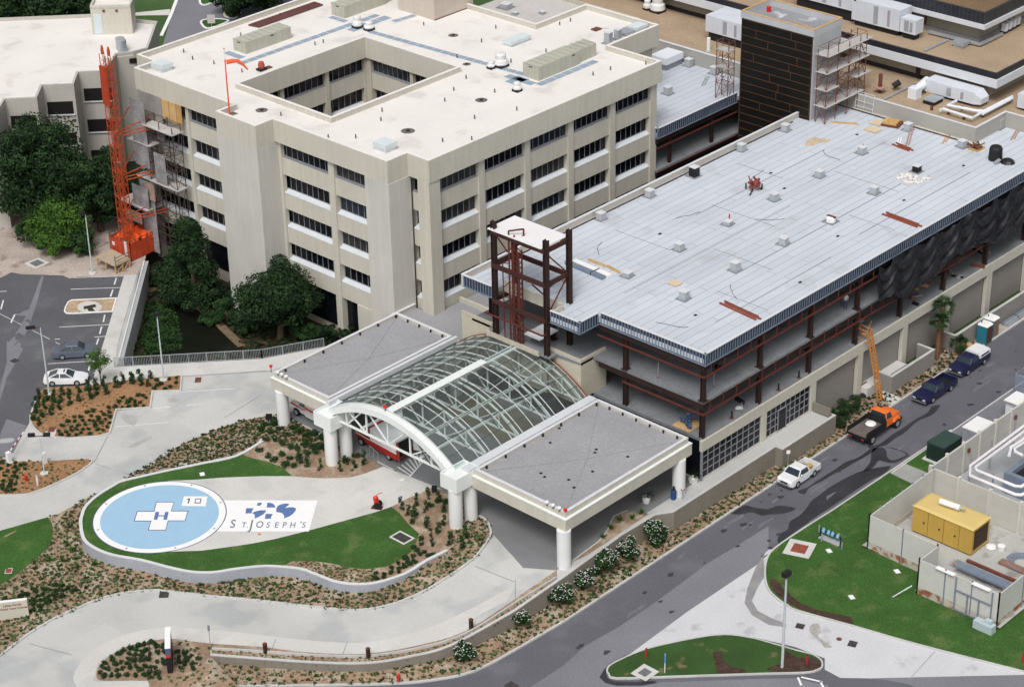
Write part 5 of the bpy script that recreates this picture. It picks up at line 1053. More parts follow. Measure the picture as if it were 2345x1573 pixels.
MB().box(-3.2,-.9,.7,-3.13,.9,2.3).build('open_bay', dark, o)
tag(MB().box(118,122.5,2.012,118.01,122.51,2.013).build('mark', linep), kind='structure')
# hatched no-parking box and door mat lines under the vault
for k in range(8):
    a = K(9, 1260+30*k+0, 1155-22*k); line(K(9, 1255+34*k, 1150-23*k), K(9, 1385+17*k, 1222-20*k), .13, .02)
line(K(9,1250,1155), K(9,1385,1228), .13, .02); line(K(9,1385,1228), K(9,1530,1060), .13, .02)
line(K(9,1110,1080), K(9,1560,1310), .16, .02, kerbm)
# ------------------------------------------------------------------ small things on the ground
def simple(name, label, cat, loc, parts, group=None, rz=0, copies=None):
    o = thing(name, (0,0,0), label, cat, group, 0, True)
    for nm_, mb_, mt_ in parts: mb_.build(nm_, mt_, o)
    place(o, loc, rz)
    return o
def grate(name, label, i, x, y, w, l, m=None, border=None, rz=R(0), zf=None, dz=.02):
    p = gat(*K(i, x, y)) if zf is None else at(*K(i, x, y), zf); parts = [('grate', MB().box(-w/2,-l/2,dz+.005,w/2,l/2,dz+.03), m or M('iron_grate', (.05,.045,.045), .8, .3, 3, .3))]
    if border: parts.append(('frame', MB().ring([(-w/2-border,-l/2-border),(w/2+border,-l/2-border),(w/2+border,l/2+border),(-w/2-border,l/2+border)], border*.98, dz, dz+.04), concw))
    return simple(name, label, 'drain', p+Vector((0,0,0)), parts, None, rz)
grate('drain_grate', 'dark square drain grate on the worn left edge of the parking lot', 8, 130, 180, .7, .7)
grate('drain_grate', 'rusty rectangular drain grate at the notch of the drive beside the walkway', 8, 1768, 352, .6, 1.0, rust, rz=R(-45))
grate('drain_grate', 'rusty inlet grate in the lower corner of the stepped shrub bed', 8, 462, 800, .6, .9, rust, rz=R(-45), dz=.09)
grate('drain_grate', 'black drain grate against the kerb of the loop drive', 12, 1465, 728, .8, 1.1, rz=R(-45))
grate('drain_grate', 'dark grate in a pale square frame on the mound lawn', 13, 1327, 228, 1.0, 1.5, border=.18, rz=0, zf=MZ)
grate('drain_grate', 'grey grate with wide concrete frame in the sandy dirt', 4, 330, 832, 1.2, 1.3, M('grey_grate', (.14,.15,.16), .8, .1, 3, .2), .35)
grate('drain_grate', 'brown hatch cover in a pale square frame on the lawn by the road', 15, 335, 325, 1.4, 1.3, M('brown_hatch', (.25,.07,.045), .8, .2, 2, .1), .55, R(20), .1, .02)
grate('drain_grate', 'concrete kerb inlet with grey grate at the tip of the traffic island', 14, 1235, 1430, .9, .8, M('grey_grate', (.14,.15,.16)), .4, 0, .13)
grate('drain_grate', 'brick red valve cover in the lawn left of the pad', 12, 80, 530, .5, .7, M('brown_hatch', (.25,.07,.045)), .06, R(-45), None, .09)
grate('manhole_cover', 'dark square cover on the apron nearest the lamp post', 15, 340, 1015, .7, .7, rz=R(20), zf=0, dz=.01)
grate('manhole_cover', 'dark square cover on the apron farthest to the right', 15, 808, 1173, .8, .7, rz=R(20), zf=0, dz=.01)
grate('drain_grate', 'dark square grate on the asphalt at the bottom edge of the photo', 14, 45, 1545, .8, .9, zf=0, dz=.01)
p = at(*K(15, 688, 1130), 0); simple('manhole_cover', 'round brown manhole cover on the pale apron', 'manhole cover', p, [('cover', MB().lathe((0,0,.01), [(.24,0),(.24,.02)], 16), rust)])
for i, (x, y, lb) in enumerate(((1360,735,'round dark manhole patch on the fresh asphalt lane'),)): pass
for (i, x, y, lb) in ((15,1205,525,'white utility lid in the grass beside the walled yard'),(15,800,755,'white utility lid in the middle of the right lawn'),(15,598,342,'white utility lid in the grass below the blue pipe valves'),(8,1805,1190,'small white lid in the grass above the pad')):
    p = at(*K(i, x, y), .12 if i == 15 else MZ); simple('ground_box', lb, 'lid', p, [('lid', MB().box(-.2,-.28,.0,.2,.28,.03), whitep), ('collar', MB().box(-.24,-.32,-.02,.24,.32,.01), concg)], None, R(-30))
# small uplight fittings
for i, (x, y) in enumerate(((1840,0),)): pass
for k in range(8): a = R(20+45*k); p = PC+Vector((5.6*math.cos(a), 5.6*math.sin(a), .03)); o = simple('pad_light', 'small grey light fitting set in the white rim of the helicopter pad', 'light', p, [('body', MB().lathe((0,0,0), [(.10,0),(.08,.05)], 10), galv)], 'pad lights round the rim')
# bollard lights on the planter, each with its own neighbour
for (i, x, y, lb) in ((13,1945,1040,'brown bollard light on the curving planter, nearest the canopy column'),(13,1028,1300,'brown bollard light in the middle of the curving planter'),(13,110,1258,'brown bollard light on the planter nearest its left end')):
    p = gat(*K(i, x, y)); simple('bollard_light', lb, 'bollard', p, [('post', MB().box(-.13,-.13,0,.13,.13,.95), M('dark_brown_post', (.045,.022,.018), .7, .1, 2, .1)), ('cap', MB().box(-.15,-.15,.95,.15,.15,1.02), rust)])
# signs
sgn = thing('entrance_sign', (80.6,134.9,1.0), 'low cream sign panel with red-brown lettering in the bed at the left edge', 'sign')
a = gat(*K(12,-70,965)); b = gat(*K(12,262,925)); d = (b-a).normalized(); nn = Vector((d.y, -d.x, 0)); nn = nn if nn.dot(Vector((-1,-1,0))) > 0 else -nn
top = 1.75; mb = MB(); mb.bar(a+Vector((0,0,top/2)), b+Vector((0,0,top/2)), .28, top); mb.build('panel', M('cream_sign', (.55,.52,.45), .8, .04, .5, .04), sgn); MB().bar(a+Vector((0,0,top+.02)), b+Vector((0,0,top+.02)), .30, .05).build('cap', whitep, sgn)
LW = (b-a).length
mb = MB()
for txt, u0, z0, sz in (('Lykes Family', .20, 1.32, .30), ('Critical Care Center', .05, .98, .30)):
    vs_, fs_ = font_mb(txt, sz, .006); wd_ = max(v.x for v in vs_); u = LW*.60-wd_/2
    mb.add([a+d*(u+v.x)+nn*.147+Vector((0,0,z0+v.y)) for v in vs_], fs_)
mb.build('lettering', M('red_brown_lettering', (.16,.03,.025), .7), sgn)
ts = thing('totem_sign', gat(*K(12,1518,1455)), 'tall black totem sign seen edge-on with a white top and red band', 'sign')
a = gat(*K(12,1520,1440)); b = a+Vector((1.9,2.3,0)); d = (b-a).normalized()
for z0_, z1_, m_, nm_ in ((0,1.6,blackm,'lower_panel'),(1.6,1.85,M('red_sign_band', (.5,.03,.02)),'red_band'),(1.85,2.5,navyd,'upper_panel')): MB().bar(a+Vector((0,0,(z0_+z1_)/2)), b+Vector((0,0,(z0_+z1_)/2)), .42, z1_-z0_).build(nm_, m_, ts)
MB().bar(a+Vector((0,0,2.52)), b+Vector((0,0,2.52)), .46, .05).build('top_cap', whitep, ts)
def signpost(label, base, top, w=.3, h=.4, m=whitep, rz=R(-45), pm=galv):
    o = thing('sign_post', (0,0,0), label, 'sign', None, 0, True); MB().box(-.03,-.03,0,.03,.03,top).build('post', pm, o); MB().box(-w/2,-.045,top-h,w/2,-.03,top).build('plate', m, o); place(o, base, rz); return o
signpost('small grey sign post on the planter end beside the white pavement', gat(*K(12,1880,1200)), 2.2, .18, .55, M('grey_plate', (.22,.2,.24)))
signpost('sign post with white plate standing in front of the terrace wall', at(*K(11,228,1140), .15), 2.0, .35, .38)
signpost('black sign in a white frame at the edge of the drive by the leftmost column', gat(*K(9,145,730)), 1.0, .62, .7, blackm); signpost('black sign in a white frame beside the conical shrubs near the right arch columns', gat(*K(9,1620,1390)), 1.2, .5, .75, blackm)
signpost('blue topped white marker post on the traffic island', at(*K(14,1412,1430), .13), 1.9, .12, .9, M('blue_plate', (.10,.25,.55)), pm=whitep)
for (i, x, y, z, lb, h) in ((14,1247,1295,.13,'red marker post at the left tip of the traffic island',.9),(15,400,1355,.13,'red marker post at the right end of the traffic island',.95),(15,2325,1330,.12,'rusty post in the grass at the right edge of the photo',.8)):
    simple('marker_post', lb, 'post', at(*K(i,x,y), z), [('post', MB().box(-.07,-.07,0,.07,.07,h), M('red_post', (.40,.03,.025), .6, .1, 1, .1)), ('cap', MB().lathe((0,0,h), [(.09,0),(.03,.08)], 8), redsteel)])
def hydrant(label, p): return simple('fire_hydrant', label, 'hydrant', p, [('body', MB().lathe((0,0,0), [(.16,0),(.16,.05),(.11,.08),(.11,.5),(.15,.54),(.12,.66),(.03,.74)], 12), M('hydrant_red', (.50,.03,.02), .5, .05, 1, .05)), ('nozzles', MB().tube([(-.2,0,.42),(.2,0,.42)], .06, 8).tube([(0,0,.38),(0,-.2,.38)], .07, 8), MATS['hydrant_red'])])
hydrant('red fire hydrant in the orange mulch left of the twin-headed lamp', gat(*K(8,235,1255))); hydrant('red fire hydrant in the planting strip near the bottom edge of the photo', at(*K(13,1297,1500), .3))
# gate arm with its box
gt = thing('barrier_gate', gat(*K(8,85,1085)), 'white parking barrier box with striped lowered arm', 'barrier')
p = gat(*K(8,85,1085)); MB().box(p.x-.2,p.y-.2,p.z,p.x+.2,p.y+.2,p.z+1.1).build('box', whitep, gt); MB().box(p.x-.35,p.y-.35,p.z,p.x+.35,p.y+.35,p.z+.08).build('base', concw, gt)
q1 = p+Vector((0,0,.95)); q2 = gat(*K(8,218,885))+Vector((0,0,.85))
for k in range(8): MB().bar(q1.lerp(q2,k/8), q1.lerp(q2,(k+1)/8), .08, .1).build('arm_section', whitep if k % 2 else M('dark_red_stripe', (.22,.05,.04)), gt)
simple('ticket_machine', 'white ticket machine behind the twin-headed lamp', 'machine', gat(*K(8,402,1095)), [('body', MB().box(-.2,-.15,0,.2,.15,1.15), whitep), ('screen', MB().box(-.21,-.1,.75,-.2,.1,.95), blackm)])
simple('marker_post', 'slim white post in the orange mulch below the twin-headed lamp', 'post', gat(*K(8,338,1295)), [('post', MB().box(-.06,-.06,0,.06,.06,1.15), whitep), ('cap', MB().box(-.07,-.07,1.15,.07,.07,1.19), galv)])
# wheeled fire extinguisher
fe = simple('wheeled_extinguisher', 'red wheeled fire extinguisher standing on the helipad slab', 'extinguisher', at(*K(9,1105,1490), MZ), [('cylinder', MB().tube([(0,0,.35),(.1,0,1.1)], .24, 14).lathe((.1,0,1.1), [(.22,0),(.1,.12)], 12), M('extinguisher_red', (.55,.035,.02), .4, .04, 1, .03)), ('wheel', MB().tube([(-.1,-.32,.35),(-.1,-.26,.35)], .34, 18), rubber), ('wheel', MB().tube([(-.1,.26,.35),(-.1,.32,.35)], .34, 18), rubber), ('handle', MB().tube([(.15,0,1.1),(-.1,0,1.45),(-.55,-.1,1.6)], .035, 6), MATS['extinguisher_red']), ('base_plate', MB().box(-.5,-.3,0,.5,.3,.05), redsteel)], None, R(120))
simple('traffic_cone', 'small orange marker lying on the slab beside the painted sign', 'cone', at(*K(12,2315,195), MZ+.01), [('marker', MB().lathe((0,0,0), [(.17,0),(.14,.03),(.04,.16)], 10), M('faded_orange', (.60,.22,.10), .8))])
simple('ground_box', 'small white box on the slab edge by the painted drive line', 'lid', gat(*K(9,1330,1245)), [('lid', MB().box(-.18,-.12,0,.18,.12,.10), whitep), ('collar', MB().box(-.2,-.14,-.02,.2,.14,.02), concg)])
tube_rail = thing('handrail', gat(*K(9,1110,1070)), 'low grey handrail at the kerb behind the red ambulance', 'railing')
a = gat(*K(9,1040,1010)); b = gat(*K(9,1115,1075)); MB().tube([a, a+Vector((0,0,.9)), b+Vector((0,0,.9)), b], .035, 8).build('rail', galv, tube_rail); MB().tube([a.lerp(b,.5), a.lerp(b,.5)+Vector((0,0,.9))], .03, 8).build('post', galv, tube_rail)
# spotlights, planters, tank by the right canopy column
for (x, y, lb, sz) in ((1665,1265,'white square planter with a green plant at the glazed corner',.45),(1245,1440,'low pale bowl planter with a green plant under the canopy',.4)):
    p = at(*K(10,x,y), 2.02); o = simple('planter', lb, 'planter', p, [('pot', MB().lathe((0,0,0), [(sz*.8,0),(sz,.55),(sz*.9,.58)], 4 if sz > .42 else 14), whitep)], None, R(45)); fo = MB(); r_ = random.Random(3)
    for k in range(40): a = r_.uniform(0,6.28); e = r_.uniform(.2,1.3); v = Vector((math.cos(a)*math.cos(e), math.sin(a)*math.cos(e), math.sin(e)))*r_.uniform(.5,.9); fo.add([(0,0,.55),(v.x-.05,v.y,.55+v.z*.7),(v.x,v.y,.6+v.z),(v.x+.05,v.y,.55+v.z*.7)], [(0,1,2,3)])
    fo.build('foliage', leaf_m, o)
simple('water_cooler_tank', 'blue drum standing beside the rearmost right canopy column', 'drum', at(*K(10,1490,1410), 2.02), [('drum', MB().lathe((0,0,0), [(.24,0),(.26,.1),(.26,.8),(.2,.95)], 14), M('blue_drum', (.02,.06,.16), .5)), ('lid', MB().lathe((0,0,.95), [(.12,0),(.10,.35)], 8), blackm)])
sp_ = thing('standpipe', at(*K(10,1572,1415), 2.02), 'grey twin-headed standpipe in front of the rearmost right canopy column', 'pipe'); p = at(*K(10,1572,1415), 2.02); MB().tube([p, p+Vector((0,0,.95))], .07, 8).build('pipe', galv, sp_); MB().tube([p+Vector((-.12,.12,1.05)), p+Vector((0,0,.9)), p+Vector((.12,-.12,1.05))], .06, 8).build('inlets', M('red_inlet', (.35,.12,.10)), sp_)
# portable toilets
def toilet(label, p, side):
    return simple('portable_toilet', label, 'portable toilet', p, [('wall', MB().box(-.57,-.57,0,.57,.57,2.0), M('teal_plastic', (.02,.17,.24), .5, .1, 1, .05)), ('door', MB().box(-.5,-.60,.1,.5,-.575,1.95), side), ('roof', MB().loft([[V3(-.6,-.6,2.0),V3(.6,-.6,2.0),V3(.6,.6,2.0),V3(-.6,.6,2.0)],[V3(-.5,-.35,2.2),V3(.5,-.35,2.2),V3(.5,.5,2.2),V3(-.5,.5,2.2)]]), whitep), ('vent_pipe', MB().tube([(-.25,.3,2.1),(-.25,.3,2.42)], .05, 8), blackm)])
toilet('teal portable toilet nearest the white capped pickup', (177.45,101.35,.12), M('brown_door', (.09,.045,.035), .7, .1, 1, .1)); toilet('teal portable toilet with a tan door, the farther of the two', (179.1,101.6,.12), M('tan_door', (.22,.15,.10), .7, .1, 1, .1))
# stored metal studs beyond the toilets
for k, (y, z, m_) in enumerate(((101.3,.12,galv),(101.6,.12,galv),(101.9,.12,stud),(101.45,.32,galv),(101.75,.32,stud))):
    simple('stud_bundle', 'bundle of galvanised studs stacked on the verge beyond the toilets', 'studs', (185,y,z), [('bundle', MB().box(-3.2,-.13,0,3.0,.13,.18), m_), ('strap', MB().box(-1,-.14,-.005,-.9,.14,.187), blackm)], 'galvanised stud bundles')
simple('spool', 'red-orange equipment reel at the right edge near the studs', 'reel', (189.3,101.2,.12), [('drum', MB().tube([(0,-.4,.5),(0,.4,.5)], .35, 14), orange), ('flange', MB().tube([(0,-.45,.5),(0,-.4,.5)], .5, 16), redsteel)])
simple('debris_pile', 'pile of tan debris and black bags by the small palm', 'debris', at(*d4(1400,890) if False else (2214,795), .13), [('pile', MB().lathe((0,0,0), [(.9,0),(.7,.25),(.3,.45),(.05,.5)], 9), wood), ('bag', MB().lathe((-.9,.4,0), [(.45,0),(.42,.25),(.15,.42)], 9), blackm)])
simple('roof_curb_crate', 'plywood stack leaning in the planting behind the dump truck', 'plywood', at(*K(11,885,470), .15), [('sheets', MB().box(-.9,-.12,0,.9,.12,1.0), wood), ('bag', MB().lathe((-.2,-.5,0), [(.5,0),(.4,.3),(.1,.45)], 9), blackm)])
# conveyor hoist ladder
hl = thing('ladder_hoist', (159.9,102.4,.1), 'yellow-orange ladder hoist leaning up to the open floor from behind the dump truck', 'ladder')
a0, a1 = Vector((160.0,102.2,.3)), Vector((160.2,104.1,7.3)); yel = M('yellow_orange_paint', (.50,.21,.05), .6, .1, 1, .1)
dd = (a1-a0); sx = Vector((.38,0,0))
for s in (-1,1): MB().bar(a0+sx*s, a1+sx*s, .08, .13).build('side_rail', yel, hl)
rg = MB()
for k in range(21): c = a0+dd*(k+.5)/21; rg.bar(c-sx, c+sx, .09, .07)
rg.bar(a0+Vector((0,-.08,0)), a1+Vector((0,-.08,0)), .10, .05); rg.build('rungs', yel, hl)
tf = MB()
for s in (-1,1): tf.bar(a1+sx*s, a1+sx*s+Vector((0,1.4,.1)), .08).bar(a1+sx*s+Vector((0,0,-1.2)), a1+sx*s+Vector((0,1.3,-.9)), .08).bar(a1+sx*s+Vector((0,1.35,.1)), a1+sx*s+Vector((0,1.3,-1.0)), .08)
tf.bar(a1-sx, a1+sx+Vector((1.4,1.0,0)), .08); tf.build('top_frame', yel, hl)
# ------------------------------------------------------------------ utility yard
yd = thing('utility_yard_wall', (148.3,88.9,.1), 'pale precast panel wall with posts around the pipe plant beside the road', 'wall')
pan = M('precast_panel', (.52,.51,.47), .9, .06, .5, .08, brick=(40, 1.05, .02, .86), vert=True); WT = 3.4
MB().box(148.2,88.75,.1,200,88.92,WT).build('wall', pan, yd); MB().box(148.15,60,.1,148.32,88.75,WT).build('wall', pan, yd)
for x in (148.25,150.95,153.7,156.4,159.15,161.85,164.5,167.2,169.9): MB().box(x-.14,88.65,.1,x+.14,89.0,WT+.18).build('post', M('panel_post', (.56,.54,.49), .9, .05, 1, .05), yd)
for y in (85.8,82.6,79.45,76.3,73.1,69.9): MB().box(148.02,y-.14,.1,148.45,y+.14,WT+.18).build('post', MATS['panel_post'], yd)
for x in (154.3,162.4): MB().box(x-.12,88.5,2.3,x+.12,88.68,2.7).build('wall_box', rust, yd)
py = thing('generator_yard_wall', (137.6,88,.1), 'smooth pale panel fence stepping around the yellow generator', 'fence')
smth = M('fibre_cement_panel', (.53,.53,.50), .9, .05, .7, .07); gp_ = M('steel_fence_post', (.20,.22,.28), .6, .1, 1, .06)
pl = [(147.9,88.4),(137.7,88.2),(137.5,81.1),(134.75,81.1),(134.75,73.3),(150,73.3)]
MB().ring(pl, .10, .85, 3.55, False).build('wall', smth, py, fix=True); MB().ring(pl, .14, .10, .85, False).build('stained_base', M('rust_stained_base', (.47,.44,.38), .9, .1, .6, .1, stain=(.28,.10,.045), stn=.5), py, fix=True)
for (a, b), n_ in zip(zip(pl, pl[1:]), (6,2,1,3,4)):
    for k in range(n_+1): p = Vector(a).lerp(Vector(b), k/n_); MB().box(p.x-.05,p.y-.05,.1,p.x+.05,p.y+.05,3.75).build('post', gp_, py)
gate = MB(); 
for y in (73.9,75.1,76.2,77.4): gate.box(134.62,y-.05,.2,134.72,y+.05,3.5 if y in (73.9,77.4) else 2.2)
gate.box(134.63,73.9,2.15,134.71,77.4,2.27).box(134.63,73.9,.25,134.71,77.4,.35); gate.build('gate_frame', gp_, py)
MB().box(134.5,74.2,3.55,134.95,75.9,3.6).box(134.5,77.6,3.55,134.95,79.4,3.6).build('loose_sheet', whitep, py)
simple('utility_box', 'pale blue-grey box at the foot of the generator yard fence', 'box', (134.0,74.0,.1), [('body', MB().box(-.35,-.9,0,.35,.9,.75), M('pale_blue_box', (.42,.50,.53), .6, .05, 1, .05)), ('upper', MB().box(-.1,-.6,.75,.35,.0,1.05), MATS['pale_blue_box'])])
simple('loose_pole', 'grey pole propped against the left foot of the stepped fence', 'pole', (134.2,81.3,.1), [('pole', MB().tube([(0,0,1.0),(-1.3,1.0,.05)], .05, 6), coping)])
yelg = M('generator_yellow', (.52,.34,.075), .5, .04, .6, .04, brick=(1.05,9,.012,.8), vert=True)
gn = thing('generator', (143.6,83.6,.3), 'large yellow generator enclosure with a white silencer on its roof', 'generator')
MB().box(142.3,80.6,.45,145.1,86.7,3.0).build('enclosure', yelg, gn); MB().loft([[V3(142.2,80.5,3.0),V3(145.2,80.5,3.0),V3(145.2,86.8,3.0),V3(142.2,86.8,3.0)],[V3(142.5,80.8,3.12),V3(144.9,80.8,3.12),V3(144.9,86.5,3.12),V3(142.5,86.5,3.12)]]).build('roof', M('generator_yellow_roof', (.62,.47,.18), .5, .04, .6, .04), gn)
MB().box(142.6,80.56,.8,144.8,80.6,2.7).build('radiator_grille', M('dark_brown_grille', (.07,.04,.02), .7, .1, 3, .2, brick=(.2,.12,.03,.4), vert=True), gn)
MB().tube([(143.9,83.0,3.55),(143.7,84.9,3.55)], .27, 16).build('silencer', whitep, gn, smooth=True); MB().tube([(143.9,83.0,3.55),(143.95,82.5,3.55)], .1, 10).bar((143.85,83.3,3.1),(143.85,83.3,3.3),.3,.06).bar((143.75,84.6,3.1),(143.75,84.6,3.3),.3,.06).build('exhaust_pipe', galv, gn)
MB().box(142.4,80.7,.3,145.0,86.6,.45).build('skid', blackm, gn)
for y in (81.9,83.5,85.1): MB().box(142.27,y-.012,.5,142.295,y+.012,2.95).build('door_seam', M('dark_yellow_seam', (.22,.13,.03), .7), gn); MB().box(142.26,y+.35,1.6,142.29,y+.5,1.75).build('latch', blackm, gn)
for k, (x, y0_, y1_, z, m_, w_) in enumerate(((140.6,74,81,.35,stud,.5),(139.9,74,80.8,.6,M('pink_lumber', (.38,.24,.19), .8, .12, 1, .1),.25),(141.4,73.6,80.4,.35,rust,.28),(139.3,73.8,80.2,1.0,stud,.45),(143.2,73.8,78.2,.35,M('brown_lumber', (.26,.15,.11), .8, .2, 1, .1),.7))):
    simple('stacked_lengths', ['long bundle of grey studs in the generator yard','pink-brown boards along the inner fence of the generator yard','rusty steel beam beside the yellow generator','upper bundle of grey studs nearest the yard gate','brown lumber stack near the grey hoses'][k], 'building materials', (x,y0_,z), [('lengths', MB().box(-w_/2,0,0,w_/2,(y1_-y0_),.22), m_), ('spacer', MB().box(-w_/2-.05,1.5,-.05,w_/2+.05,1.6,0.0), wood)])
hs2 = thing('coiled_hoses', (145.2,77,.35), 'coil of grey corrugated hoses on the yard slab', 'hoses')
for k in range(5): MB().tube([(144.6+(.9+.14*k)*math.cos(t*.3)-.3, 76.2+(1.2+.16*k)*math.sin(t*.3), .42+.03*k) for t in range(-3,12)], .055, 6).build('hose', M('blue_grey_hose', (.22,.26,.33), .6), hs2)
simple('bucket', 'white bucket and rags on the yard slab by the generator', 'bucket', (145.0,79.2,.31), [('bucket', MB().lathe((0,0,0), [(.3,0),(.36,.4),(.3,.42)], 12), whitep), ('cloth', MB().lathe((-.2,.9,0), [(.5,0),(.4,.12),(.1,.2)], 7), whitep)])
simple('lumber_a_frame', 'small wooden triangle frame on the brown lumber stack', 'frame', (143.2,75.5,.58), [('frame', MB().bar((-.6,-.6,.1),(0,0,1.0),.07).bar((.6,-.5,.1),(0,0,1.0),.07).bar((-.6,-.6,.1),(.6,-.5,.1),.07), M('pink_lumber', (.38,.24,.19)))])
# pipes and chiller
pp_ = thing('insulated_pipes', (150.5,87.5,2.6), 'pair of thick white insulated pipes looping over the plant yard', 'pipes')
pipem = M('white_pipe_lagging', (.72,.70,.72), .5, .05, 1.2, .04)
def dn(x, y, z=3.6): p = at(x, y, z); return (p.x, p.y, z)
C4_ = lambda x, y: (2080+x*265/1039, 900+y*265/1039)
for pts in (((1100,250),(555,655),(555,740),(960,910),(1010,915),(1100,880)), ((1100,300),(600,670),(620,695),(960,835),(1010,840),(1100,790)), ((1100,370),(920,490),(905,560)), ((1100,405),(955,500),(960,525),(1030,560))):
    MB().tube([dn(*C4_(*p)) for p in pts], .16, 10).build('pipe', pipem, pp_, smooth=True)
for x, y in ((152.5,87.3),(156,87.3),(160,87.3),(151,84),(150.5,80.5),(154,80)): MB().box(x-.06,y-.06,.3,x+.06,y+.06,3.45).build('support', galv, pp_)
chl = thing('chiller', (156,83,.3), 'pale metal chiller with a dark open top in the plant yard', 'chiller')
MB().ring([(153.2,80.2),(166,80.2),(166,84.2),(153.2,84.2)], .5, .3, 2.4).build('casing', stud, chl); MB().box(153.6,80.6,.3,165.6,83.8,1.9).build('fan_deck', dark, chl); MB().box(153.1,78.0,.3,166,79.9,1.7).build('end_cabinet', white2, chl)
simple('green_transformer', 'dark green transformer cabinet on a pad outside the panel wall', 'transformer', (155.4,91.9,.1), [('body', MB().box(-1.5,-.95,.1,1.5,.95,1.75), M('dark_green_metal', (.012,.028,.022), .5, .1, 1, .05)), ('lid', MB().box(-1.52,-.97,1.75,-.3,.97,1.9).box(-.3,-.97,1.75,1.52,.97,1.81), M('green_lid', (.035,.065,.055), .5, .1, 1, .05)), ('pad', MB().box(-1.8,-1.3,.0,1.7,1.2,.1), concw)])
simple('electrical_cabinet', 'grey cabinet with a white top beside the dark green transformer', 'cabinet', (160.3,91.2,.1), [('body', MB().box(-1.3,-1.0,0,1.3,1.0,1.4), galv), ('top', MB().box(-1.35,-1.05,1.4,1.35,1.05,1.5), whitep)])
simple('electrical_cabinet', 'taller white topped cabinet with louvres near the chain link fence', 'cabinet', (166.4,90.7,.1), [('body', MB().box(-.9,-.8,0,.9,.8,1.9), white2), ('top', MB().box(-1.2,-.9,1.9,1.1,.9,2.0), whitep), ('louvres', MB().box(.9,-.8,0,1.9,.8,1.5), galv)])
cf = thing('chain_link_fence', (170,92.5,.1), 'blue-grey chain link fence along the road edge at the right', 'fence')
fm = bpy.data.materials.new('chain_link'); fm.use_nodes = True; t = fm.node_tree; t.nodes.clear(); out = t.nodes.new('ShaderNodeOutputMaterial'); mx = t.nodes.new('ShaderNodeMixShader'); tr = t.nodes.new('ShaderNodeBsdfTransparent'); df = t.nodes.new('ShaderNodeBsdfDiffuse'); df.inputs[0].default_value = (.30,.36,.48,1); mx.inputs[0].default_value = .38
t.links.new(tr.outputs[0], mx.inputs[1]); t.links.new(df.outputs[0], mx.inputs[2]); t.links.new(mx.outputs[0], out.inputs[0])
MB().add([(169.9,93.2,.1),(200,93.2,.1),(200,93.2,2.4),(169.9,93.2,2.4)], [(0,1,2,3)]).add([(169.9,93.2,.1),(169.9,90,.1),(169.9,90,2.4),(169.9,93.2,2.4)], [(0,1,2,3)]).build('mesh', fm, cf)
for x in (169.9,173,176,179,182,185,188): MB().tube([(x,93.2,.1),(x,93.2,2.5)], .05, 6).build('post', gp_, cf)
MB().bar((169.9,93.2,2.42),(200,93.2,2.42),.05).bar((169.9,93.2,2.42),(169.9,90,2.42),.05).build('top_rail', galv, cf)
# blue pipe valves on the lawn
bv = thing('backflow_valves', at(*K(15,610,240), .1), 'blue pipe valve assembly on a narrow slab in the right lawn', 'valve')
a = at(*K(15,520,215), .12); b = at(*K(15,700,290), .12); MB().bar(a+Vector((0,0,.05)), b+Vector((0,0,.05)), .7, .1).build('slab', concg, bv)
up_ = Vector((0,0,.75)); MB().tube([a+Vector((0,0,.1)), a+up_, b+up_, b+Vector((0,0,.1))], .11, 10).build('pipe', M('dark_pipe_paint', (.02,.03,.04), .5), bv)
for t_f in (.15,.4,.6,.85): p = a.lerp(b,t_f)+up_; MB().lathe(p+Vector((0,0,-.15)), [(.16,0),(.2,.15),(.12,.32),(.06,.45)], 10).build('valve', M('pale_blue_paint', (.20,.42,.62), .5), bv)
for p in (a, b):
    for s in (-.5,.5): MB().tube([p+Vector((s,s,0)), p+Vector((s,s,.75))], .06, 8).build('bollard', galv, bv)
# ------------------------------------------------------------------ things on the roofs
def D(x, y): return (x*1.003, y*1.003)
def junk(seed, rad, z, h):
    r_ = random.Random(seed); mb = MB()
    for k in range(16): x, y = r_.uniform(-rad,rad), r_.uniform(-rad,rad)*.8; zz = z+r_.uniform(0,h*.6); mb.bar((x,y,zz), (x+r_.uniform(-.5,.5),y+r_.uniform(-.5,.5),zz+r_.uniform(-.1,.45)), r_.uniform(.08,.3))
    return mb
RZt = RZ+.01; NZt = NZ+.01
def box_skylight(label, p, w, l, h, m=None, rz=0, cat='skylight', nm='skylight'):
    m = m or M('pale_blue_white_metal', (.60,.66,.68), .5, .04, 1, .04)
    return simple(nm, label, cat, p, [('curb', MB().box(-w/2,-l/2,0,w/2,l/2,h*.45), m), ('lid', MB().box(-w/2-.12,-l/2-.12,h*.45,w/2+.12,l/2+.12,h), m)], None, rz)
box_skylight('white boxy roof hood at the left corner of the hospital block roof', at(*K(0,1450,625), RZt), 1.4, 1.6, .85)
box_skylight('white boxy roof hood near the front corner of the hospital block roof', at(*K(1,1178,1335), RZt), 1.4, 1.6, .85)
box_skylight('long low white roof hood near the long beige duct', at(1100+425*.1967, 500*.1967, RZt), 3.0, 1.1, .6)
dcol = M('beige_cabinet_paint', (.44,.44,.37))
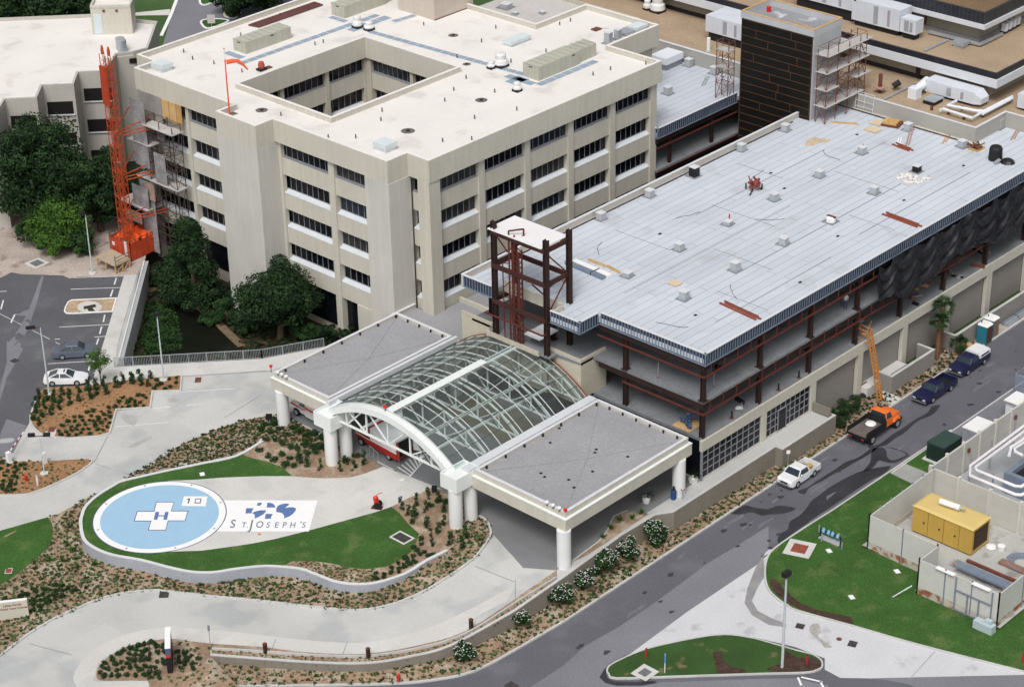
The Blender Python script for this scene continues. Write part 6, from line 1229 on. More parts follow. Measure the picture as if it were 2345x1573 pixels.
def ductbox(label, x0, y0, x1, y1, h, step=None):
    o = thing('rooftop_duct', (x0,y0,RZ), label, 'duct unit', 'beige panelled duct units on the hospital roof')
    m = M('panelled_beige_duct', (.43,.43,.36), .6, .05, .6, .05, brick=(.95, 9, .03, .72), vert=True); xm = x0+(x1-x0)*(.68 if step else 1)
    MB().box(x0,y0,RZ,xm,y1,RZ+h).build('casing', m, o)
    if step: MB().box(xm,y0+.35,RZ,x1,y1,RZ+h*.92).build('end_casing', m, o)
    tm = MB(); x = x0
    while x < x1: tm.box(x-.02,y0-.02+(.35 if x > xm else 0),RZ+h,x+.02,y1+.02,RZ+h+.03); x += .95
    tm.build('roof_seams', M('seam_grey_green', (.30,.31,.26), .7), o); MB().box(x0-.015,y0+.9,RZ+h-.28,x0-.002,y0+1.4,RZ+h-.16).box(x0+(x1-x0)*.55,y0-.015,RZ+h-.3,x0+(x1-x0)*.55+.45,y0-.002,RZ+h-.16).build('slot', blackm, o)
ductbox('long beige panelled duct unit nearest the windsock side of the roof', 145.6, 177.9, 152.3, 180.0, 1.35)
ductbox('stepped beige panelled duct unit at the top edge beside the stacked red pipes', 160.6, 178.0, 170.5, 180.2, 1.45, 1)
ductbox('stepped beige panelled duct unit near the right corner of the hospital roof', 160.5, 147.7, 170.2, 150.0, 1.55, 1)
def mushroom(label, p, r_, h):
    o = thing('roof_fan', p, label, 'roof fan', 'round white roof fans'); MB().box(p.x-r_*.8,p.y-r_*.8,p.z,p.x+r_*.8,p.y+r_*.8,p.z+.25).build('curb', blackm, o)
    MB().lathe((p.x,p.y,p.z+.25), [(r_*.9,0),(r_*1.05,.15),(r_*.95,h*.4),(r_*.7,h*.5),(r_*.75,h*.85),(r_*.5,h),(.05,h*1.02)], 16).build('cowl', M('white_fan_metal', (.66,.66,.66), .5, .04, 1, .04), o, smooth=True)
d3 = lambda x, y: (1100+x*.19675, y*.19675); d2 = lambda x, y: (560+x*.231, y*.231)
mushroom('large white mushroom roof fan beside the blue-grey pads near the courtyard', at(*d3(240,775), RZt), .8, 1.3)
mushroom('white roof fan at the back corner of the courtyard, left of the pair', at(*d2(1120,275), RZt), .62, 1.2); mushroom('white roof fan at the back corner of the courtyard, right of the pair', at(*d2(1235,300), RZt), .6, .8)
mushroom('small white roof fan on a square base close to the large mushroom fan', at(*d3(125,800), RZt), .45, .6); mushroom('small white roof fan on the near side of the roof left of the long duct', at(*K(2,95,815), RZt), .5, .8)
def ventbox(label, p, w, h, m=galv, grp=None, nm='roof_vent', cat='roof vent', cap=True):
    parts = [('housing', MB().box(-w/2,-w/2,0,w/2,w/2,h), m)]
    if cap: parts.append(('cap', MB().box(-w/2-.05,-w/2-.05,h,w/2+.05,w/2+.05,h+.06), coping))
    parts.append(('flange', MB().box(-w*.85,-w*.8,0,w*.8,w*.9,.025), M('dirty_flashing', (.22,.23,.25), .8, .3, 2, .2)))
    return simple(nm, label, cat, p, parts, grp, R(rnd.uniform(-8,8)))
for (x, y, lb, w, h) in ((1490,505,'upright grey vent with a round fan beside the parapet notch',.7,1.25),(1600,460,'upright corrugated grey vent second from the parapet notch',.65,1.15)): ventbox(lb, at(*d3(x,y), RZt), w, h)
box_skylight('flat grey roof hatch between the upright vents and the roof corner', at(*d3(1690,400), RZt), 1.3, 1.3, .45, galv); box_skylight('flat grey raised hood nearest the far right roof corner', at(*d3(1825,345), RZt), 1.9, 1.2, .55, MATS['pale_blue_white_metal'])
simple('roof_junk', 'dirty metal plate and pipes in the middle of the rear roof wing', 'scrap', at(*d3(1350,350), RZt), [('plate', MB().box(-.5,-.4,0,.5,.4,.15), rust), ('pipe', MB().tube([(.4,.3,.1),(1.2,-.8,.1)], .06, 6), galv)])
simple('grinder_cart', 'small red machine on the roof strip behind the courtyard', 'machine', at(*K(1,75,630), RZt), [('engine', MB().lathe((0,0,.25), [(.3,0),(.38,.3),(.3,.7),(.1,.8)], 10), M('red_machine', (.42,.07,.05), .6, .1, 1, .1)), ('frame', MB().box(-.5,-.4,.1,.5,.4,.25), blackm), ('tray', MB().box(.7,-.3,0,1.3,.3,.12), rust)])
rp_ = thing('stacked_pipes', (155,184,RZ), 'row of stacked red-brown pipes along the far roof edge of the hospital block', 'pipes')
for k in range(7): MB().tube([(151.8+k*.05,184.6-.22*k,RZ+.14),(162,184.6-.22*k,RZ+.14)], .10, 8).build('pipe', M('red_brown_pipe', (.13,.055,.05), .7, .15, 1, .1), rp_)
for (x, y, w_) in ((1905,575,.32),(1380,1170,.5),(2035,895,.45),(75,985,.45),(1785,318,.4)):
    p = at(*K(1,x,y), RZt); simple('roof_drain', 'dark round roof drain on the white hospital roof', 'roof drain', p, [('strainer', MB().lathe((0,0,0), [(w_*.5,.0),(w_*.4,.08),(.05,.12)], 9), blackm), ('stain', MB().lathe((0,0,.0), [(w_*1.5,0),(w_*1.4,.006)], 9), M('dark_smudge', (.14,.12,.11)))], 'roof drains')
for (i, x, y) in ((0,1640,470),(0,1720,535),(0,2150,325),(0,2160,648),(0,2285,238),(1,240,150),(1,625,385),(1,552,405),(1,1150,998),(1,1140,1080),(1,915,1235),(1,1690,1268),(1,1950,1252),(1,1818,518),(1,1900,705),(1,1790,812),(1,2155,828),(1,2165,258),(1,1522,230),(1,2038,380),(1,248,1035),(1,670,1235),(1,2300,560),(2,92,988),(2,772,675),(2,928,628),(2,570,195),(2,475,228),(2,1243,578),(2,352,468),(1,1710,908),(1,1975,1062),(0,1910,575),(1,28,235)):
    p = at(*K(i,x,y), RZt); simple('vent_pipe', 'short dark vent pipe sticking up from the white hospital roof', 'vent pipe', p, [('pipe', MB().tube([(0,0,0),(0,0,.42)], .07, 7), M('dark_pipe_metal', (.10,.085,.08), .7, .3, 2, .1))], 'short vent pipes on the hospital roof')
simple('vent_stack', 'pair of ribbed grey vent cylinders on the left saw-tooth building', 'vent', at(*K(0,1095,465), LZ-.39), [('cylinder', MB().lathe((0,0,0), [(.55,0),(.55,1.5),(.3,1.6)], 14), galv), ('cylinder', MB().lathe((.5,1.0,0), [(.55,0),(.55,1.4),(.3,1.5)], 14), galv)])
# new wing roof
for (x, y, lb, h) in ((1372,500,'roof vent box with cables by the side parapet, nearest the steel frame',.6),(1483,448,'roof vent box with cables by the side parapet, second from the steel frame',.6),(1551,570,'grey roof vent box with a black pipe in the near half of the roof',.6),(1433,630,'low grey vent with scattered wires near the stacked grey studs',.35),(1562,682,'grey roof vent box in front of the plywood square',.7),(1679,617,'grey roof vent box right of the plywood square',.75),(1789,557,'grey roof vent box in the middle of the new roof, near side',.6),(1768,456,'grey roof vent box below the red compressor cart',.6),(1871,403,'grey roof vent box in the middle of the new roof',.55),(1996,441,'grey roof vent box with wires left of the white sacks',.6),(1968,350,'grey roof vent box next to a red stick in the far half',.6),(2073,297,'grey roof vent box among the plywood sheets',.65),(2197,335,'grey roof vent box left of the rusty machine',.6),(2093,392,'tall dark vent at the white sacks',.6),(1793,298,'grey vent box by the side parapet near the dark shaft',.6),(1693,343,'roof vent box with wires by the side parapet, far half',.6),(1662,512,'flat grey vent with a red stick beside it in the near half',.3),(1585,402,'black tarred machine by the side parapet',.9),(2279,292,'small grey box at the inner corner of the tan parapet',.9)):
    ventbox(lb, at(*D(x,y), NZt), .72 if h < .8 else .8, h*1.15, blackm if 'black tarred' in lb or 'tall dark' in lb else M('pale_grey_vent', (.40,.43,.46), .5, .08, 1, .06))
for (x, y, lb) in ((1573,150,'grey roof vent box on the middle wing next to the white air unit'),(1631,168,'grey roof vent box on the middle wing nearest the dark shaft'),(1525,214,'grey roof vent box on the near part of the middle wing roof')): ventbox(lb, at(*D(x,y), NZt), .75, .8, M('pale_grey_vent', (.40,.43,.46)))
simple('air_unit', 'white air unit on a grey plinth on the middle wing roof by the hospital block', 'air unit', at(1527, 150, NZ), [('plinth', MB().box(-1.5,-1.1,0,1.5,1.1,.7), M('grey_plinth', (.22,.24,.28), .8, .1, 1, .1)), ('cabinet', MB().box(-1.6,-1.2,.7,1.6,1.2,1.5), white2)])
for k, (x, y, l_, a, lb) in enumerate(((1689,710,4.6,-6,'pair of long red steel beams lying near the front roof edge'),(2058,503,4.4,-4,'bundle of red steel beams lying near the tarpaulin'),(2060,337,2.4,-8,'short red steel pieces among the lumber'))):
    p = at(*D(x,y), NZt); simple('steel_beams', lb, 'steel beams', p, [('beam', MB().box(-.35,-l_/2,0,-.18,l_/2,.14), M('red_oxide_steel', (.26,.065,.035), .7, .12, 1, .1)), ('beam', MB().box(.05,-l_/2-.2,0,.22,l_/2-.3,.14), MATS['red_oxide_steel']), ('beam', MB().box(.3,-l_/2+.3,0,.42,l_/2,.12), rust)], None, R(a))
p = at(*D(1340,618), NZt); simple('stud_stack', 'stack of grey metal studs beside the steel lift frame on the new roof', 'studs', p, [('stack', MB().box(-.5,-2.5,0,.0,2.5,.32), MATS['galvanised_stud']), ('stack', MB().box(.1,-2.6,0,.75,2.2,.28), whitep), ('band', MB().box(-.51,-1,.0,.76,-.9,.33), blackm)], None, R(-3))
for (x, y, lb, a, m_, l_) in ((1362,602,'L-shaped pair of thin orange boards near the grey studs',0,wood,2.2),(1400,617,'single thin orange board near the grey studs',-8,wood,2.0),(2075,310,'long pink lumber lengths near the far vent',-62,MATS['pink_lumber'],6.0),(2160,315,'fan of thin yellow boards on the far roof',-70,wood,3.4),(1930,283,'orange timber frame pieces at the foot of the scaffold',30,wood,3.0),(2317,305,'stack of white and brown boards at the right edge of the roof',-70,MATS['pink_lumber'],4.0),(1290,645,'small lumber offcut behind the steel frame',0,wood,.7),(1608,186,'grey pipe lengths on the middle wing roof',-62,galv,3.0),(2050,325,'white crate boards on the lumber',-62,whitep,2.0)):
    p = at(*D(x,y), NZt); simple('boards', lb, 'boards', p, [('board', MB().box(-.08,-l_/2,0,.08,l_/2,.08), m_), ('board', MB().box(.2,-l_/2+.3,0,.33,l_/2+.2,.07), m_)], None, R(a))
for (x, y, lb, w, l_) in ((2003,282,'light plywood sheet lying near the scaffold',1.4,1.3),(1993,298,'second light plywood sheet nearer the camera',1.2,1.5),(1541,648,'square plywood cover in the near half of the new roof',.95,1.1)):
    p = at(*D(x,y), NZt); simple('plywood_cover', lb, 'plywood', p, [('sheet', MB().box(-w/2,-l_/2,.05,w/2,l_/2,.12), M('light_plywood', (.62,.50,.34), .8, .06, 1, .05)), ('runner', MB().box(-w/2+.1,-l_/2+.1,0,w/2-.1,l_/2-.1,.05), wood)])
p = at(*D(2037,285), NZt); simple('pallet_stack', 'dark pallet loaded with yellow timber near the tan parapet', 'pallet', p, [('pallet', MB().box(-.9,-1.0,0,.9,1.0,.25), rust), ('load', MB().box(-.8,-.7,.25,.5,.9,.5), M('yellow_timber', (.50,.32,.12), .8, .2, 2, .2))], None, R(15))
p = at(*D(1720,432), NZt); simple('compressor_cart', 'rusty red two-wheeled cart piled with scrap on the new roof', 'cart', p, [('load', junk(5, .8, .4, .75), M('rusty_red_load', (.22,.05,.035), .8, .3, 3, .3)), ('wheel', MB().tube([(.1,-.95,.3),(.1,-.8,.3)], .3, 14), rubber), ('wheel', MB().tube([(.1,.7,.3),(.1,.85,.3)], .3, 14), rubber), ('drawbar', MB().bar((-.5,0,.3),(-1.9,.3,.15),.1), blackm)], None, R(35))
p = at(*D(2272,365), NZt); simple('tar_kettle', 'black tar kettle with debris around it near the right roof edge', 'tar kettle', p, [('kettle', MB().lathe((0,0,.1), [(.75,0),(.7,1.2),(.55,1.45),(.3,1.5)], 14), blackm), ('bags', MB().lathe((.2,-1.4,0), [(.8,0),(.6,.3),(.2,.5)], 9), MATS['black_tarp']), ('chute', MB().bar((-.4,-.8,.4),(-1.1,-.6,.1),.4,.1), galv)])
p = at(*D(2230,340), NZt); simple('rusty_machine', 'small rusty brown machine left of the black tar kettle', 'machine', p, [('body', junk(8, .45, .1, .9), rust), ('base', MB().box(-.8,-.6,0,.8,.6,.12), M('yellow_timber', (.5,.32,.12)))])
p = at(*D(2083,408), NZt); wb = MB(); r_ = random.Random(9)
for k in range(22): wb.lathe((r_.uniform(-1.3,1.3), r_.uniform(-1.5,1.5), 0), [(.28,0),(.3,.12),(.12,.26)], 6)
simple('sack_heap', 'heap of white sacks and paper on the new roof near the tall dark vent', 'sacks', p, [('sacks', wb, M('off_white_sacks', (.62,.59,.57), .8, .08, 2, .1)), ('paper', MB().box(-1.9,-.7,.001,-.6,.5,.012), M('grey_stain', (.50,.50,.50), .9, .1, 1, .1))])
p = at(*D(1897,506), NZt); simple('wrapped_vent', 'white wrapped vent with dark straps in the middle of the new roof', 'roof vent', p, [('wrap', MB().lathe((0,0,0), [(.5,0),(.52,.45),(.3,.55)], 7), whitep), ('strap', MB().box(-.1,-.5,.50,.25,.5,.58), rust), ('flange', MB().box(-.7,-.7,0,.7,.7,.02), MATS['dirty_flashing'])])
for (x, y, lb) in ((1665,497,'red stick standing beside the flat grey vent'),(1970,337,'red stick standing at the far grey vent')):
    simple('marker_stick', lb, 'stick', at(*D(x,y+8), NZt), [('stick', MB().box(-.05,-.05,0,.05,.05,.8), M('red_stick', (.5,.06,.04), .7)), ('foot', MB().box(-.15,-.15,0,.15,.15,.05), wood)])
for (x, y) in ((1507,535),(1588,720),(1738,432),(1760,396),(1957,308),(2200,379),(1827,645),(1913,540),(2064,458),(1791,431)):
    simple('roof_scrap', 'tiny dark scrap lying on the pale new wing roof', 'scrap', at(*D(x,y), NZt), [('scrap', MB().box(-.16,-.1,0,.16,.12,.06), blackm)], 'tiny dark scraps on the new roof')
drape('rust_stain', [(at(*K(3,x,y), NZt).x, at(*K(3,x,y), NZt).y) for x, y in ((380,1290),(420,1240),(480,1225),(530,1240),(610,1245),(590,1270),(520,1275),(460,1300),(400,1310))], M('rusty_stain', (.52,.42,.30), .9, .2, 1.5, .2), .014+NZ, Z0, cut=False)
# gutter pipe along the parapet of the new roof
pi_ = thing('parapet_pipe', (135,131.3,NZ), 'thin dark pipe running along the foot of the beige parapet', 'pipe'); MB().tube([(136.5,131.3,NZ+.12),(184,131.3,NZ+.12)], .06, 6).build('pipe', M('dark_brown_pipe', (.05,.03,.03), .7), pi_); MB().tube([(191.3,131,NZ+.12),(191.3,113.3,NZ+.12)], .06, 6).build('pipe', MATS['dark_brown_pipe'], pi_)
simple('leaning_frame', 'white steel grid frame leaning against the tan parapet', 'frame', (191.6,127.2,NZ), [('frame', MB().bar((0,-1.2,0),(.25,-1.2,2.1),.06).bar((0,1.2,0),(.25,1.2,2.1),.06).bar((.05,-1.2,.5),(.05,1.2,.5),.05).bar((.13,-1.2,1.1),(.13,1.2,1.1),.05).bar((.25,-1.2,2.1),(.25,1.2,2.1),.05).bar((0,0,.4),(.25,0,2.1),.05), coping)])
# units on the stepped tan building
def ahu(label, x0, y0, x1, y1, z, h, lift=.5, nose=0):
    o = thing('air_handler', (x0,y0,z), label, 'air handler', 'white air handlers on the tan gravel roofs'); MB().box(x0,y0,z+lift,x1,y1,z+lift+h).build('cabinet', M('seamed_white_metal', (.60,.63,.69), .5, .05, .6, .04, brick=(1.3, 9, .02, .85), vert=True), o)
    MB().box(x0+.3,y0+.3,z,x1-.3,y1-.3,z+lift).build('frame', blackm, o)
    if nose: MB().loft([[V3(x0,y0,z+lift),V3(x1,y0,z+lift),V3(x1,y0,z+lift+h),V3(x0,y0,z+lift+h)],[V3(x0+.2,y0-nose,z+lift+.1),V3(x1-.2,y0-nose,z+lift+.1),V3(x1-.2,y0-nose,z+lift+h*.55),V3(x0+.2,y0-nose,z+lift+h*.55)]]).build('intake_hood', MATS['seamed_white_metal'], o, fix=True)
    MB().box(x0-.03,y0+(y1-y0)*.45,z+lift+.2,x0-.01,y0+(y1-y0)*.45+.6,z+lift+h-.2).build('access_panel', galv, o); MB().box(x0-.04,y0+(y1-y0)*.2,z+lift+.25,x0-.01,y0+(y1-y0)*.2+.35,z+lift+h-.3).build('door', M('mauve_panel', (.33,.30,.36)), o); return o
ahu('long white air handler with a sloped hood on the lower tan roof', 197.6, 117.0, 199.6, 123.3, TZ1, 1.35, .35, .9)
ahu('white air handler at the right edge on the lower tan roof', 200.2, 108.8, 203.0, 113.0, TZ1, 1.6, .3)
ahu('tall seamed white air handler on the middle gravel roof', 203.0, 130.6, 205.4, 137.2, 19.15, 2.5, .7)
ahu('smaller white cabinet joined to the right end of the tall seamed unit', 203.0, 128.4, 204.6, 130.5, 19.15, 1.7, .75)
ahu('low ribbed white unit left of the tall seamed one', 203.6, 137.4, 206.6, 146, 19.15, 1.3, 1.4)
MB().box(205.7,138,19.15,207.2,146,22.2).build('duct', MATS['seamed_white_metal'], None); tag(bpy.data.objects['duct'], 'white duct box rising behind the low ribbed unit', 'duct')
ahu('white faceted duct hood on the tan roof left of the dark shaft', 195.5, 147.0, 199.5, 152.8, TZ1, 2.0, 1.1)
stk = thing('rusty_stack', at(1890+640*.1946, 1090*.1946, TZ1), 'rusty vertical flue with a small motor on the tan roof', 'flue'); p = stk.location.copy()
MB().tube([p, p+Vector((0,0,2.2))], .22, 10).build('flue', rust, stk); MB().box(p.x-.7,p.y-.7,p.z+.6,p.x+.5,p.y+.5,p.z+.72).build('collar', MATS['pink_lumber'], stk); MB().tube([p+Vector((1.4,-.8,.5)), p+Vector((2.0,-1.3,1.0))], .35, 10).build('blower', blackm, stk)
cnx = thing('exhaust_blower', at(1890+1055*.1946, 1150*.1946, TZ1), 'white cylindrical exhaust blower on the tan roof', 'blower'); p = cnx.location.copy()
MB().tube([p+Vector((0,0,.8)), p+Vector((2.6,.2,1.2))], .5, 14).build('barrel', white2, cnx, smooth=True); MB().box(p.x-.6,p.y-.5,p.z,p.x+.5,p.y+.6,p.z+1.2).build('inlet', white2, cnx); MB().box(p.x+1.6,p.y-1.6,p.z,p.x+2.3,p.y-.4,p.z+.3).build('base', wood, cnx)
simple('roof_hatch', 'low dark sided hatch with pale lid on the tan roof', 'hatch', at(1890+1265*.1946, 1210*.1946, TZ1), [('curb', MB().box(-.9,-.7,0,.9,.7,.45), blackm), ('lid', MB().box(-1,-.8,.45,1,.8,.55), galv)])
box_skylight('pale domed hatch on the middle gravel roof near the wall corner', at(1890+1590*.1946, 550*.1946, 19.16), 1.2, 1.2, .7, galv)
dp = thing('roof_ducts', (194,117,TZ1), 'pair of pale insulated ducts zigzagging over the lower tan roof', 'ducts'); e8 = lambda x, y, z: (lambda p: (p.x, p.y, z))(at(1890+x*.1946, y*.1946, z))
for pts in (((2200,1140),(1830,1330),(1730,1395),(1390,1285),(1350,1300)), ((2200,1160),(1850,1345)), ((1540,1190),(1440,1240),(1790,1310),(1850,1310))): MB().tube([e8(x,y,TZ1+.6) for x, y in pts], .17, 8).build('duct', white2, dp)
for x, y in ((1250,1300),(1630,1410),(1450,1350),(1850,1380),(1610,1300)): q1 = e8(x,y,TZ1); MB().box(q1[0]-.12,q1[1]-.12,TZ1,q1[0]+.12,q1[1]+.12,TZ1+.5).build('support', rust, dp)
pl_ = thing('ridge_pipe', (196,122,TZ1), 'grey conduit run crossing the lower tan roof', 'pipe'); MB().tube([e8(1080,980,TZ1+.15), e8(650,1190,TZ1+.15)], .12, 6).build('pipe', galv, pl_)
pl_ = thing('ridge_pipe', (204,128,19.2), 'grey conduit run crossing the middle gravel roof', 'pipe'); MB().tube([e8(1440,475,19.3), e8(1170,600,19.3)], .14, 6).build('pipe', galv, pl_)
pl_ = thing('wall_ducts', (206.4,118,19.2), 'pale ducts along the foot of the upper wall', 'duct'); MB().bar(e8(1220,375,19.5), e8(1820,525,19.5), .3).bar(e8(1820,525,19.5), e8(2080,400,19.5), .3).build('duct', galv, pl_)
for k in range(4): q1 = e8(2105+48*k, 385-27*k, 19.2); simple('vent_hood', 'small white vent hood in the row under the upper band', 'vent', q1, [('hood', MB().loft([[V3(-.3,-.3,.2),V3(.3,-.3,.2),V3(.3,.3,.2),V3(-.3,.3,.2)],[V3(-.1,-.3,1.1),V3(.3,-.3,1.1),V3(.3,.3,1.1),V3(-.1,.3,1.1)]]), white2), ('base', MB().box(-.35,-.35,0,.35,.35,.2), blackm)], 'row of white vent hoods')
for (x, y, s_, lb) in ((1945,115,.5,'small silver roof fan beside the larger one on the tan roof'),(2065,140,.85,'large silver roof fan on the tan roof behind the parapet')):
    p = at(*d3(x,y), TZ1); mushroom(lb, p, s_*1.1, s_*2.2)
simple('vent_pipe', 'white upright pipe on the tan roof left of the dark shaft', 'pipe', at(1560+325*.1913, 610*.1913, TZ1), [('pipe', MB().tube([(0,0,0),(0,0,1.6)], .22, 10), whitep), ('collar', MB().lathe((0,0,0), [(.4,0),(.3,.15)], 10), galv)])
simple('red_bucket', 'red bucket on the roof of the dark shaft', 'bucket', at(1560+1048*.1913, 145*.1913, SZ+.06), [('bucket', MB().lathe((0,0,0), [(.22,0),(.28,.6),(.26,.62)], 12), M('bright_red', (.6,.02,.02), .5)), ('handle', MB().bar((-.25,0,.6),(.25,0,.75),.03), galv)])
simple('boards', 'thin yellow boards on the roof of the dark shaft', 'boards', (187.8,133,SZ+.06), [('board', MB().box(-.06,-2.2,0,.06,2.2,.06), wood), ('board', MB().box(1.6,-2.5,0,1.75,-.9,.07), wood)], None, R(-12))
# machinery on the rear low building
mc = thing('rooftop_machinery', (176,163,17.8), 'cluster of dark compressors and pipes on the rear low roof', 'machinery'); r_ = random.Random(12)
for k in range(7): x = 175.2+k*1.25; h = r_.uniform(.7,1.5); MB().box(x,161.5,17.75,x+r_.uniform(.7,1.1),161.5+r_.uniform(.8,1.5),17.75+h).build('unit', r_.choice((blackm, galv, duct, white2)), mc)
MB().tube([(175,161.3,18.2),(178,161,18.2),(182,161.2,18.6),(184,161,18)], .12, 8).tube([(177,161,17.8),(177,161,19),(180,161,19)], .1, 8).build('pipe', galv, mc)
for (x, y, lb) in ((300,80,'square grey hatch on the rear low roof'),(408,160,'small round cap on the rear low roof'),(725,150,'small white cap on the rear low roof by the machinery')):
    ventbox(lb, at(*d3(x,y+10), 17.76), 1.1 if x == 300 else .5, .5 if x == 300 else .25, M('pale_grey_vent', (.40,.43,.46)))
# workers and clutter on the open floors
r_ = random.Random(21); fm_ = [rust, wood, galv, blackm, M('brown_lumber', (.26,.15,.11)), whitep]
for k in range(26):
    x, y, z = (r_.uniform(158,188), r_.uniform(104.9,107.5), 6.21) if k > 7 else (r_.uniform(137,160), r_.uniform(105.3,109), r_.choice((6.21,10.06)))
    l_ = r_.uniform(.6,1.8); simple('floor_clutter', 'scrap of building material on the open floor of the new wing', 'scrap', (x,y,z), [('piece', MB().box(-l_/2,-.12,0,l_/2,.12,r_.uniform(.08,.35)), r_.choice(fm_)), ('offcut', MB().box(-l_/3,-.4,0,l_/4,-.2,.08), r_.choice(fm_))], 'loose building materials on the open floors', R(r_.uniform(0,180)))
for k, (x, y, z) in enumerate(((139.5,104.9,6.2),(146.5,104.8,6.2),(149.7,104.8,6.2))): simple('jack_post', 'short upright post at the slab edge of the open first floor', 'post', (x,y,z), [('post', MB().box(-.06,-.06,0,.06,.06,.75), steel), ('plate', MB().box(-.2,-.2,0,.2,.2,.04), rust)], 'short posts along the slab edge')
simple('blue_tarp_bundle', 'blue wrapped bundle just inside the open corner floor', 'bundle', (135.9,107.2,6.2), [('bundle', junk(4, .7, .2, .7), M('blue_wrap', (.05,.09,.18), .6)), ('base', MB().box(-1,-1,0,1,1,.06), wood)])
for k, (x, y, z, hgt_) in enumerate(((137.6,105.6,10.05,1.5),(135.6,110.5,10.05,1.6),(141,104.9,6.2,1.0))): simple('prop', 'thin upright prop standing on an open floor near the corner', 'prop', (x,y,z), [('prop', MB().tube([(0,0,0),(0,0,hgt_)], .03, 6), galv), ('foot', MB().box(-.1,-.1,0,.1,.1,.03), rust)], 'thin upright props')

r_ = random.Random(31)
for k in range(7):
    x0_, y0_ = r_.uniform(138,185), r_.uniform(107,129); pts = [(x0_,y0_,NZ+.04)]
    a9 = r_.uniform(0,6)
    for j in range(9): a9 += r_.uniform(-.35,.35); pts.append((pts[-1][0]+.35*math.cos(a9), pts[-1][1]+.35*math.sin(a9), NZ+.03))
    o = thing('loose_cable', pts[0], 'thin dark cable lying loose on the new roof', 'cable', 'loose cables on the new wing roof'); MB().tube(pts, .02, 5).build('cable', blackm, o)
for k, (x, y, l_) in enumerate(((140,118.3,26),(150,112.9,30),(158,124.1,22),(141,108.2,18),(165,109.1,20),(172,120.4,14))): MB().box(x,y,NZ,x+l_,y+.05,NZ+.012).build('tar_seam', M('dark_tar_seam', (.16,.16,.18), .8, .4, 3, .3), nw)
for k, (x, y, l_) in enumerate(((146,106,6),(153,111,7),(161,116.5,8),(168,107,5.5),(176,112,8),(150,121,7),(171,123,6))): MB().box(x,y,NZ,x+.05,y+l_,NZ+.013).build('tar_seam', MATS['dark_tar_seam'], nw)
# ------------------------------------------------------------------ vegetation
def leafcloud(mb, c, rx, rz, n, size, r_, shell=.55, lump=0):
    c = Vector(c)
    for _ in range(n):
        while True:
            v = Vector((r_.uniform(-1,1), r_.uniform(-1,1), r_.uniform(-1,1)))
            if shell < v.length < 1: break
        p = c+Vector((v.x*rx, v.y*rx, v.z*rz)); nn = (v.normalized()*.7+Vector((r_.uniform(-1,1), r_.uniform(-1,1), r_.uniform(-.3,1))))
        nn.normalize(); a = nn.orthogonal().normalized(); b = nn.cross(a); t = r_.uniform(0,6.28); a, b = a*math.cos(t)+b*math.sin(t), b*math.cos(t)-a*math.sin(t); s = size*r_.uniform(.6,1.4)
        mb.add([p-a*s, p+b*s*.45, p+a*s, p-b*s*.45], [(0,1,2,3)])
def crown(r_, h, rad, rz, n=9000, size=.22, clumps=34, cone=False, low=.0):
    mb = MB(); cs = []
    for k in range(clumps):
        while True:
            v = Vector((r_.uniform(-1,1), r_.uniform(-1,1), r_.uniform(-1,1)))
            if v.length < 1 and v.length > .35: break
        if cone: v.z = r_.uniform(-1,1); f = (1-(v.z+1)/2)*.85+.12; a = r_.uniform(0,6.28); v.x, v.y = math.cos(a)*f*r_.uniform(.3,1), math.sin(a)*f*r_.uniform(.3,1)
        cs.append((Vector((v.x*rad*.78, v.y*rad*.78, h+v.z*rz*.78)), r_.uniform(.22,.40)*rad*(1 if not cone else .75)))
    for c, cr in cs: leafcloud(mb, c, cr*r_.uniform(.8,1.1), cr*.7, n//clumps, size, r_, .5)
    return mb, cs
def tree(label, base, h, rad, rz, leaf, seed, n=9000, size=.2, clumps=34, cone=False, trunk=None, cat='tree', nm='broadleaf_tree', grp=None):
    r_ = random.Random(seed); o = thing(nm, (0,0,0), label, cat, grp, 0, True); mb, cs = crown(r_, h, rad, rz, n, size, clumps, cone)
    mb.build('crown', leaf, o); t = MB(); tr_ = trunk or rad*.07; t.tube([(0,0,-.2),(tr_*.5,0,h*.3),(0,tr_,h*.7),(0,0,h)], [tr_*1.3,tr_,tr_*.7,tr_*.3], 8)
    for c, cr in cs[:12]: t.tube([(0,0,h*.35+r_.uniform(0,.2)*h), c*.5+Vector((0,0,h*.25)), c], [tr_*.5,tr_*.3,tr_*.1], 5)
    t.build('trunk', bark, o); return place(o, base, r_.uniform(0,6))
tree('large dark oak in front of the left saw-tooth building', at(98,530,2), 8.0, 6.2, 7.2, leaf_d, 1, 26000, .20, 70)
tree('dark oak at the left edge of the photo beside the larger oak', at(-10,440,2), 7.0, 5.4, 6.4, leaf_d, 2, 16000, .20, 50)
tree('dark oak directly behind the orange hoist mast', at(232,530,2), 6.3, 4.6, 5.4, leaf_d, 3, 16000, .20, 50)
tree('dark low tree behind the orange netting, at the corner of the hospital block', at(330,500,1.5), 3.2, 3.4, 3.0, leaf_d, 33, 9000, .18, 30)
tree('bright green bushy tree at the edge of the sandy ground', at(140,560,2), 3.3, 4.0, 3.1, leaf_b, 4, 13000, .16, 60)
tree('bright green bush in front of the bushy tree, by the lamp post', at(128,585,2), 1.7, 2.1, 1.6, leaf_b, 5, 7000, .15, 26, cat='bush', nm='leafy_bush')
tree('mid green bush right of the lamp post, under the hoist tree', at(192,580,2), 1.6, 2.0, 1.5, leaf_m, 6, 6000, .15, 24, cat='bush', nm='leafy_bush')
tree('dark bush between the oak and the bushy green tree', at(90,560,2), 2.2, 2.4, 1.9, leaf_m, 7, 7000, .16, 26, cat='bush', nm='leafy_bush')
tree('tall airy pointed tree against the lower windows of the hospital block', at(448,700,.2), 5.6, 4.6, 5.6, leaf_d, 8, 17000, .16, 90, True)
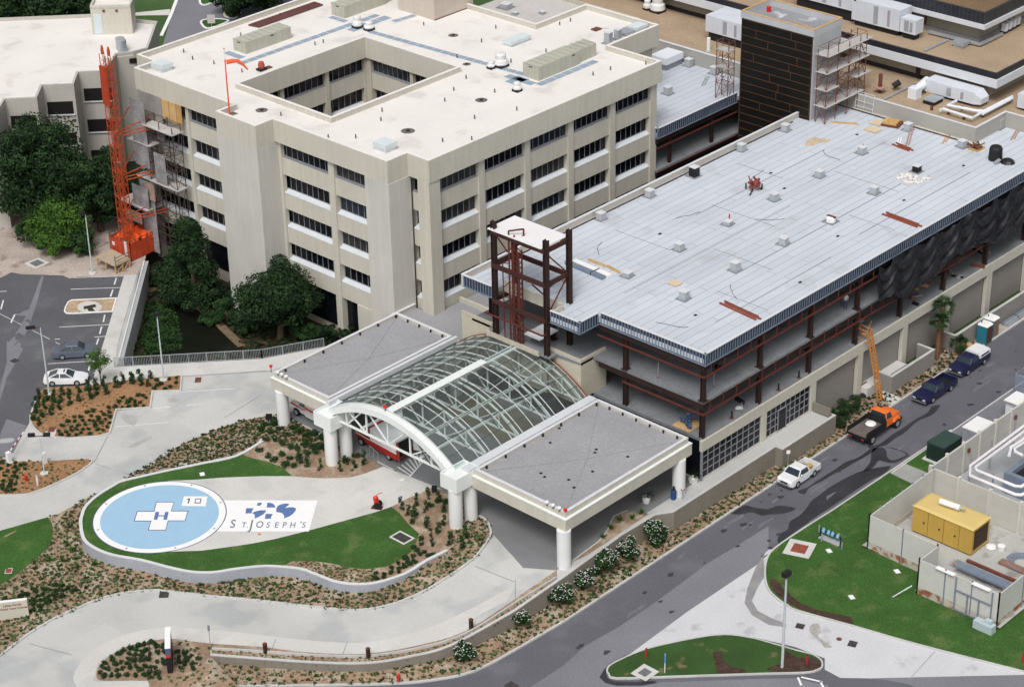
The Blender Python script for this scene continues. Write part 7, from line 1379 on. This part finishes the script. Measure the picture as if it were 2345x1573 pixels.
tree('dark spreading tree at the foot of the scaffold corner', at(415,672,.2), 2.6, 3.0, 2.2, leaf_d, 9, 9000, .18, 36)
tree('big round dark tree in front of the stair tower', at(642,772,.2), 5.0, 4.7, 4.7, leaf_d, 10, 22000, .17, 60)
tree('small dark tree between the big round tree and the canopy roof', at(862,775,.3), 4.0, 1.9, 2.1, leaf_m, 11, 4500, .15, 20)
for k, (x, y, rr_) in enumerate(((520,735,1.9),(470,690,1.6),(560,760,1.5),(700,780,1.7),(745,775,1.4),(800,775,1.3),(380,640,1.5),(350,655,1.2),(540,690,1.8),(480,740,1.3),(820,760,1.1))):
    tree('dark undergrowth bush in the sunken garden by the pond', at(x,y,.1), rr_*.6, rr_, rr_*.7, leaf_d if k % 3 else leaf_m, 40+k, 3200, .15, 16, cat='bush', nm='leafy_bush', grp='dark bushes in the sunken garden')
tree('thin pale green sapling at the corner of the shrub bed', gat(*K(8,905,395)), 3.0, 1.45, 1.3, leaf_b, 12, 2600, .08, 30, trunk=.05)
for k, (x, y, h, rd, lb) in enumerate(((30,75,4.5,6.5,'dark tree clump at the top left corner'),(110,70,4,5.5,'second dark tree behind the left roof'),(190,50,3,4.5,'low dark tree behind the left roof near the hut'),(545,38,4.5,5.0,'dark tree behind the far roof edge near the traffic islands'),(610,20,4.5,5,'dark tree at the top edge above the stacked pipes'),(-40,55,5,6,'dark tree at the very left top edge'))):
    tree(lb, at(x,y,0), h, rd, h*.9, leaf_d, 60+k, 7000, .30, 30)
# palms
def palm(label, base, h, seed, rad=1.25):
    r_ = random.Random(seed); o = thing('fan_palm', (0,0,0), label, 'palm', 'fan palms', 0, True); mb = MB()
    for k in range(34):
        a = r_.uniform(0,6.28); e = r_.uniform(-.5,1.3); d = Vector((math.cos(a)*math.cos(e), math.sin(a)*math.cos(e), math.sin(e))); st_ = d*rad*.55; c = Vector((0,0,h))+st_
        s_ = d.cross(Vector((0,0,1))).normalized(); u_ = s_.cross(d)
        mb.bar((0,0,h), c, .03)
        for j in range(9):
            t = (j-4)/4*1.15; q1 = c+(d*math.cos(t)+s_*math.sin(t))*rad*.6+Vector((0,0,-.10*rad-.1*abs(t))); w_ = (s_*math.cos(t)-d*math.sin(t))*.045
            mb.add([c, c.lerp(q1,.5)+w_, q1, c.lerp(q1,.5)-w_], [(0,1,2,3)])
    mb.build('fronds', leaf_m, o)
    MB().tube([(0,0,-.1),(.05,0,h*.5),(0,0,h)], [.30,.24,.22], 10).build('trunk', palmb, o); return place(o, base)
palm('taller fan palm in front of the block panels beside the area wall', (172.3,103.4,.13), 5.4, 1); palm('shorter fan palm with its head just below the taller one', (171.2,103.0,.13), 4.3, 2, 1.15); palm('small fan palm at the foot of the two tall ones', (173.6,102.0,.13), 1.2, 3, 1.0)
# oleanders with white flowers
def oleander(label, base, rad, h, seed):
    r_ = random.Random(seed); o = thing('flowering_bush', (0,0,0), label, 'bush', 'white flowering bushes along the block wall', 0, True); mb = MB(); fl = MB()
    for k in range(26):
        a = r_.uniform(0,6.28); d = r_.uniform(.1,.8)*rad; c = Vector((math.cos(a)*d, math.sin(a)*d, r_.uniform(.25,1)*h*(1-.35*d/rad)))
        leafcloud(mb, c, rad*.30, h*.16, 110, .12, r_, .2)
        for j in range(9): v = Vector((r_.uniform(-1,1), r_.uniform(-1,1), r_.uniform(0,1))).normalized(); q1 = c+Vector((v.x*rad*.32, v.y*rad*.32, v.z*h*.2)); s_ = .065; fl.add([q1+Vector((-s_,0,0)), q1+Vector((0,-s_,s_*.3)), q1+Vector((s_,0,0)), q1+Vector((0,s_,s_*.3))], [(0,1,2,3)])
    mb.build('foliage', leaf_m, o); tag(fl.build('flowers', petal, o), kind='stuff'); MB().tube([(0,0,-.1),(.1,.1,h*.6)], .07, 6).tube([(0,0,-.1),(-.2,.1,h*.6)], .06, 6).build('stems', bark, o); return place(o, base)
for (i, x, y, rd, h, lb) in ((14,1330,260,1.25,2.2,'white flowering bush beside the vertical corner of the terrace wall'),(14,1090,400,1.2,1.9,'white flowering bush second from the terrace corner'),(14,890,530,1.15,2.1,'white flowering bush third from the terrace corner'),(14,690,660,1.2,1.7,'white flowering bush fourth from the terrace corner, next to the canopy column'),(14,470,800,1.2,1.7,'white flowering bush just below the corner canopy column'),(14,110,1010,1.1,1.5,'sparse flowering bush second from the lower left end of the wall'),(13,1900,1300,1.05,1.6,'isolated white flowering bush at the lower left end of the row')):
    oleander(lb, at(*K(i,x,y), .4), rd, h, int(x))
# shrubs: prototypes, then copies
def proto(nm, label, grp, rad, h, seed, n, leaf, cone=False):
    r_ = random.Random(seed); o = thing(nm, (0,0,0), label, 'shrub', grp, 0, True); mb = MB(); nc = 9 if cone else 7
    for c in range(nc):
        z = (c+.5)/nc if cone else r_.uniform(.2,.75); a = r_.uniform(0,6.28); f = ((1-z)*.5+.18 if cone else .55)*rad*r_.uniform(.5,1.25); cr = rad*(r_.uniform(.38,.62) if cone else r_.uniform(.4,.6))
        leafcloud(mb, (math.cos(a)*f, math.sin(a)*f, max(cr*.5, z*h)), cr, cr*.85, n//nc, .075 if not cone else .085, r_, .15)
    mb.build('foliage', leaf, o); MB().tube([(0,0,-.05),(0,0,h*.7)], .03, 5).build('stem', bark, o); return o
def plant_all(nm, label, grp, pts, rad, h, leaf, cone=False, nv=3, n=170, sc=(.85,1.2)):
    kids = [proto(nm, label, grp, rad, h, 900+k*7+len(pts), n, leaf, cone) for k in range(nv)]; tree_ = [(o, list(o.children)) for o in kids]; r_ = random.Random(len(pts))
    for k, p in enumerate(pts):
        if k < nv: o = kids[k]
        else:
            s_, ch = tree_[k % nv]; o = s_.copy(); COL.objects.link(o)
            for c in ch: d = c.copy(); COL.objects.link(d); d.parent = o
        s9 = r_.uniform(*sc); place(o, p, r_.uniform(0,6.28), (s9*r_.uniform(.85,1.15), s9*r_.uniform(.85,1.15), s9*r_.uniform(.75,1.2)))
tall = [(350,500),(332,570),(312,640),(300,695),(420,520),(400,595),(378,665),(350,740),(485,475),(480,535),(470,600),(455,645),(560,470),(545,530),(540,595),(620,470),(625,555),(700,450),(705,525),(790,430),(800,505),(860,425),(862,470),(935,400),(952,465),(1040,400),(1100,375),(1180,370),(1250,335),(1258,390),(1345,322),(1322,392),(1180,345)]
plant_all('hedge_shrub', 'upright dark shrub along the upper edge of the stepped shrub bed', 'upright shrubs of the stepped bed', [gat(*K(8,x,y+15), .06) for x, y in tall], .36, 1.0, leaf_s, True, 3, 300)
rows = [(1400,350),(1410,400),(1380,430),(1470,425),(1510,345),(1520,410),(1570,330),(1572,375),(1440,385),(1300,510),(1235,490),(1275,488),(1170,520),(1100,510),(1145,550),(1200,545),(1250,550),(1065,545),(1095,590),(1150,590),(1210,580),(1285,578),(1030,590),(970,600),(905,630),(975,640),(830,630),(780,640),(720,680),(660,680),(605,720),(665,720),(740,710),(870,680),(880,700),(930,660),(810,670),(940,700),(985,680),(800,710),(840,730),(900,735),(975,730),(760,750),(700,755),(640,770),(555,760),(525,805),(590,810),(640,800),(680,790),(720,820),(790,790),(850,760),(870,790),(920,800),(800,830),(540,840),(610,845),(680,840),(960,770),(740,790)]
plant_all('round_shrub', 'small round dark shrub in the orange mulch of the stepped bed', 'round shrubs of the stepped bed', [gat(*K(8,x,y+8), .06) for x, y in rows], .24, .36, leaf_s, False, 3, 150)
isl_ = [(1100,1228),(1165,1210),(1225,1190),(1278,1178),(1060,1262),(1205,1228),(1275,1240),(1350,1165),(1385,1180),(1405,1200),(1455,1205),(990,1290),(1010,1320),(1150,1262),(1150,1300),(1210,1275),(1265,1278),(1270,1322),(1330,1262),(1310,1225),(1410,1250),(1465,1250),(940,1340),(915,1372),(960,1395),(1030,1360),(1035,1405),(1085,1335),(1145,1345),(1195,1320),(1225,1370),(1100,1388),(1160,1385),(1320,1305),(1395,1330),(1460,1310),(1465,1348),(900,1430),(940,1460),(990,1455),(1055,1455),(1130,1455),(1220,1450),(1255,1410),(1290,1450),(1335,1420),(1300,1370),(1350,1380),(1385,1385),(1410,1440),(1415,1475),(1345,1475),(1580,1245),(1650,1250),(1590,1290),(1710,1280),(1665,1310),(1595,1335),(1655,1355),(1620,1385),(1720,1345),(1775,1305),(1735,1385)]
plant_all('round_shrub', 'round dark shrub in the tan mulch of the island bed beside the totem sign', 'round shrubs around the totem sign', [gat(*K(12,x,y+10), .06) for x, y in isl_], .27, .40, leaf_s, False, 4, 190)
gte = [(20,1090),(75,1110),(135,1090),(70,1160),(130,1130),(185,1110),(160,1150),(225,1105),(225,1140),(10,1140),(40,1200),(30,1245),(25,1285),(20,1325),(70,1340),(85,1300),(100,1250),(120,1210),(130,1180),(95,1275),(115,1330),(140,1280),(150,1220)]
plant_all('round_shrub', 'small dark shrub in the orange mulch around the twin-headed lamp', 'shrubs of the orange mulch bed', [gat(*K(8,x,y+8), .06) for x, y in gte], .24, .36, leaf_s, False, 2, 150)
sgb = [(490,650),(555,650),(430,690),(385,680),(320,700),(500,700),(545,690),(600,680),(640,710),(670,690),(240,730),(180,750),(100,775),(45,790),(380,730),(330,745),(300,770),(430,745),(490,740),(555,745),(370,780),(430,790),(280,790),(300,820),(360,835),(420,800),(490,775),(300,870),(360,870)]
plant_all('round_shrub', 'round dark shrub planted behind and beside the cream entrance sign', 'round shrubs by the entrance sign', [gat(*K(12,x,y+10), .06) for x, y in sgb], .26, .38, leaf_s, False, 3, 180)
mb_ = [(1500,240),(1500,290),(1430,315),(1460,340),(1530,350),(1600,370),(1490,370),(1430,395),(1560,385),(1380,440),(1420,430),(1450,445),(1300,500),(1340,470),(1350,490),(1400,470),(1290,530),(1230,540),(1235,490),(1300,460),(1360,410),(1170,550),(1175,585),(1095,540),(1095,590)]
plant_all('round_shrub', 'round dark shrub between the mound lawn and the retaining wall', 'round shrubs on the mound edge', [at(*K(13,x,y+8), MZ) for x, y in mb_], .26, .36, leaf_s, False, 3, 180)
con = [K(9,*p) for p in ((480,1120),(600,1150),(770,1170),(900,1145),(995,1110),(1325,1500),(1465,1460),(1560,1400),(1655,1440),(1540,1520),(1440,1550),(820,1100),(1700,1520),(410,1100))] + [K(13,*p) for p in ((1440,90),(1555,150),(1590,300),(1650,190),(1760,300),(1890,230),(1870,330),(1700,120),(1390,30))]
plant_all('conical_shrub', 'upright conical evergreen shrub in the mulch at the foot of the canopy columns', 'conical evergreens at the canopy columns', [at(*p, MZ) for p in con], .36, 1.25, leaf_m, True, 4, 260)
dk_ = [K(9,*p) for p in ((100,760),(180,750),(60,800),(150,830),(230,800),(300,840),(360,790),(420,830),(480,860),(540,840),(600,880),(120,900),(200,900),(260,930),(330,960),(400,980),(460,930),(530,950),(590,960),(60,990),(130,1040),(190,1070),(290,1130),(360,1130),(260,1030),(330,1060),(620,960),(560,1010),(480,1010),(410,1050),(830,1080),(920,1040),(1650,1440),(1580,1480),(1720,1450))]
plant_all('round_shrub', 'dark spreading shrub in the bed under the left canopy columns', 'dark shrubs under the left canopy columns', [at(*p, 2.05) for p in dk_], .42, .55, leaf_m, False, 4, 240)
bk_ = [(x, 102.7+.5*math.sin(x*3.1), .13) for x in (153.3,154.4,155.4,156.3,157.2,158.3,154,155.2,156.6)]
plant_all('leafy_shrub', 'dark leafy shrub in the bed behind the dump truck', 'leafy shrubs behind the dump truck', [Vector((x, y+(k % 3)*.5, z)) for k, (x, y, z) in enumerate(bk_)], .7, 1.3, leaf_d, False, 3, 700)
for (i, x, y) in ((14,860,230),(14,930,150),(14,1010,80),(14,1120,60),(14,1200,10),(12,605,300),(12,640,345),(12,685,425),(12,555,435),(12,440,440),(12,695,500),(12,840,470),(12,310,460)):
    p = gat(*K(i,x,y), .05); o = thing('spiky_plant', (0,0,0), 'bright green spiky plant in the pale mulch left of the mound' if i == 12 else 'dark spiky plant in the corner bed under the right canopy edge', 'plant', 'bright green spiky plants' if i == 12 else 'spiky plants under the canopy edge', 0, True); mb = MB(); r_ = random.Random(x)
    for k in range(34): a = r_.uniform(0,6.28); e = r_.uniform(.3,1.4); d = Vector((math.cos(a)*math.cos(e), math.sin(a)*math.cos(e), math.sin(e)))*r_.uniform(.4,.75); s_ = d.cross(Vector((0,0,1))).normalized()*.035; mb.add([(0,0,0), d*.5+s_, d, d*.5-s_], [(0,1,2,3)])
    mb.build('leaves', leaf_b, o); place(o, p)
# ground cover, too many plants to count
def cover(name, label, poly, zf, sp, size, leaf, seed, jit=.3, hole=None, flat=.7, prob=1.0):
    r_ = random.Random(seed); mb = MB(); xs = [p[0] for p in poly]; ys = [p[1] for p in poly]; x = min(xs); row = 0
    while x < max(xs):
        y = min(ys)+(sp/2 if row % 2 else 0)
        while y < max(ys):
            px_, py_ = x+r_.uniform(-jit,jit)*sp, y+r_.uniform(-jit,jit)*sp
            if r_.random() < prob and inside(px_, py_, poly) and not (hole and any(inside(px_, py_, h_) for h_ in hole)):
                z = zf(px_, py_); s0 = size*r_.uniform(.6,1.25)
                for k in range(7):
                    a = r_.uniform(0,6.28); e = r_.uniform(.15,1.2)*flat; d = Vector((math.cos(a)*math.cos(e), math.sin(a)*math.cos(e), math.sin(e)))*s0; w_ = d.cross(Vector((0,0,1))).normalized()*s0*.33
                    mb.add([(px_,py_,z), (px_+d.x*.55+w_.x, py_+d.y*.55+w_.y, z+d.z*.7), (px_+d.x, py_+d.y, z+d.z*.9), (px_+d.x*.55-w_.x, py_+d.y*.55-w_.y, z+d.z*.7)], [(0,1,2,3)])
            y += sp
        x += sp*.87; row += 1
    return tag(mb.build(name, leaf), label, 'ground cover', None, 'stuff')
Gz = lambda x, y: G(x, y)+.05
LLp = [(p.x, p.y) for p in [gat(*K(12,x,y)) for x, y in ((-700,350),(0,165),(430,45),(475,130),(462,250),(400,345),(250,485),(100,595),(0,655),(-700,1000))]]
mound_poly = mound_w + [(at(*K(9,90,880), MZ).x, at(*K(9,90,880), MZ).y)]
cover('ground_cover', 'low green ground cover in the big mulch bed in front of the mound', bed_front, Gz, .50, .25, leaf_g, 1, hole=[LLp, mound_poly], prob=.9)
cover('ground_cover', 'denser low ground cover in the bed below the mound wall', bed_front, Gz, .78, .27, leaf_g2, 2, hole=[LLp, mound_poly], prob=.8)
cover('ground_cover', 'ground cover in the long bed between the drive and the mound', nb, Gz, .46, .26, leaf_g2, 3); cover('ground_cover', 'lighter ground cover in the long bed above the mound', nb, Gz, .6, .22, leaf_g, 4)
Mz_ = lambda x, y: MZ+.01
strip_poly = strip_world
def stripz(x, y):
    return .12+.4*sm(101, 106, y) if x > 108 else .45
def stz(x, y):
    best = min(strip_rows[::1], key=lambda v: (v[0]-x)**2+(v[1]-y)**2); return best[2]
cover('ground_cover', 'green ground cover on the strip between the road kerb and the block wall', strip_poly, stz, .52, .24, leaf_g, 5, prob=.95); cover('ground_cover', 'dark ground cover on the strip along the road kerb', strip_poly, stz, .8, .26, leaf_g2, 6)
cover('ground_cover', 'small plants in the narrow planter beside the drive', planter, Gz, .42, .16, leaf_g, 7)
cover('ground_cover', 'low plants in the right part of the island bed', [(p[0], p[1]) for p in bl] + [(80,100),(85,106),(88.2,118.6)], lambda x, y: G(x, y)+.06, .62, .22, leaf_g, 8, prob=.6, hole=[[(gat(*K(12,x,y)).x, gat(*K(12,x,y)).y) for x, y in ((850,1100),(1480,1100),(1480,1560),(850,1560))]])
cover('ground_cover', 'pale low plants between the shrubs of the stepped bed', stepbed, lambda x, y: G(x, y)+.06, .55, .16, leaf_g, 9, prob=.45)
cover('ground_cover', 'pale low plants in the orange mulch bed with the lamp', gb, lambda x, y: G(x, y)+.06, .55, .2, leaf_g, 10, prob=.7)
cover('ground_cover', 'low plants on the mound bed near the conical shrubs', [(at(*K(13,x,y), MZ).x, at(*K(13,x,y), MZ).y) for x, y in ((350,440),(550,440),(700,460),(850,495),(1000,512),(1100,500),(1080,625),(900,635),(720,610),(560,550),(420,500))], Mz_, .42, .2, leaf_g, 11)
cover('ground_cover', 'ground cover between the block wall and kerb beside the parked trucks', strip2, lambda x, y: .13, .5, .26, leaf_g2, 12, prob=.8)
cover('undergrowth', 'dark undergrowth in the sunken garden', [(rail[3][0],rail[3][1]),(133.8,184),(134,143),(rail[0][0],rail[0][1]),(rail[1][0],rail[1][1]),(rail[2][0],rail[2][1])], lambda x, y: .05, .62, .42, leaf_g2, 13, hole=[pond], prob=.75, flat=1.2)
cover('rough_grass', 'rough grass beside the pond in the sunken garden', [(p[0], p[1]) for p in pw([(330,690),(400,700),(420,800),(330,815)], .1)], lambda x, y: .05, .35, .35, leaf_m, 14, flat=1.2)
# ------------------------------------------------------------------ far ground at the top left
drape('far_road', pw([(372,110),(405,-10),(560,-60),(900,-120),(900,30),(520,90),(400,110)], 0), asph2, .02, Z0, cut=False)
drape('far_footpath', pw([(310,30),(390,22),(388,36),(310,37)], 0), concw, .03, Z0, cut=False)
kerb(pw([(405,-10),(388,35),(366,82)], 0), whitep, .5, .1, Z0)
i1 = smooth_path(pw(KP(0, (1785,210),(1820,180),(1950,172),(2050,190),(1960,235),(1840,262)), 0), 3, True); i2 = smooth_path(pw(KP(0, (1990,130),(2050,95),(2150,92),(2150,130),(2100,170),(2030,165)), 0), 3, True); i3 = smooth_path(pw(KP(0, (1780,40),(1800,-20),(1990,-20),(1850,50)), 0), 3, True)
for q1 in (i1, i2, i3): drape('far_island_lawn', q1, grass, .08, Z0, cut=False); kerb(q1, whitep, -.3, .12, Z0, True)
signpost('white framed dark sign on the far traffic island', at(*K(0,1890,245), .05), 1.9, 1.1, 1.3, M('white_framed_sign', (.55,.5,.5)))
signpost('thin tall pole behind the left roof', at(170,30,0), 6, .1, .1, blackm)
# ------------------------------------------------------------------ a worker on the open second floor
def person(label, loc, rz):
    J = {'pel':(0,0,.95),'sp':(0,0,1.15),'ch':(.02,0,1.38),'nk':(.03,0,1.50),'hd':(.05,0,1.60),'tp':(.05,0,1.73)}
    E_ = [('pel','sp'),('sp','ch'),('ch','nk'),('nk','hd'),('hd','tp')]; Rr = {'pel':.15,'sp':.14,'ch':.16,'nk':.06,'hd':.095,'tp':.07}
    for s, n_ in ((1,'l'),(-1,'r')):
        J.update({'hip'+n_:(0,s*.10,.90),'kn'+n_:(.06,s*.12,.50),'an'+n_:(-.02,s*.13,.09),'to'+n_:(.14,s*.14,.04),'sh'+n_:(.02,s*.20,1.40),'el'+n_:(.04,s*.26,1.14),'wr'+n_:(.20,s*.20,.98),'ha'+n_:(.28,s*.18,.95)})
        E_ += [('pel','hip'+n_),('hip'+n_,'kn'+n_),('kn'+n_,'an'+n_),('an'+n_,'to'+n_),('ch','sh'+n_),('sh'+n_,'el'+n_),('el'+n_,'wr'+n_),('wr'+n_,'ha'+n_)]
        Rr.update({'hip'+n_:.10,'kn'+n_:.065,'an'+n_:.045,'to'+n_:.04,'sh'+n_:.065,'el'+n_:.045,'wr'+n_:.03,'ha'+n_:.032})
        for f in range(5):
            a = (f-2)*.35; J[f'f{f}{n_}'] = (.28+.075*math.cos(a)-(.03 if f in (0,) else 0), s*.18+.05*math.sin(a)*s, .93-.01*f); E_.append(('ha'+n_, f'f{f}{n_}')); Rr[f'f{f}{n_}'] = .009
    ks = list(J); me = bpy.data.meshes.new('person'); me.from_pydata([J[k] for k in ks], [(ks.index(a), ks.index(b)) for a, b in E_], [])
    o = bpy.data.objects.new('person', me); COL.objects.link(o); md = o.modifiers.new('skin', 'SKIN'); sv = me.skin_vertices[0].data
    for i, k in enumerate(ks): sv[i].radius = (Rr[k], Rr[k]); sv[i].use_root = (k == 'pel')
    sb = o.modifiers.new('sub', 'SUBSURF'); sb.levels = 1; sb.render_levels = 1
    dg = bpy.context.evaluated_depsgraph_get(); m2 = bpy.data.meshes.new_from_object(o.evaluated_get(dg)); o.modifiers.clear(); o.data = m2; m2.materials.clear()
    for m_ in (M('skin_tone', (.32,.17,.11), .6), M('white_work_shirt', (.62,.64,.68), .8), M('blue_work_trousers', (.05,.08,.16), .8), M('brown_hair', (.05,.03,.02), .8), M('dark_boots', (.03,.02,.015), .7)): m2.materials.append(m_)
    for p in m2.polygons:
        c = p.center; z = c.z; p.use_smooth = True
        p.material_index = 4 if z < .12 else 2 if z < .97 and abs(c.y) < .20 and c.x < .19 else 3 if z > 1.68 or (z > 1.58 and c.x < .0) else 0 if z > 1.50 or (abs(c.y) > .15 and z < 1.2 and c.x > .05) else 1
    fc = MB(); 
    for s in (-1,1): fc.lathe((.135,s*.032,1.625), [(.004,-.01),(.012,0),(.004,.01)], 6)
    fc.tube([(.13,0,1.63),(.16,0,1.595)], [.008,.014], 6).bar((.132,-.025,1.565),(.132,.025,1.565),.012); ORG[o.name] = Vector((0,0,0)); fc.build('face', M('eye_dark', (.04,.02,.02)), o)
    tag(o, label, 'person'); return place(o, loc, rz)
person('person in white shirt and blue trousers standing on the open upper floor of the wing', (158.0,105.6,10.06), R(200))
